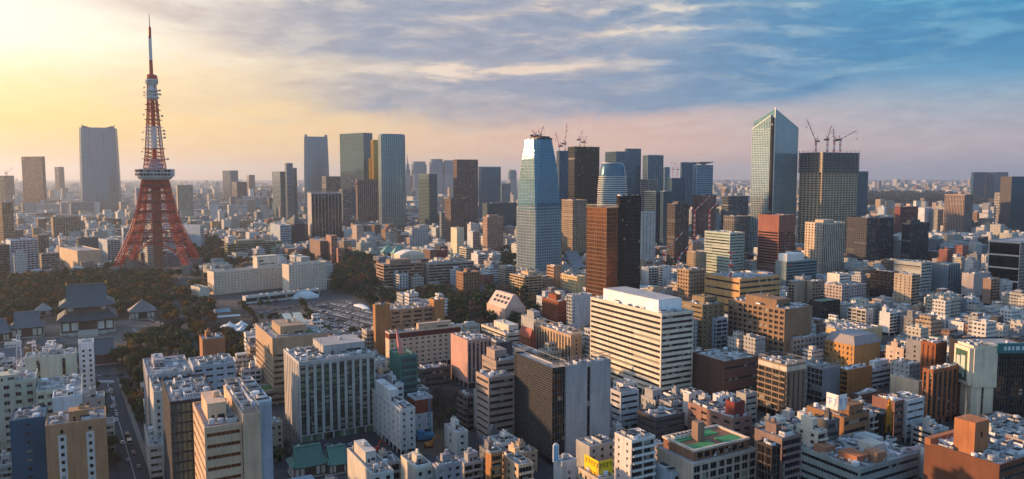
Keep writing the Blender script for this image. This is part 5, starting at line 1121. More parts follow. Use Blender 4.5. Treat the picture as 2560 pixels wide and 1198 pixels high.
# ------------------------------------------------------------ ground, parks, roads
def sheet(name, pts, mat, z, px=True, label=None):
    b = MB(); q = [ground(u, v, z) if px else (u, v) for u, v in pts]
    b.poly([(x, y, z) for x, y in q]); o = b.obj(name, mat)
    if o.data.polygons[0].normal.z < 0: o.data.flip_normals()
    o['kind'] = 'structure'; return o
gb = MB(); gb.quad((-24000, -1500, 0), (24000, -1500, 0), (24000, 30000, 0), (-24000, 30000, 0))
o = gb.obj('ground', 'ground_cover'); o['kind'] = 'structure'
PARKS = {
 'W': [(-60, 692), (110, 694), (300, 675), (470, 672), (520, 700), (520, 760), (600, 772), (650, 800), (640, 900), (560, 980), (490, 930), (420, 985), (380, 990), (295, 950), (285, 870), (150, 860), (-60, 860)],
 'H': [(455, 606), (560, 604), (560, 655), (720, 660), (760, 640), (850, 640), (945, 655), (955, 735), (1140, 730), (1245, 735), (1250, 640), (1292, 645), (1292, 700), (1360, 755), (1340, 830), (1200, 860), (1110, 850), (1110, 800), (930, 765), (900, 740), (830, 735), (816, 660), (640, 668), (480, 690)],
 'B': [(1040, 985), (1150, 970), (1150, 1070), (1085, 1075)],
 'T': [(1402, 612), (1470, 612), (1470, 680), (1402, 680)],
 'F': [(2165, 482), (2365, 482), (2480, 500), (2480, 522), (2165, 524)],
}
sheet('park_ground', PARKS['W'], 'park_soil', .03); sheet('park_ground', PARKS['H'], 'park_soil', .034)
sheet('park_ground', PARKS['B'], 'park_soil', .03); sheet('park_ground', PARKS['T'], 'park_soil', .03); sheet('park_ground', PARKS['F'], 'park_soil', .03)
ROADL = [(238, 944), (292, 944), (383, 1215), (296, 1215)]
sheet('road', ROADL, 'asphalt', .05); sheet('road', [(200, 936), (330, 930), (345, 950), (200, 958)], 'asphalt', .054)
sheet('pavement', [(292, 946), (304, 950), (398, 1215), (384, 1215)], 'concrete', .12)
sheet('path', [(418, 735), (434, 733), (505, 890), (482, 900)], 'asphalt', .06)
sheet('road', [(430, 735), (455, 680), (480, 640), (500, 640), (492, 700), (470, 735)], 'asphalt', .05)
sheet('road', [(590, 770), (620, 756), (800, 748), (905, 742), (940, 752), (870, 762), (780, 760), (700, 800), (640, 800)], 'asphalt', .05)
LOT = [(756, 764), (880, 742), (945, 792), (930, 822), (845, 850), (790, 815)]
sheet('car_park', LOT, 'asphalt', .07)
sheet('temple_court', [(60, 815), (330, 800), (420, 812), (400, 850), (290, 860), (60, 862)], 'court', .05)
sheet('river_bank', [(1095, 1070), (1180, 1090), (1130, 1150), (1040, 1130), (1040, 1095)], 'excavated_soil', .05).name = 'building_site'
sheet('road', [(700, 1105), (960, 1098), (1040, 1140), (940, 1150), (690, 1175)], 'asphalt', .05)
# road marks
cl = MB()
for i in range(14):
    u = 246 + i * 2.9; x0, y0 = ground(u, 956, .058); x1, y1 = ground(u + 1.3, 956, .058); x2, y2 = ground(u + .7, 951, .058); x3, y3 = ground(u - .6, 951, .058)
    cl.quad((x0, y0, .058), (x1, y1, .058), (x2, y2, .058), (x3, y3, .058))
o = cl.obj('crossing_marks', 'road_paint'); o['kind'] = 'structure'
lm = MB(); pts = [(269, 959), (290, 1030), (312, 1105), (335, 1185), (343, 1215)]
for (u0, v0), (u1, v1) in zip(pts, pts[1:]):
    a = Vector((*ground(u0, v0, .058), .058)); c = Vector((*ground(u1, v1, .058), .058)); lm.quad(tuple(a + Vector((-.12, 0, 0))), tuple(a + Vector((.12, 0, 0))), tuple(c + Vector((.12, 0, 0))), tuple(c + Vector((-.12, 0, 0))))
o = lm.obj('centre_line', 'road_paint'); o['kind'] = 'structure'
prot(236, 300, 948); prot(262, 330, 1040); prot(290, 372, 1150); prot(300, 380, 1198)
prot(430, 500, 700); prot(760, 935, 765); prot(850, 940, 820); prot(640, 800, 790); prot(145, 300, 850); prot(322, 398, 800); prot(540, 600, 815); prot(735, 900, 1175, 352)

# ------------------------------------------------------------ the red lattice tower
def lattice_tower():
    y = y_from_base(652, 18) ; zt = z_from_top(y, 35); x = x_at(394, y, 60); az = atan2(x, y); k = y / cos(az) / F * cos(az)
    t = thing('lattice_tower', 'tall red and white lattice broadcasting tower above the wooded park', 'tower', (x, y, 0), 0)
    S = y / F
    def zv(v): return z_from_top(y, v)
    phi = 56.0
    PR = [(664, 1.0), (640, .90), (610, .76), (590, .665), (570, .585), (545, .505), (520, .44), (495, .385), (470, .335), (448, .30), (420, .27), (380, .218), (340, .185), (300, .152), (250, .118), (215, .105)]
    RB = 112 * S
    def Rr(v):
        for (v0, r0), (v1, r1) in zip(PR, PR[1:]):
            if v1 <= v <= v0: return RB * (r0 + (r1 - r0) * (v0 - v) / (v0 - v1))
        return RB * PR[-1][1]
    def corner(i, v, dr=0.0):
        a = R_(phi + 90 * i) ; r = Rr(v) + dr
        # horizontal = sin, away from the viewer = cos, in the line-of-sight frame
        hx, hy = r * sin(a), r * cos(a); c, s_ = cos(az), sin(az)
        return Vector((hx * c + hy * s_, -hx * s_ + hy * c, max(0, zv(v))))
    mats = ['tower_red', 'tower_white']
    # four legs: box trusses with zig-zag lacing
    def truss(b, A, Bq, wa, wb, n, r, mi=0):
        A = Vector(A); Bq = Vector(Bq); d = (Bq - A).normalized(); p = d.cross(Vector((0, 0, 1))).normalized() if abs(d.z) < .99 else Vector((1, 0, 0)); q = d.cross(p)
        ch = []
        for sx, sy in ((1, 1), (1, -1), (-1, -1), (-1, 1)):
            a = A + p * wa / 2 * sx + q * wa / 2 * sy; c = Bq + p * wb / 2 * sx + q * wb / 2 * sy; b.bar(a, c, r, 4, mi); ch.append((a, c))
        for i in range(n):
            t0, t1 = i / n, (i + 1) / n
            for j in range(4):
                a0, a1 = ch[j]; c0, c1 = ch[(j + 1) % 4]
                b.bar(a0.lerp(a1, t0), c0.lerp(c1, t1), r * .55, 3, mi); b.bar(c0.lerp(c1, t0), a0.lerp(a1, t1), r * .55, 3, mi); b.bar(a0.lerp(a1, t1), c0.lerp(c1, t1), r * .55, 3, mi)
    lv = [664, 640, 610, 590, 570, 545, 520, 495, 470, 448]
    for i in range(4):
        b = MB()
        for v0, v1 in zip(lv, lv[1:]): truss(b, corner(i, v0), corner(i, v1), 8 * (1 - (664 - v0) / 330), 8 * (1 - (664 - v1) / 330), 3, .5)
        b.obj('leg', mats, t)
    # braced bays between the legs
    bands = [(600, 578), (578, 553), (553, 528), (528, 503), (503, 480), (480, 462), (462, 448)]
    for bi, (v0, v1) in enumerate(bands):
        b = MB()
        for i in range(4):
            j = (i + 1) % 4; n = 4 if bi < 3 else 3
            for q in range(n):
                for dr in (0,):
                    P0 = corner(i, v0, dr).lerp(corner(j, v0, dr), q / n); P1 = corner(i, v0, dr).lerp(corner(j, v0, dr), (q + 1) / n)
                    Q0 = corner(i, v1, dr).lerp(corner(j, v1, dr), q / n); Q1 = corner(i, v1, dr).lerp(corner(j, v1, dr), (q + 1) / n)
                    b.bar(P0, Q1, .34, 3); b.bar(P1, Q0, .34, 3); b.bar(P0, Q0, .36, 3); M0 = (P0 + Q0) / 2; M1 = (P1 + Q1) / 2; b.bar(M0, M1, .22, 3)
        b.obj('brace', mats, t)
    for v in (600, 578, 553, 528, 503, 480, 462):
        b = MB()
        for i in range(4):
            j = (i + 1) % 4; A = corner(i, v, 1.5); Bq = corner(j, v, 1.5); b.bar(A, Bq, 1.25, 4); A2 = A - Vector((0, 0, 3)); B2 = Bq - Vector((0, 0, 3)); b.bar(A2, B2, .5, 4)
            for q in range(12): b.bar(A.lerp(Bq, q / 12), A2.lerp(B2, (q + .5) / 12), .25, 3); b.bar(A2.lerp(B2, (q + .5) / 12), A.lerp(Bq, (q + 1) / 12), .25, 3)
        b.obj('gallery', 'tower_dark_red', t)
    # arches springing between the feet
    for i in range(4):
        b = MB(); j = (i + 1) % 4; prev = None
        for q in range(0, 13):
            s_ = q / 12; v = 655 - 50 * sin(pi * s_) ** .55 if 0 < q < 12 else 655
            if q in (0, 12): Pn = corner(i if q == 0 else j, 655, -4)
            else: Pn = corner(i, v, -1).lerp(corner(j, v, -1), s_)
            if prev is not None: b.bar(prev, Pn, .75, 4); b.bar(prev + Vector((0, 0, 3)), Pn + Vector((0, 0, 3)), .5, 4); b.bar(prev, Pn + Vector((0, 0, 3)), .35, 3)
            prev = Pn
        b.obj('arch', mats, t)
    b = MB(); r = RB * .085; b.box(-r, r, -r, r, 8, zv(450)); o = b.obj('lift_shaft', 'tower_core', t, (0, 0, 0)); o.rotation_euler.z = R_(-phi + 45) - az
    for i in range(4):
        b = MB(); c = corner(i, 664); b.box(c.x - 6, c.x + 6, c.y - 6, c.y + 6, 0, c.z + 5); b.obj('footing', 'concrete', t)
    # red clad section under the deck
    b = MB(); b.loft([[tuple(corner(i, 470, -3)) for i in range(4)], [tuple(corner(i, 449, -3)) for i in range(4)]]); b.obj('cladding', 'tower_red', t)
    # main deck
    def ring(v, dr): return [tuple(corner(i, v, dr)[:2]) + (zv(v),) for i in range(4)]
    def sq(rr, v):
        out = []
        for i in range(4):
            for s_ in (-.16, .16):
                a = R_(phi + 90 * i) + s_ * 1.2; c, q = cos(az), sin(az); hx, hy = rr * sin(a), rr * cos(a); out.append((hx * c + hy * q, -hx * q + hy * c, zv(v)))
        return out
    b = MB(); b.loft([sq(38 * S * 1.02, 449), sq(43 * S * 1.05, 441), sq(44 * S * 1.07, 428), sq(44.5 * S * 1.07, 423)]); dk = b.obj('observation_deck', 'wall_finish', t, color=(.42, .50, .52, 1))
    for (v0, v1) in ((430, 425), (439, 434)):
        b = MB(); b.loft([sq(44.6 * S * 1.07, v0), sq(44.9 * S * 1.07, v1)], cap=False); b.obj('window', 'glass_dark', dk)
    b = MB()
    for a in range(4):
        A = [Vector(p) for p in sq(45.2 * S * 1.07, 441)]; Bq = [Vector(p) for p in sq(46 * S * 1.07, 424)]
        for i in range(8):
            j = (i + 1) % 8; n = 7 if i % 2 else 2
            for q in range(n): b.bar(A[i].lerp(A[j], q / n), Bq[i].lerp(Bq[j], q / n), .3, 3)
        break
    for v in (423.5, 432, 441): 
        rr = sq(45.6 * S * 1.07, v)
        for i in range(8): b.bar(rr[i], rr[(i + 1) % 8], .45, 4)
    b.obj('deck_frame', 'tower_white', dk)
    b = MB(); b.loft([sq(20 * S, 422), sq(20 * S, 414), sq(15 * S, 408), sq(15 * S, 398)]); b.obj('machine_room', 'wall_finish', t, color=(.66, .64, .68, 1))
    # upper shaft: alternate red and white sections, open lattice with a core
    secs = [(422, 372, 0), (372, 318, 1), (318, 250, 0), (250, 212, 1)]
    for v0, v1, mi in secs:
        b = MB(); n = max(2, int((v0 - v1) / 9))
        for q in range(n):
            a, c = v0 + (v1 - v0) * q / n, v0 + (v1 - v0) * (q + 1) / n
            for i in range(4):
                j = (i + 1) % 4; P0, P1, Q0, Q1 = corner(i, a), corner(j, a), corner(i, c), corner(j, c)
                b.bar(P0, Q0, .85, 4, 0 if mi == 0 or q % 3 else 0); b.bar(P0, Q1, .38, 3, mi); b.bar(P1, Q0, .38, 3, mi); b.bar(P0, P1, .5, 3, mi)
                m0 = (P0 + P1) / 2; m1 = (Q0 + Q1) / 2; b.bar(m0, m1, .35, 3, mi)
        b.obj('shaft_section', mats, t)
        b = MB(); rr = 5.2 * S if mi == 0 else 7 * S; b.lathe([(rr, zv(v0)), (rr, zv(v1))], 8); b.obj('core', 'tower_white' if mi else 'tower_red', t)
    rnd = random.Random(3)
    for v in (398, 372, 345, 327, 318, 300, 275, 262):
        b = MB(); rr = sq(Rr(v) + 2.5, v)
        for i in range(8): b.bar(rr[i], rr[(i + 1) % 8], .6, 4)
        b.obj('gallery', 'tower_white' if v in (345, 327, 318) else 'tower_dark_red', t)
    for v, s_ in ((398, 1), (380, -1), (335, 1), (332, -1), (327, 1), (288, -1), (290, 1), (350, -1), (344, 1), (236, 1), (240, -1), (226, 1), (220, -1), (232, -1)):
        b = MB(); X = s_ * (Rr(v) * .83 + 4.5); b.lathe([(.2, -.4), (1.4, 0), (1.8, .5)], 10); b.bar((0, 0, 0), (-s_ * 4, 0, 0), .3)
        o = b.obj('dish_antenna', 'wall_finish', t, (X * cos(az), -X * sin(az), zv(v)), color=(.25, .24, .24, 1)); o.rotation_euler = (1.2, 0, s_ * .5)
    def drum(name, prof, mat, color=None): b = MB(); b.lathe([(r_ * S, zv(v)) for v, r_ in prof], 16); return b.obj(name, mat, t, color=color)
    drum('equipment_drum', [(246, 13), (246, 15.5), (242, 15.5), (242, 13), (236, 13), (236, 16), (233, 16), (233, 12)], 'wall_finish', (.50, .54, .56, 1))
    drum('equipment_drum', [(228, 12), (228, 15), (225, 15), (225, 10.5), (213, 10.5)], 'wall_finish', (.55, .57, .58, 1))
    dr_ = drum('upper_deck', [(212, 12), (210, 14.2), (199, 14.8), (199, 14.2)], 'wall_finish', (.62, .66, .68, 1))
    for v in (208, 204.5): b = MB(); b.lathe([(14.9 * S, zv(v)), (14.9 * S, zv(v - 1.6))], 16); b.obj('window', 'glass_dark', dr_)
    drum('upper_deck_roof', [(199, 14), (199, 14.2), (190, 13), (187, 10), (186, 4)], 'tower_red')
    # antenna mast
    for v0, v1, r0, r1, mi in ((186, 150, 4.6, 4.0, 0), (150, 96, 4.0, 3.4, 1), (96, 90, 3.4, 3.4, 0)):
        b = MB(); n = int((v0 - v1) / 3.6) + 1
        for q in range(n):
            a, c = v0 + (v1 - v0) * q / n, v0 + (v1 - v0) * (q + 1) / n; ra = (r0 + (r1 - r0) * q / n) * S * .82
            for i in range(4):
                e, f = R_(45 + 90 * i), R_(135 + 90 * i); P0 = (ra * cos(e), ra * sin(e), zv(a)); P1 = (ra * cos(f), ra * sin(f), zv(a)); Q0 = (ra * cos(e), ra * sin(e), zv(c)); Q1 = (ra * cos(f), ra * sin(f), zv(c))
                b.bar(P0, Q0, .42, 4, mi); b.bar(P0, Q1, .24, 3, mi); b.bar(P1, Q0, .24, 3, mi); b.bar(P0, P1, .3, 3, mi)
            if q % 2 == 0: b.box(-r0 * S, r0 * S, -.35, .35, zv(a), zv(a) + .9, mi); b.box(-.35, .35, -r0 * S, r0 * S, zv(a), zv(a) + .9, mi)
        b.obj('antenna_mast', mats, t)
    b = MB(); b.lathe([(2.1, zv(90)), (2.1, zv(68)), (.9, zv(67))], 10); b.obj('antenna_cap', 'tower_red', t)
    b = MB(); b.bar((0, 0, zv(68)), (0, 0, zv(33)), .75, 6, r2=.35); b.obj('spire', 'dark_metal', t)
    HAND.append(dict(rect=(x, y, 0, 120, 120), y=y - 60, u0=300, u1=490, vt=35, vb=655, label='tower', h=300, nick='red lattice tower', W=120, D=120, pos=(x, y)))
mat_plain('tower_red', rgb(184, 48, 20), .5, nz=.15); mat_plain('tower_white', rgb(206, 208, 214), .5, nz=.1); mat_plain('tower_dark_red', rgb(112, 48, 44), .6); mat_plain('tower_core', rgb(128, 92, 72), .7)
lattice_tower()

# ------------------------------------------------------------ cranes
mat_plain('crane_red', rgb(190, 44, 44), .5)
def crane(label, u0, v0, v1, tip, y, group='tower cranes over building works', seg=8):
    zb, zs = z_from_top(y, v0), z_from_top(y, v1); x = x_at(u0, y, zs); xt, zt = x_at(tip[0], y, z_from_top(y, tip[1])), z_from_top(y, tip[1])
    t = thing('tower_crane', label, 'crane', (x, y, zb), 0, group); hs = zs - zb; mats = ['crane_red', 'tower_white']; s = y / F
    b = MB(); n = max(2, int(hs / 5)); w = 1.1 * max(1, s * .8)
    for q in range(n):
        a, c = hs * q / n, hs * (q + 1) / n
        for i in range(4):
            p = [(-w, -w), (w, -w), (w, w), (-w, w)]; e, f = p[i], p[(i + 1) % 4]
            b.bar((*e, a), (*e, c), .3 * max(1, s * .7), 4, q % 2); b.bar((*e, a), (*f, c), .2, 3, q % 2)
    b.obj('mast', mats, t)
    b = MB(); b.box(-w * 1.8, w * 1.8, -w * 1.6, w * 1.6, hs, hs + 2.2); b.obj('slewing_deck', 'crane_red', t)
    b = MB(); b.box(w * .6, w * 2.4, -w * 2, -w * .6, hs + 2.2, hs + 5); b.obj('cab', 'wall_finish', t, color=(.6, .6, .6, 1))
    A = Vector((0, 0, hs + 2.5)); Bq = Vector((xt - x, 0, zt - zb)); d = Bq - A; nn = Vector((-d.z, 0, d.x)).normalized() * w * .8
    b = MB(); 
    for q in range(seg):
        P0, P1 = A + d * q / seg, A + d * (q + 1) / seg; k = 1 - .5 * q / seg; mi = q % 2
        for sy in (-w * .7, w * .7): b.bar(P0 + nn * k * .0 + Vector((0, sy * k, 0)), P1 + Vector((0, sy * k, 0)), .3 * max(1, s * .6), 4, mi)
        b.bar(P0 + nn * k, P1 + nn * k, .3 * max(1, s * .6), 4, mi); b.bar(P0 + Vector((0, -w * .7 * k, 0)), P1 + nn * k, .2, 3, mi); b.bar(P0 + nn * k, P1 + Vector((0, w * .7 * k, 0)), .2, 3, mi)
    b.obj('jib', mats, t)
    sg = -1 if xt > x else 1
    b = MB(); top = Vector((sg * 3 * w, 0, hs + 9 * w)); b.bar((sg * w, 0, hs + 2), top, .35, 4); b.bar((-sg * w, 0, hs + 2), top, .35, 4); b.bar(top, Bq, .12, 3); b.obj('a_frame', 'crane_red', t)
    b = MB(); b.box(sg * 2 * w, sg * 6 * w, -w, w, hs + .5, hs + 3.5); b.obj('counterweight', 'dark_metal', t)
    b = MB(); b.bar(Bq, Bq - Vector((0, 0, 14)), .1, 3); b.box(Bq.x - .5, Bq.x + .5, -.5, .5, Bq.z - 16, Bq.z - 14); b.obj('hook', 'dark_metal', t)
yt = NAMES[[k for k in NAMES if k.startswith('unfinished')][0]][5] + 25
ya = HAND_Y = y_from_base(702) + 20
crane('red and white crane leaning left, leftmost on the unfinished tower', 2040, 380, 356, (2017, 298), yt)
crane('red and white crane leaning steeply right, second on the unfinished tower', 2069, 380, 352, (2080, 311), yt + 8)
crane('nearly upright red and white crane, third on the unfinished tower', 2086, 380, 354, (2083, 320), yt - 6)
crane('red and white crane with jib stretched low to the right on the unfinished tower', 2101, 380, 352, (2143, 327), yt + 4)
crane('small red crane, left of two on top of the tapering glass tower', 1337, 347, 343, (1341, 330), ya, seg=5)
crane('red crane leaning right, right of two on top of the tapering glass tower', 1351, 347, 343, (1360, 315), ya, seg=6)
yb = NAMES[[k for k in NAMES if k.startswith('dark blue glass tower with white')][0]][5] + 15
crane('red crane leaning left on the dark blue glass tower', 1398, 379, 368, (1389, 330), yb)
crane('tall upright red and white crane on the dark blue glass tower', 1413, 379, 362, (1418, 307), yb)
yb = NAMES[[k for k in NAMES if k.startswith('dark glass tower with a pale lit')][0]][5] + 25
crane('small red crane, left of two on the dark glass tower', 1450, 368, 352, (1457, 325), yb)
crane('smaller red crane, right of two on the dark glass tower', 1461, 368, 358, (1466, 340), yb, seg=5)
y1 = y_from_base(612)
crane('red and white crane before the brown tower, left of the pair', 1737, 608, 530, (1777, 489), y1)
crane('red and white crane before the brown tower, right of the pair', 1774, 608, 530, (1813, 487), y1)
y1 = y_from_base(712)
crane('near red and white crane leaning right beside the pale grey apartment tower', 1660, 700, 640, (1706, 582), y1)
crane('near red and white crane leaning right in front of the dark striped high-rise', 1696, 704, 650, (1746, 587), y1)
crane('thin far crane left of the plain blue-grey tower on the horizon', 1682, 447, 425, (1679, 399), 3000, seg=4)
crane('thin far crane second left of the plain blue-grey tower on the horizon', 1693, 447, 425, (1687, 404), 3000, seg=4)
crane('white and red crane leaning left before the dark skyline high-rise', 886, 470, 462, (864, 433), 1900, seg=6)
crane('far red crane with two arms over the pale green unfinished block', 16, 442, 434, (34, 418), 3600, seg=4)

# ------------------------------------------------------------ temples and shrines
def hall(label, u, vb, wpx, dm, rise, a=-29, col='5a6268', name='temple_hall', tiers=1, wall='8a8070', gate=False, steps=False, ridge=.45, gold=False, red=False):
    y = y_from_base(vb); x = x_at(u, y, 0); s = y / F; a = R_(a); dR = Vector((cos(a), -sin(a), 0)); dL = Vector((sin(a), cos(a), 0)); W = wpx * s / max(.5, abs(cos(a) + 0) ** 0); W = wpx * s
    h = rise * s; t = thing(name, label, name.replace('_', ' '), (x + dL.x * dm / 2, y + dL.y * dm / 2, 0), -a); col = hexc(col); wc = hexc(wall)
    def rr(w, d, z, lift=0.0):
        out = []; n = 6
        for (x0, y0), (x1, y1) in zip([(-w, -d), (w, -d), (w, d), (-w, d)], [(w, -d), (w, d), (-w, d), (-w, -d)]):
            for i in range(n): q = i / n; e = abs(2 * q - 1) ** 3; out.append((x0 + (x1 - x0) * q, y0 + (y1 - y0) * q, z + lift * e))
        return out
    w, d = W / 2 * .84, dm / 2 * .84; zw = h * (.30 if tiers == 2 else .42)
    b = MB(); b.box(-w * 1.08, w * 1.08, -d * 1.08, d * 1.08, 0, h * .05); b.obj('platform', 'stone', t)
    b = MB(); b.box(-w, w, -d, d, h * .05, zw * 1.1); b.obj('wall', 'wall_finish', t, color=(.10, .07, .055, 1) if not red else (.34, .05, .04, 1))
    b = MB(); n = 6
    for i in range(n):
        if i in (2, 3) and not red: continue
        x0 = -w + (2 * w) * (i + .12) / n; b.box(x0, x0 + 2 * w / n * .76, -d - .12, -d - .01, h * .09, zw * .86)
    for i in range(4): b.box(-w - .12, -w - .01, -d + 2 * d * (i + .1) / 4, -d + 2 * d * (i + .85) / 4, h * .09, zw * .86)
    b.obj('wall_panel', 'wall_finish', t, color=(.62, .58, .5, 1) if not red else (.12, .09, .08, 1))
    b = MB(); 
    for i in range(n + 1): xx = -w + 2 * w * i / n; b.bar((xx, -d * 1.04, h * .05), (xx, -d * 1.04, zw), .35, 6)
    b.obj('column', 'wall_finish', t, color=(.14, .09, .06, 1))
    W2, D2 = W / 2, dm / 2
    if tiers == 2:
        b = MB(); b.loft([rr(W2, D2, zw * .98, h * .03), rr(W2 * .93, D2 * .92, zw + h * .04, h * .02), rr(W2 * .74, D2 * .72, zw + h * .14, 0)]); b.obj('lower_roof', 'tile_finish', t, color=shade(col, .8))
        b = MB(); b.box(-w * .78, w * .78, -d * .78, d * .78, zw + h * .1, h * .60); b.obj('upper_wall', 'wall_finish', t, color=(.16, .12, .10, 1))
        for i in range(2): b = MB(); b.box(-w * .74 + i * w * 1.28, -w * .74 + i * w * 1.28 + w * .2, -d * .78 - .1, -d * .78 - .01, h * .5, h * .58); b.obj('wall_panel', 'wall_finish', t, color=(.6, .56, .5, 1))
        z0, ws, ds = h * .58, W2 * .93, D2 * .93
    else: z0, ws, ds = zw, W2, D2
    rl = ws * ridge
    b = MB(); b.loft([rr(ws, ds, z0, h * .035), rr(ws * .9, ds * .86, z0 + (h - z0) * .10, h * .02), rr(ws * .78, ds * .66, z0 + (h - z0) * .28, 0)]); b.obj('eaves_roof', 'tile_finish', t, color=col)
    g = ws * max(ridge, .2) if ridge > .1 else .5; zg = z0 + (h - z0) * .27
    b = MB(); gx = ws * .70 if ridge > .5 else g; 
    prof = [(ds * .66, zg), (ds * .36, zg + (h - zg) * .42), (ds * .14, zg + (h - zg) * .78), (.0, h)]
    gx0 = ws * .77 if ridge <= .5 else gx
    for sy in (-1, 1):
        for (d0, a0), (d1, a1) in zip(prof, prof[1:]):
            f0 = (a0 - zg) / (h - zg); f1 = (a1 - zg) / (h - zg); e0 = gx0 + (g - gx0) * f0 if ridge <= .5 else gx; e1 = gx0 + (g - gx0) * f1 if ridge <= .5 else gx
            q = [(-e0, sy * d0, a0), (e0, sy * d0, a0), (e1, sy * d1, a1), (-e1, sy * d1, a1)]; b.quad(*(q if sy < 0 else q[::-1]))
    for sx in (-1, 1):
        pts = [(sx * (gx0 + (g - gx0) * (a0 - zg) / (h - zg) if ridge <= .5 else gx), -d0, a0) for d0, a0 in prof] + [(sx * (gx0 + (g - gx0) * (a0 - zg) / (h - zg) if ridge <= .5 else gx), d0, a0) for d0, a0 in prof[-2::-1]]
        b.poly(pts if sx > 0 else pts[::-1])
    b.obj('upper_roof', 'tile_finish', t, color=col)
    rx = gx if ridge > .5 else g
    b = MB(); b.box(-rx * 1.03, rx * 1.03, -.5, .5, h - .1, h + h * .035)
    for sx in (-1, 1): b.bar((sx * gx, -ds * .02, h), (sx * gx, -ds * .66, zg + .3), .35); b.bar((sx * ws * .77, -ds * .66, zg + .3), (sx * ws, -ds, z0 + h * .035 + .3), .35)
    b.obj('ridge', 'tile_finish', t, color=shade(col, 1.35))
    if gold:
        for sx in (-1, 1): b = MB(); b.box(sx * rx - .9, sx * rx + .9, -.8, .8, h + .8, h + 3.0); b.bar((sx * rx, 0, h + 3), (sx * (rx + .6), 0, h + 4.6), .5, r2=.15); b.obj('roof_ornament', 'gold', t)
    if steps:
        b = MB(); sw = W * .16
        for i in range(9): b.box(-sw, sw, -D2 - 14 + i * 1.5, -D2 - 14 + (i + 1) * 1.5 + .01, 0, h * .05 + i * .34 - .3 if i else .3)
        b.obj('steps', 'stone', t); b = MB(); b.box(-W * .30, W * .30, -D2 - 5, -d * 1.08 - .02, 0, h * .045); b.obj('terrace', 'stone', t)
    reg(label, (x + dL.x * dm / 2, y + dL.y * dm / 2), -a, W, dm, y, u - wpx / 2 * 1.05, u + wpx / 2 * 1.05, vb - rise, vb - 3, h, '')
    return t
hall('great two-tiered temple hall with grey tiled roof and gold ridge ends', 221, 836, 138, 44, 118, tiers=2, ridge=.6, gold=True, steps=True, col='525a5e')
HAND[-1]['nick'] = 'great temple hall'
hall('small square temple hall with a pale pyramid roof right of the great hall', 358, 800, 66, 22, 48, ridge=.06, col='7c7874')
hall('grey-roofed temple hall left of the great temple hall', 68, 846, 78, 26, 62, ridge=.55, col='5e666c')
hall('small pale-roofed temple pavilion behind the left temple hall', 108, 790, 38, 16, 30, ridge=.06, col='8c8c8a')
hall('half hidden blue-grey temple roof at the left edge', 0, 858, 48, 22, 56, ridge=.5, col='5a646c')
hall('grey-roofed main gate with dark red walls near the street junction', 246, 915, 104, 15, 66, ridge=.6, col='5e666c', name='temple_gate', red=True)
hall('low dark-roofed gallery left of the temple gate', 120, 872, 80, 10, 24, ridge=.7, col='555b60')
hall('small grey hall roof beside the lattice masts at the left edge', 20, 905, 70, 14, 30, ridge=.7, col='60686e')
hall('green copper-roofed shrine hall with rooftop finials, left on the bottom edge', 778, 1196, 96, 15, 74, ridge=.6, col='4f7468', name='shrine_hall')
hall('green copper-roofed shrine hall, right of its twin on the bottom edge', 852, 1186, 66, 16, 62, ridge=.6, col='55776a', name='shrine_hall')
hall('brown house under a pale green hip roof, left of two in the park', 975, 646, 36, 20, 34, ridge=.06, col='6f9c90', name='green_roofed_house', wall='7a5a40')
hall('brown house under a pale green hip roof, right of two in the park', 1000, 650, 34, 20, 34, ridge=.3, col='6f9c90', name='green_roofed_house', wall='7a5a40')
hall('large grey temple roof among dark trees, upper of two beside the tapering tower', 1440, 662, 60, 26, 32, ridge=.6, col='7a7e84', a=-40)
hall('large grey temple roof among dark trees, lower of two beside the tapering tower', 1452, 682, 54, 26, 30, ridge=.6, col='82868c', a=-40)

# ------------------------------------------------------------ trees
def leaf_cloud(b, rnd, cx, cy_, cz, rx, rz, n, size, hollow=.35):
    lobes = [(rnd.uniform(-.45, .45) * rx, rnd.uniform(-.45, .45) * rx, rnd.uniform(-.35, .5) * rz, rnd.uniform(.45, .75)) for _ in range(7)]
    for _ in range(n):
        lx, ly, lz, lr = rnd.choice(lobes)
        while True:
            x, y, z = rnd.uniform(-1, 1), rnd.uniform(-1, 1), rnd.uniform(-1, 1); q = x * x + y * y + z * z
            if hollow < q < 1: break
        px, py, pz = cx + lx + x * rx * lr, cy_ + ly + y * rx * lr, cz + lz + z * rz * lr
        s = size * rnd.uniform(.6, 1.4); d1 = Vector((rnd.gauss(0, 1), rnd.gauss(0, 1), rnd.gauss(0, .7))).normalized() * s; d2 = d1.cross(Vector((x, y, z + .3))).normalized() * s * rnd.uniform(.5, 1)
        p = Vector((px, py, pz)); k = len(b.v); b.v += [tuple(p - d1), tuple(p + d2), tuple(p + d1), tuple(p - d2)]; b.f.append((k, k + 1, k + 2, k + 3)); b.mi.append(0)
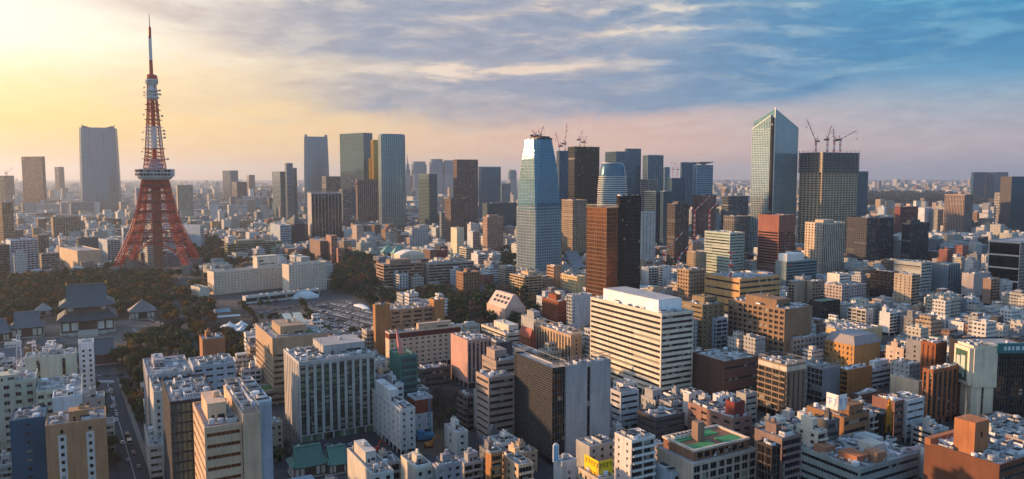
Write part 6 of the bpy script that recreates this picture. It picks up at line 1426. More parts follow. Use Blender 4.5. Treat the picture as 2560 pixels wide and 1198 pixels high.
def tree_proto(seed, kind):
    rnd = random.Random(seed); h = 1.0
    t = bpy.data.objects.new('tree', None); COL.objects.link(t); b = MB(); b.bar((0, 0, 0), (0, 0, 5), .32, 6, r2=.2)
    for i in range(6 if kind != 'bare' else 12): a = rnd.uniform(0, 6.3); e = rnd.uniform(1.5, 3.6); b.bar((0, 0, rnd.uniform(2.8, 5)), (e * cos(a), e * sin(a), rnd.uniform(5.5, 9 if kind != 'bare' else 10.5)), .14, 4, r2=.04)
    b.obj('trunk', 'bark', t); b = MB()
    if kind == 'bare': leaf_cloud(b, rnd, 0, 0, 7.2, 4.2, 3.8, 420, .34, .1)
    elif kind == 'cone':
        for i in range(420): q = rnd.random() ** .7; a = rnd.uniform(0, 6.3); r = 2.6 * (1 - q) * rnd.uniform(.5, 1) + .2; p = Vector((r * cos(a), r * sin(a), 2.5 + q * 11)); d1 = Vector((cos(a), sin(a), -.4)) * .6; d2 = Vector((-sin(a), cos(a), .1)) * .5; k = len(b.v); b.v += [tuple(p - d1), tuple(p + d2), tuple(p + d1), tuple(p - d2)]; b.f.append((k, k + 1, k + 2, k + 3)); b.mi.append(0)
    else: leaf_cloud(b, rnd, 0, 0, 6.8, 4.4, 3.7, 620, .62)
    c = b.obj('crown', 'leaf', t); c['tinted'] = 1
    return t
TP = {k: [tree_proto(i + 11 * j, k) for i in range(n)] for j, (k, n) in enumerate((('leafy', 4), ('bare', 3), ('cone', 2)))}
GREEN = [(.030, .052, .020), (.042, .056, .020), (.024, .044, .020), (.040, .062, .024)]; AUT = [(.19, .09, .02), (.15, .08, .022), (.12, .075, .025)]; BARE = [(.07, .052, .042), (.085, .062, .048), (.06, .048, .042)]
def inpoly(u, v, P):
    c = False; n = len(P)
    for i in range(n):
        (x0, y0), (x1, y1) = P[i], P[(i + 1) % n]
        if (y0 > v) != (y1 > v) and u < (x1 - x0) * (v - y0) / (y1 - y0) + x0: c = not c
    return c
NOTREE = [ROADL, LOT, [(60, 815), (330, 800), (420, 812), (400, 850), (290, 860), (60, 862)], [(418, 735), (434, 733), (505, 890), (482, 900)], [(430, 735), (455, 680), (480, 640), (500, 640), (492, 700), (470, 735)], [(590, 770), (620, 756), (800, 748), (905, 742), (940, 752), (870, 762), (780, 760), (700, 800), (640, 800)], [(535, 755), (640, 760), (640, 840), (535, 838)]]
def tops(x, y, r, h):
    us = []; vs = []
    for sx in (-r, r):
        for sy in (-r, r):
            if y + sy < 20: continue
            u, v = proj(x + sx, y + sy, h); us.append(u); vs.append(v)
    return min(us), max(us), min(vs)
def blocked(x, y, r, h, tol=.08, slack=6):
    """would something this high at x,y cover what the photograph shows clear?"""
    u0, u1, v = tops(x, y, r, h)
    for q in HAND:
        if q['y'] > y + r and u1 > q['u0'] + 2 and u0 < q['u1'] - 2 and v < q['vb'] - max(slack, tol * (q['vb'] - q['vt'])): return True
    for a, c, vb, py in PROT:
        if py > y + 1 and u1 > a and u0 < c and v < vb: return True
    return False
def hits(x, y, r, gap=1.0):
    return any(rect_hit((x, y, 0, 2 * r, 2 * r), q['rect'], gap) for q in HAND if abs(q['rect'][0] - x) + abs(q['rect'][1] - y) < 260)
TREES = []
rnd = random.Random(21)
def scatter(P, step, kinds, hmin, hmax, hole=NOTREE):
    us = [p[0] for p in P]; gp = [ground(u, v) for u, v in P]; xs = [g[0] for g in gp]; ys = [g[1] for g in gp]
    y = min(ys)
    while y < max(ys):
        x = min(xs)
        while x < max(xs):
            px, py = x + rnd.uniform(-.45, .45) * step, y + rnd.uniform(-.45, .45) * step; u, v = proj(px, py, 0)
            if inpoly(u, v, P) and -60 < u < 2620 and not any(inpoly(u, v, q) for q in hole):
                s = rnd.uniform(hmin, hmax)
                if not hits(px, py, 3) and not blocked(px, py, 4 * s, 9 * s, .10, 5): TREES.append((px, py, s, rnd.choices(['leafy', 'autumn', 'bare', 'cone'], kinds)[0], P))
            x += step
        y += step
scatter([(-60, 735), (300, 725), (480, 690), (520, 705), (520, 770), (640, 790), (640, 900), (560, 980), (490, 930), (420, 985), (380, 990), (295, 960), (285, 870), (-60, 855)], 9.5, [6, 2, 4, .6], .9, 1.5)
scatter([(-60, 686), (110, 690), (300, 672), (470, 668), (490, 690), (300, 730), (-60, 737)], 11, [7, 1, 3.5, .5], 1.1, 1.7)
scatter(PARKS['H'], 10.5, [6, .7, 4, 1], 1.0, 1.6)
scatter(PARKS['B'], 7, [1, 0, 6, 0], .7, 1.1); scatter(PARKS['T'], 12, [6, 0, 2, 1], 1.2, 1.7)
scatter([(300, 958), (345, 958), (420, 1120), (430, 1190), (395, 1200), (345, 1060)], 8, [6, 1.5, 2, .6], .6, 1.0)
scatter([(246, 975), (262, 975), (300, 1198), (275, 1198)], 8, [6, 0, 1, 0], .6, .9)
scatter([(700, 1110), (740, 1110), (735, 1180), (690, 1180)], 8, [5, 0, 2, 0], .6, .9)
scatter([(1410, 1180), (1435, 1180), (1440, 1200), (1410, 1200)], 8, [5, 0, 2, 0], .5, .8)
for L_, st_ in (([(306, 962), (352, 1060), (403, 1196)], 9), ([(236, 968), (262, 1060), (292, 1196)], 9), ([(640, 772), (700, 766)], 9), ([(750, 758), (790, 820), (850, 856), (935, 828)], 8), ([(600, 768), (640, 802), (640, 850)], 8), ([(880, 738), (950, 780)], 8), ([(640, 806), (745, 800), (780, 826)], 9)):
    P_ = [Vector(ground(*p)) for p in L_]
    for a_, b_ in zip(P_, P_[1:]):
        for i in range(int((b_ - a_).length / st_)):
            q_ = a_.lerp(b_, (i + .5) * st_ / (b_ - a_).length)
            if not hits(q_.x, q_.y, 2): TREES.append((q_.x + rnd.uniform(-1, 1), q_.y + rnd.uniform(-1, 1), rnd.uniform(.6, .95), rnd.choice(['leafy', 'leafy', 'leafy', 'bare']), L_))
TREES.sort(key=lambda q: q[1])
where = {id(PARKS['H']): 'in the hotel and ministry park', id(PARKS['B']): 'in the small park by the pink slab', id(PARKS['T']): 'round the grey temple roofs'}
word = {'leafy': 'dark evergreen tree', 'autumn': 'orange-brown leafy tree', 'bare': 'bare brown winter tree', 'cone': 'slender dark conifer'}
far_trees = []
def tree_instance(px, py, s, k, P, rnd):
    pr = rnd.choice(TP['leafy' if k in ('leafy', 'autumn') else k]); c = rnd.choice({'leafy': GREEN, 'autumn': AUT, 'bare': BARE, 'cone': GREEN}[k]); f = rnd.uniform(.75, 1.35)
    w = where.get(id(P), 'beside the tree-lined street' if proj(px, py, 0)[1] > 955 else ('in the temple grounds' if proj(px, py, 0)[1] > 735 else 'below the red lattice tower'))
    return copy_thing(pr, (px, py, 0), rnd.uniform(0, 6.3), '%s %s' % (word[k], w), '%ss %s' % (word[k], w), (c[0] * f, c[1] * f, c[2] * f, 1), (s, s, s * rnd.uniform(.85, 1.15)))
for i, (px, py, s, k, P) in enumerate(TREES):
    if i < 296: 
        o = tree_instance(px, py, s, k, P, rnd); o['category'] = 'tree'
    else: far_trees.append((px, py, s, k))
for k, cc in (('leafy', GREEN[0]), ('autumn', AUT[1]), ('bare', BARE[0]), ('cone', GREEN[2])):
    b = MB()
    for px, py, s, kk in far_trees:
        if kk != k: continue
        if k == 'bare': leaf_cloud(b, rnd, px, py, 7.2 * s, 4.4 * s, 3.8 * s, 150, .5 * s, .1)
        else: leaf_cloud(b, rnd, px, py, 6.8 * s, (4.4 if k != 'cone' else 2.6) * s, 3.9 * s, 190, .85 * s)
        b.bar((px, py, 0), (px, py, 6 * s), .3 * s, 4)
    o = b.obj('woodland', 'leaf', color=(*cc, 1))
    if o: tag(o, {'leafy': 'mass of dark evergreen trees in the wooded parks beyond the nearest trees', 'autumn': 'patches of orange-brown trees in the wooded parks beyond the nearest trees', 'bare': 'mass of bare brown trees in the wooded parks beyond the nearest trees', 'cone': 'scattered dark conifers in the wooded parks beyond the nearest trees'}[k], 'woodland', kind='stuff')
for k in TP:
    for p in TP[k]:
        for ch in list(p.children): bpy.data.objects.remove(ch)
        bpy.data.objects.remove(p)
# palace park and other far woods
b = MB()
for P, n, s0 in ((PARKS['F'], 520, 3.2), ([(620, 470), (680, 470), (700, 500), (610, 500)], 60, 4), ([(1060, 560), (1130, 556), (1140, 585), (1050, 590)], 60, 1.8), ([(380, 505), (600, 500), (600, 520), (400, 525)], 50, 2.2), ([(40, 545), (160, 540), (150, 570), (40, 575)], 60, 1.8), ([(1500, 610), (1700, 600), (1680, 625), (1480, 640)], 60, 1.5), ([(1240, 600), (1290, 600), (1290, 640), (1240, 640)], 40, 1.6)):
    for _ in range(n):
        for _t in range(20):
            u, v = rnd.uniform(min(p[0] for p in P), max(p[0] for p in P)), rnd.uniform(min(p[1] for p in P), max(p[1] for p in P))
            if inpoly(u, v, P): break
        px, py = ground(u, v)
        if hits(px, py, 8): continue
        leaf_cloud(b, rnd, px, py, 5 * s0, 5.5 * s0, 4 * s0, 60, 1.5 * s0)
tag(b.obj('far_woodland', 'leaf', color=(.032, .04, .028, 1)), 'dark woods of the distant palace park and hillside clumps', 'woodland', kind='stuff')

# ------------------------------------------------------------ vehicles
def car_proto(kind):
    t = bpy.data.objects.new('car', None); COL.objects.link(t); b = MB(); L, w = (4.4, .9) if kind == 'car' else (6.2, 1.05) if kind == 'van' else (10.5, 1.25)
    hb, ht = (.85, 1.45) if kind == 'car' else (1.1, 2.4) if kind == 'van' else (1.1, 3.0)
    side = [(-L / 2, .35), (L / 2, .35), (L / 2, hb * .8), (L / 2 - (.9 if kind == 'car' else .1), hb), (-L / 2 + .3, hb), (-L / 2, hb * .9)]
    b.loft([[(x, -w, z) for x, z in side], [(x, w, z) for x, z in side]]); b.poly([(x, -w, z) for x, z in side][::-1])
    cab = [(-L / 2 + .5, hb), (L / 2 - 1.3, hb), (L / 2 - 1.95, ht), (-L / 2 + .95, ht)] if kind == 'car' else [(-L / 2 + .02, hb), (L / 2 - .3, hb), (L / 2 - .7, ht), (-L / 2 + .05, ht)]
    b.poly([(cab[2][0], -w * .85, ht), (cab[2][0], w * .85, ht), (cab[3][0], w * .85, ht), (cab[3][0], -w * .85, ht)])
    if kind != 'car': b.box(-L / 2 + .05, L / 2 - 1.9, -w * .98, w * .98, hb, ht)
    o = b.obj('body', 'paint_finish', t); o['tinted'] = 1
    g = MB(); 
    if kind == 'car': g.loft([[(x, -w * .86, z - .02) for x, z in cab], [(x, w * .86, z - .02) for x, z in cab]]); g.poly([(x, -w * .86, z - .02) for x, z in cab][::-1])
    else: g.quad((L / 2 - .3, -w * .9, hb), (L / 2 - .3, w * .9, hb), (L / 2 - .7, w * .9, ht), (L / 2 - .7, -w * .9, ht)); g.box(-L / 2 + .4, L / 2 - 2.1, -w - .02, w + .02, hb + .4, ht - .5)
    g.obj('window', 'glass_black', t)
    for sx in (-1, 1):
        for sy in (-1, 1): q = MB(); q.bar((0, -.1, 0), (0, .1, 0), .33, 10); q.obj('wheel', 'rubber', t, (sx * L * .3, sy * w * .95, .33))
    return t
CP_ = {k: car_proto(k) for k in ('car', 'van', 'bus')}
CARC = [((.62, .62, .62), 'white', 7), ((.35, .36, .38), 'silver', 4), ((.03, .03, .035), 'black', 4), ((.10, .11, .13), 'dark grey', 2), ((.30, .04, .03), 'red', .8), ((.04, .08, .22), 'blue', .8), ((.35, .30, .05), 'yellow', .3)]
def put_car(x, y, rz, place, kind='car', z=.07, tail='', grp=None):
    c = rnd.choices(CARC, [q[2] for q in CARC])[0]; s = rnd.uniform(.95, 1.08)
    o = copy_thing(CP_[kind], (x, y, z), rz, '%s %s %s' % (c[1], kind, place), grp or '%ss %s' % (kind, place), (*c[0], 1), (s, s, s)); o.name = {'car': 'parked_car' if 'parked' in place else 'car', 'van': 'van', 'bus': 'bus'}[kind]; o['category'] = kind
a0 = R_(44); ax = (cos(a0), sin(a0)); ay = (-sin(a0), cos(a0)); c0 = ground(850, 790)
for r_ in range(-8, 9):
    for q in range(-26, 27):
        if r_ % 2 and True: off = 5.3
        else: off = 0
        rowy = (r_ // 2) * 17.0 + off; x = c0[0] + ay[0] * (q * 2.9) + ax[0] * rowy; y = c0[1] + ay[1] * (q * 2.9) + ax[1] * rowy; u, v = proj(x, y, 0)
        if inpoly(u, v, LOT) and rnd.random() < .78 and not hits(x, y, 2): put_car(x, y, a0 + (0 if off else pi), 'parked in the long rows of the hotel car park', z=.1)
rd = [(255, 965), (261, 985), (267, 1005), (272, 1020), (277, 1035), (281, 1050), (300, 1100), (310, 1160), (318, 1190)]
def along(pts, n, off, place, kinds=('car',), jitter=.3):
    P = [Vector(ground(*p)) for p in pts]
    for i in range(n):
        f = (i + rnd.uniform(.2, .8)) / n * (len(P) - 1); k = min(int(f), len(P) - 2); p = P[k].lerp(P[k + 1], f - k); d = (P[k + 1] - P[k]).normalized(); p = p + Vector((-d.y, d.x)) * off
        put_car(p.x, p.y, atan2(d.y, d.x), place, rnd.choice(kinds))
along([(264, 962), (282, 1050)], 8, 2.6, 'queueing on the street below the temple junction')
along([(300, 1075), (345, 1198)], 4, 2.2, 'on the lower street at the left', ('car', 'van'))
along([(278, 960), (350, 1190)], 5, -3.5, 'driving on the right lane of the tree-lined street', ('car', 'car', 'van'))
along([(225, 943), (325, 938)], 3, 0, 'crossing at the temple junction')
along([(452, 700), (487, 650)], 9, 2.5, 'on the avenue beside the red lattice tower', ('car', 'car', 'bus')); along([(452, 700), (487, 650)], 7, -2.5, 'on the avenue beside the red lattice tower')
along([(650, 785), (800, 756)], 9, 3, 'in front of the long cream hotel'); along([(640, 795), (720, 780)], 5, -4, 'in front of the long cream hotel', ('car', 'bus'))
along([(372, 800), (410, 812)], 5, 0, 'beside the small square temple hall'); along([(330, 822), (350, 840)], 4, 0, 'in the court right of the great temple hall')
along([(740, 1120), (920, 1112)], 6, 0, 'on the road below the white-piered office')
for p in CP_.values():
    for ch in list(p.children): bpy.data.objects.remove(ch)
    bpy.data.objects.remove(p)

# tents, pool, dome, diggers, masts
def tent(label, u, vb, w, h, n=1):
    y = y_from_base(vb); x = x_at(u, y, 0); t = thing('marquee_tent', label, 'tent', (x, y, 0), .5); b = MB()
    for i in range(n):
        X = (i - (n - 1) / 2) * w
        prof = [[(X - w / 2 * s_, -w / 2 * s_, z), (X + w / 2 * s_, -w / 2 * s_, z), (X + w / 2 * s_, w / 2 * s_, z), (X - w / 2 * s_, w / 2 * s_, z)] for s_, z in ((.96, .0), (.96, h * .4), (1.0, h * .42), (.6, h * .58), (.25, h * .78), (.03, h))]; b.loft(prof)
    b.obj('canopy', 'render_finish', t, color=(.68, .68, .66, 1)); reg(label, (x, y), .5, w * n, w, y, u - 20, u + 20, vb - 12, vb - 2, h)
def barrel(label, u, vb, L, w, h, rot, name='domed_hall', color=(.66, .68, .68, 1)):
    y = y_from_base(vb); x = x_at(u, y, 0); t = thing(name, label, name.replace('_', ' '), (x, y, 0), R_(rot)); b = MB(); rings = []
    for i in range(13):
        s_ = i / 12; e = sin(pi * min(max(s_, .04), .96)) ** .5; rings.append([(-L / 2 + L * s_, w / 2 * cos(q * pi / 8) * e, h * sin(q * pi / 8) * e + .05) for q in range(9)])
    n = len(b.v)
    for r in rings: b.v += r
    for i in range(12):
        for q in range(8): b.f.append((n + i * 9 + q, n + i * 9 + q + 1, n + (i + 1) * 9 + q + 1, n + (i + 1) * 9 + q)); b.mi.append(0)
    b.poly(rings[0]); b.poly(rings[-1][::-1]); b.obj('shell', 'render_finish', t, color=color)
    rb = MB()
    for i in range(1, 12, 2):
        for q in range(8): rb.bar(rings[i][q], rings[i][q + 1], .12, 3)
    rb.obj('rib', 'frame_metal', t)
tent('left pair of white peaked tents in the hotel garden', 590, 822, 11, 8, 2); tent('right pair of white peaked tents in the hotel garden', 622, 832, 11, 8, 2)
barrel('white shell-roofed garden hall left of the peaked tents', 572, 828, 26, 16, 7, 140)
barrel('long white shed roof between the car park and the park trees', 905, 770, 40, 10, 4, 125, 'long_shed'); barrel('thin white curved canopy in the central park', 955, 742, 30, 6, 11, 130, 'curved_canopy', (.45, .55, .58, 1))
barrel('white vaulted ballroom on the hotel forecourt podium', 755, 745, 40, 18, 9, 20, 'ballroom')
o = sheet('swimming_pool', [(500, 776), (575, 770), (578, 779), (505, 786)], 'water_blue', .3); o = sheet('swimming_pool', [(495, 792), (600, 785), (602, 790), (498, 798)], 'water_blue', .3)
def digger(label, u, vb, col, reach, hgt, name):
    y = y_from_base(vb); x = x_at(u, y, 0); t = thing(name, label, name.replace('_', ' '), (x, y, 0), .5); b = MB(); b.box(-2.2, 2.2, -1.7, -.9, 0, 1); b.box(-2.2, 2.2, .9, 1.7, 0, 1); b.obj('track', 'rubber', t)
    b = MB(); b.box(-2, 1.8, -1.5, 1.5, 1, 2.4); b.box(.2, 1.7, -1.4, -.2, 2.4, 3.6); b.obj('body', 'paint_finish', t, color=col)
    b = MB(); b.bar((1.6, .3, 2), (reach * .5, .3, hgt), .45, 4); b.bar((reach * .5, .3, hgt), (reach, .3, hgt * .35), .35, 4); b.obj('boom', 'paint_finish', t, color=col)
digger('orange excavator with folded arm on the building site', 1072, 1118, (.62, .22, .03, 1), 9, 6, 'excavator'); digger('red excavator at the foot of the white chamfered block', 938, 1132, (.5, .06, .03, 1), 7, 7, 'excavator')
y = y_from_base(1098); x = x_at(1062, y, 0); t = thing('drilling_rig', 'tall blue drilling rig on the building site beside the brick-red topped block', 'drilling rig', (x, y, 0), .4); b = MB(); b.box(-5, 5, -3, 3, .8, 3.2); b.box(-4, 0, -2, 2, 3.2, 5); b.obj('body', 'paint_finish', t, color=(.03, .20, .34, 1)); b = MB(); b.box(-4.6, 4.6, -3.4, -2.2, 0, .79); b.box(-4.6, 4.6, 2.2, 3.4, 0, .79); b.obj('track', 'rubber', t)
b = MB(); hz = z_from_top(y, 990)
for i in range(4): dx, dy = [(-.5, -.5), (.5, -.5), (.5, .5), (-.5, .5)][i]; b.bar((3 + dx, dy, 1), (3 + dx, dy, hz), .12, 4); [b.bar((3 + dx, dy, q * 2), (3 - dy, dx, q * 2 + 2), .07, 3) for q in range(int(hz / 2) - 1)]
b.obj('mast', 'paint_finish', t, color=(.05, .22, .34, 1))
prot(1040, 1110, 1095)
def lattice_mast(label, u, vt, vb, w):
    y = y_from_base(vb); zt = z_from_top(y, vt); x = x_at(u, y, 0); t = thing('radio_mast', label, 'mast', (x, y, 0), .4); b = MB(); n = 12
    for q in range(n):
        a, c = zt * q / n, zt * (q + 1) / n; wa, wc = w * (1 - .75 * q / n), w * (1 - .75 * (q + 1) / n)
        for i in range(4):
            p = [(-1, -1), (1, -1), (1, 1), (-1, 1)]; e, f = p[i], p[(i + 1) % 4]; b.bar((e[0] * wa, e[1] * wa, a), (e[0] * wc, e[1] * wc, c), .16, 4); b.bar((e[0] * wa, e[1] * wa, a), (f[0] * wc, f[1] * wc, c), .1, 3)
    b.obj('lattice', 'tower_white', t); b = MB(); b.box(-w * .5, w * .5, -w * .5, w * .5, zt * .86, zt * .88); b.bar((0, 0, zt), (0, 0, zt * 1.1), .1); b.obj('platform', 'tower_white', t)
lattice_mast('taller white lattice radio mast behind the pale hospital wing', 52, 835, 975, 2.6); lattice_mast('shorter thick white lattice mast behind the plant tower', 90, 850, 960, 2.8)
# sports court fence
for (u0, u1, vv, lb) in ((862, 958, 652, 'tall green net fence along the sports court, front side'), (880, 972, 638, 'tall green net fence along the sports court, back side')):
    y = y_from_base(vv); xa, xb = x_at(u0, y, 0), x_at(u1, y + 15, 0); t = thing('net_fence', lb, 'fence', (xa, y, 0), 0); b = MB(); n = 14
    for i in range(n): p = i / (n - 1); b.bar(((xb - xa) * p, 15 * p, 0), ((xb - xa) * p, 15 * p, 14), .25, 4)
    b.obj('post', 'frame_metal', t); b = MB()
    for j in range(13):
        b.bar((0, 0, j * 1.1 + .4), (xb - xa, 15, j * 1.1 + .4), .16, 3)
    b.obj('net', 'paint_finish', t, color=(.06, .26, .20, 1))
sheet('sports_court', [(862, 655), (955, 650), (975, 636), (880, 640)], 'court_green' if 'court_green' in M else 'park_soil', .06)
# ------------------------------------------------------------ the small buildings between and beyond
PAL = [((.60, .60, .58), 'white', 6), ((.50, .49, .46), 'off-white', 5), ((.42, .40, .34), 'beige', 4), ((.34, .34, .34), 'grey', 4), ((.22, .22, .23), 'dark grey', 2), ((.36, .27, .19), 'tan', 2.4), ((.22, .13, .085), 'brown', 1.8), ((.42, .46, .50), 'pale blue', 1.2), ((.05, .05, .055), 'black', .9), ((.26, .10, .07), 'brick red', .35), ((.50, .38, .30), 'pinkish', 1)]
ROOFC = [((.30, .30, .30), 'grey', 6), ((.45, .45, .44), 'pale', 4), ((.14, .14, .15), 'dark', 3), ((.13, .24, .17), 'green', 1.1), ((.28, .14, .09), 'rusty', .6), ((.20, .28, .34), 'blue', .5)]
rnd = random.Random(99)
def add_small(b, x, y, rz, W, D, h, tone, roof, alpha, z0=0.0, top=True):
    c, s = cos(rz), sin(rz); pts = [(x + c * px - s * py, y + s * px + c * py) for px, py in ((-W / 2, -D / 2), (W / 2, -D / 2), (W / 2, D / 2), (-W / 2, D / 2))]; Ls = [W, D, W, D]
    u = rnd.uniform(0, 30)
    for i in range(4):
        (x0, y0), (x1, y1) = pts[i], pts[(i + 1) % 4]; k = len(b.v); b.v += [(x0, y0, z0), (x1, y1, z0), (x1, y1, h), (x0, y0, h)]; b.f.append((k, k + 1, k + 2, k + 3)); b.mi.append(0)
        b.tone.append((*tone, alpha)); b.uv += [(u, z0 + .02), (u + Ls[i], z0 + .02), (u + Ls[i], h), (u, h)]; u += Ls[i]
    k = len(b.v); b.v += [(p[0], p[1], h) for p in pts]; b.f.append((k, k + 1, k + 2, k + 3)); b.mi.append(0); b.tone.append((*roof, 1)); b.uv += [(0, 0)] * 4
def finish_small(b, name):
    me = b.mesh(name, 'small_building_finish'); at = me.attributes.new('tone', 'FLOAT_COLOR', 'FACE'); fl = []
    for t_ in b.tone: fl += list(t_)
    at.data.foreach_set('color', fl); uv = me.uv_layers.new(name='metres'); f2 = []
    for q in b.uv: f2 += list(q)
    uv.data.foreach_set('uv', f2); return me
AREA_NO = NOTREE + [PARKS['W'], PARKS['H'], PARKS['B'], PARKS['T'], PARKS['F'], [(1095, 1070), (1180, 1090), (1130, 1150), (1040, 1130), (1040, 1095)], [(226, 920), (345, 920), (440, 1220), (270, 1220)], [(700, 1105), (960, 1098), (1040, 1140), (940, 1150), (690, 1175)], [(470, 700), (830, 720), (970, 770), (940, 870), (740, 860), (600, 850)], [(-60, 700), (420, 700), (420, 900), (-60, 880)]]
AREA_NO = [[(u, v) for u, v in q] for q in AREA_NO]
CAND = []
def grid(ang, yy0, yy1, azmin, azmax, cell, hlo, hhi, p_tall, tall):
    c, s = cos(ang), sin(ang); N = int(yy1 * 1.3 / cell)
    for i in range(-N, N):
        if i % 5 == 4: continue
        for j in range(-N, N):
            if j % 7 == 6: continue
            px, py = c * i * cell - s * j * cell, s * i * cell + c * j * cell
            if not (yy0 < py < yy1): continue
            az = atan2(px, py)
            if not (azmin < az < azmax): continue
            px += rnd.uniform(-.08, .08) * cell; py += rnd.uniform(-.08, .08) * cell
            W = cell * rnd.uniform(.58, .93); D = cell * rnd.uniform(.55, .93)
            h = rnd.uniform(hlo, hhi) if rnd.random() > p_tall else rnd.uniform(*tall)
            u, v = proj(px, py, 0)
            if any(inpoly(u, v, q) for q in AREA_NO): continue
            r = (px, py, ang, W, D); ok = True
            for q in HAND:
                if abs(q['rect'][0] - px) + abs(q['rect'][1] - py) < 260 and rect_hit(r, q['rect'], 1.2): ok = False; break
            if not ok: continue
            for _ in range(7):
                if not blocked(px, py, max(W, D) * .5, h, .10, 6): break
                h *= .78
            else: continue
            if h < 5.5: continue
            CAND.append((px, py, ang, W, D, h))
G1, G2 = R_(29), R_(42)
grid(G1, 335, 760, R_(-41), R_(42), 15.5, 8, 22, .12, (22, 34))
grid(G1, 760, 1250, R_(-8), R_(42), 19, 8, 24, .18, (24, 42)); grid(G2, 760, 1250, R_(-41), R_(-8), 19, 7, 20, .12, (20, 34))
grid(G1, 1250, 2300, R_(-5), R_(36), 27, 9, 32, .22, (32, 70)); grid(G2, 1250, 2300, R_(-36), R_(-5), 25, 7, 24, .14, (24, 48))
CAND.sort(key=lambda q: q[1])
NEARC = [c for c in CAND if c[1] < 1250]
print('CAND', len(CAND), len(NEARC))
def kind_of(W, D, h):
    if h < 10.5 and max(W, D) < 17: return 'house'
    if h > 21: return 'office_building'
    return 'apartment_building' if (W * 7 + h * 3) % 2 < 1.15 else 'shop_building'
LIM = {'house': 285, 'office_building': 150, 'apartment_building': 225, 'shop_building': 285}; CNT = dict.fromkeys(LIM, 0)
LM = [q for q in HAND if q.get('nick')]
BYKEY = {}; REST = []
for (px, py, rz, W, D, h) in CAND:
    k = kind_of(W, D, h)
    if CNT[k] >= LIM[k] or py > 1500: REST.append((px, py, rz, W, D, h)); continue
    u, v = proj(px, py, h * .7)
    if not (-10 < u < 2570 and v < 1215): REST.append((px, py, rz, W, D, h)); continue
    CNT[k] += 1; col, cw, _ = rnd.choices(PAL, [q[2] for q in PAL])[0]; rc, rw, _ = rnd.choices(ROOFC, [q[2] for q in ROOFC])[0]
    f = rnd.uniform(.85, 1.12); col = tuple(c * f for c in col); near = py < 560
    t = thing(k, '', k.replace('_', ' '), (px, py, 0), rz); 
    if near:
        st = rnd.choice(['r3.3,.5', 'k4,3.2', 'p3.4,3.2,.5,.5', 'r3.6,.6', 'g3.6,3.3,.3,.35', 'p4.5,3.2,.65,.55', 'k5,3.1']); st2 = rnd.choice(['b', 'b.3,.7', 'b.5', 'p4,3.2,.7,.6', st])
        BPY = make_building; bpy.data.objects.remove(t)
        t = make_building(k, '', k.replace('_', ' '), (px, py), rz, W, D, h, (*col, 1), st, st2, opts=rnd.choice(['pe', 'pee', 'Pe', 'pea', 'eee', 'pE']), rcol=(*rc, 1), seed=int(px * 13 + py * 7), finish_=rnd.choice(['wall_finish', 'render_finish', 'brick_finish']))
    else:
        b = MB(); blind = rnd.random(); al = rnd.choice([.12, .3, .45, .6]); add_small(b, 0, 0, 0, W, D, h, col, rc, al)
        link('wall', finish_small(b, 'wall'), t)
        rb = MB(); o = .12; w, d, tt = W / 2 + o, D / 2 + o, .35
        rb.box(-w, w, -d, -d + tt, h - .15, h + .9); rb.box(-w, w, d - tt, d, h - .15, h + .9); rb.box(-w, -w + tt, -d + tt, d - tt, h - .15, h + .9); rb.box(w - tt, w, -d + tt, d - tt, h - .15, h + .9)
        rb.obj('parapet', 'render_finish', t, color=(*[min(.75, c * 1.15) for c in col], 1))
        if k != 'house' and rnd.random() < .55 and min(W, D) > 9:   # stepped upper storeys
            ub = MB(); hh = rnd.uniform(3, 6.5); x0, x1 = sorted((rnd.uniform(-.42, -.1) * W, rnd.uniform(.1, .42) * W)); y0, y1 = sorted((rnd.uniform(-.42, -.15) * D, rnd.uniform(.15, .42) * D))
            add_small(ub, (x0 + x1) / 2, (y0 + y1) / 2, 0, x1 - x0, y1 - y0, h + hh, col, rc, al, z0=h); link('upper_storey', finish_small(ub, 'upper_storey'), t)
        elif k == 'house' and rnd.random() < .45:
            gb_ = MB(); gb_.loft([[(-w, -d, h + .9), (w, -d, h + .9), (w, d, h + .9), (-w, d, h + .9)], [(-w * .6, -.1, h + 3.2), (w * .6, -.1, h + 3.2), (w * .6, .1, h + 3.2), (-w * .6, .1, h + 3.2)]]); gb_.obj('roof', 'tile_finish', t, color=(*rc, 1)); 
        else:
            ub = MB(); q = rnd.uniform(2.4, 4); px_, py_ = rnd.uniform(-.25, .25) * W, rnd.uniform(-.25, .25) * D; ub.box(px_ - q / 2, px_ + q / 2, py_ - q / 2, py_ + q / 2, h, h + rnd.uniform(2.4, 4)); ub.obj('penthouse', 'wall_finish', t, color=(*[min(.7, c * 1.1) for c in col], 1))
        for _ in range(rnd.randint(1, 4 if py < 950 else 2)):
            kk = rnd.choice([AC, AC, DUCT, TANK]); sz = rnd.uniform(1.3, 2.6); oo = link(kk.name.split('.')[0], kk, t, (rnd.uniform(-.36, .36) * W, rnd.uniform(-.36, .36) * D, h), (.5, .5, .48, 1), rz=rnd.choice([0, pi / 2])); oo.scale = (sz * 1.3, sz, rnd.uniform(1, 2))
        if k == 'apartment_building' and py < 900:
            nf = int((h - 3) / 3.1)
            for fi in range(nf):
                key = ('sb', round(W)); 
                if key not in PANES: bb = MB(); bb.box(.4, round(W) - .4, -1.1, -.005, 0, .16); bb.box(.4, round(W) - .4, -1.1, -1.0, .16, 1.05); PANES[key] = bb.mesh('balcony', ['render_finish'])
                if round(W) <= W + .4: link('balcony', PANES[key], t, (-W / 2, -D / 2, 2.9 + fi * 3.1), (*[min(.75, c * 1.1) for c in col], 1))
    # where it stands: nearest named landmark in the picture
    best = min(LM, key=lambda q: (max(0, q['u0'] - u, u - q['u1'])) ** 2 + (max(0, v - q['vb'], q['vt'] - v) * 1.5) ** 2 + ((q['y'] - py) / 12) ** 2)
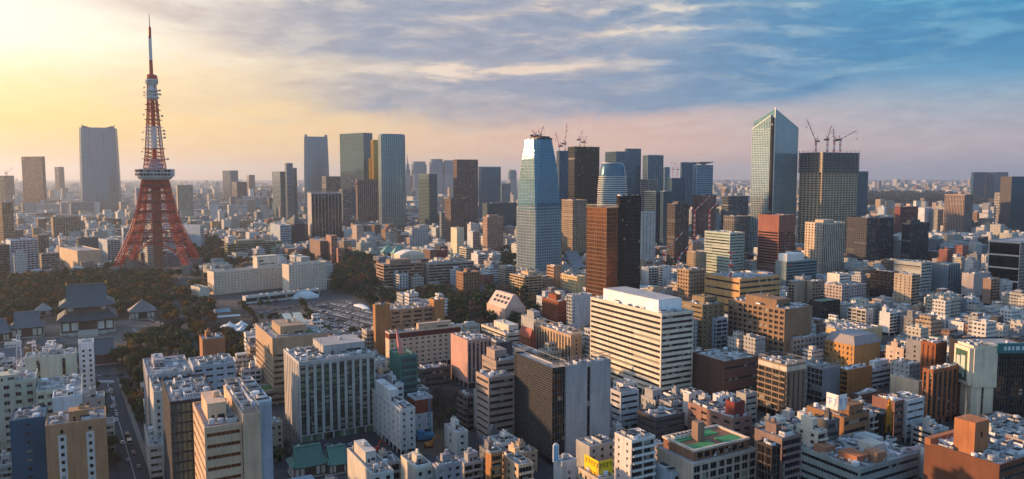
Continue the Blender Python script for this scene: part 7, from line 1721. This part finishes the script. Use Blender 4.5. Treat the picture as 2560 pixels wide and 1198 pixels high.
    du = u - (best['u0'] + best['u1']) / 2; half = (best['u1'] - best['u0']) / 2
    rel = 'in front of' if py < best['y'] and abs(du) < half + 25 else ('behind' if py > best['y'] and abs(du) < half + 25 else ('left of' if du < 0 else 'right of'))
    sz_ = 'low' if h < 11 else ('mid-rise' if h < 20 else 'tall')
    noun = {'house': 'house', 'office_building': 'office', 'apartment_building': 'apartment block', 'shop_building': 'commercial block'}[k]
    key = '%s %s %s with %s roof %s the %s' % (sz_, cw, noun, rw, rel, best['nick']); BYKEY.setdefault(key, []).append((u, t))
ORD = ['leftmost', 'second', 'third', 'fourth', 'fifth', 'sixth', 'seventh', 'eighth', 'ninth', 'tenth', 'eleventh', 'twelfth', 'thirteenth', 'fourteenth', 'fifteenth', 'sixteenth']
for key, L in BYKEY.items():
    L.sort(key=lambda q: q[0])
    for i, (u, t) in enumerate(L):
        lb = key if len(L) == 1 else ('%s %s' % (ORD[i] if i < 16 else '%dth' % (i + 1), key) + ('' if i == 0 else ' from left'))
        w_ = lb.split()
        if len(w_) > 16: lb = lb.replace(' with ', ', ').replace(' the ', ' ').replace('commercial block', 'block').replace('apartment block', 'flats')
        t['label'] = lb; t['group'] = {'house': 'small houses of the city', 'office_building': 'small offices of the city', 'apartment_building': 'apartment blocks of the city', 'shop_building': 'commercial blocks of the city'}[t['category'].replace(' ', '_')]
print('INDIV', CNT, 'REST', len(REST))
b = MB()
for (px, py, rz, W, D, h) in REST:
    col, _, _ = rnd.choices(PAL, [q[2] for q in PAL])[0]; rc, _, _ = rnd.choices(ROOFC, [q[2] for q in ROOFC])[0]; f = rnd.uniform(.8, 1.15); al = rnd.choice([.12, .3, .45, .6])
    add_small(b, px, py, rz, W, D, h, tuple(c * f for c in col), rc, al)
    if rnd.random() < .5: add_small(b, px + rnd.uniform(-.2, .2) * W, py, rz, W * .35, D * .4, h + rnd.uniform(2, 6), tuple(c * f for c in col), rc, 1, z0=h)
tag(link('mid_distance_buildings', finish_small(b, 'mid_distance_buildings')), 'dense mass of small pale buildings filling the middle distance between the towers', 'buildings', kind='stuff')
b = MB(); yy = 2300.0
while yy < 17000:
    step = 26 + yy * .011; n = int(2 * yy * .74 / step)
    for i in range(n):
        px = -yy * .74 + (i + rnd.random()) * step; py = yy + rnd.uniform(0, step); u, v = proj(px, py, 0)
        if inpoly(u, v, PARKS['F']) or rnd.random() < .12: continue
        if any(abs(q['rect'][0] - px) < q['W'] and abs(q['rect'][1] - py) < q['W'] for q in HAND if q['y'] > 1800): continue
        h = rnd.uniform(7, 26) + (rnd.random() < .16) * rnd.uniform(10, 50) + (rnd.random() < .02) * rnd.uniform(20, 90)
        if py < 4500: h = min(h, 60)
        col, _, _ = rnd.choices(PAL, [q[2] for q in PAL])[0]; rc = rnd.choice(ROOFC)[0]; f = rnd.uniform(.7, 1.15)
        W = step * rnd.uniform(.4, .95) * (1 if h < 40 else .6); add_small(b, px, py, rnd.choice([G1, G2, 0.2]), W, W * rnd.uniform(.6, 1), h, tuple(c * f for c in col), rc, .35)
    yy += step * (1.0 + yy / 9000)
tag(link('far_city_buildings', finish_small(b, 'far_city_buildings')), 'endless far city of tiny pale buildings stretching to the hazy horizon', 'buildings', kind='stuff')
print('FAR', len(b.f) // 5)
# ------------------------------------------------------------ haze
def haze(density):
    m = bpy.data.materials.new('haze'); m.use_nodes = True; nt = m.node_tree; nt.nodes.clear(); g = NT(nt)
    v = g.n('ShaderNodeVolumePrincipled'); v.inputs['Color'].default_value = (.74, .85, 1.0, 1); v.inputs['Density'].default_value = density; v.inputs['Anisotropy'].default_value = .45
    o = g.n('ShaderNodeOutputMaterial'); nt.links.new(v.outputs[0], o.inputs['Volume'])
    M['haze'] = m; b = MB(); b.box(-25000, 25000, -1800, 31000, -1, 520); tag(b.obj('haze', 'haze'), 'thin bluish evening haze lying over the whole city', 'haze', kind='stuff')
    cy.volume_step_rate = 1; cy.volume_max_steps = 64
haze(5.4e-5)
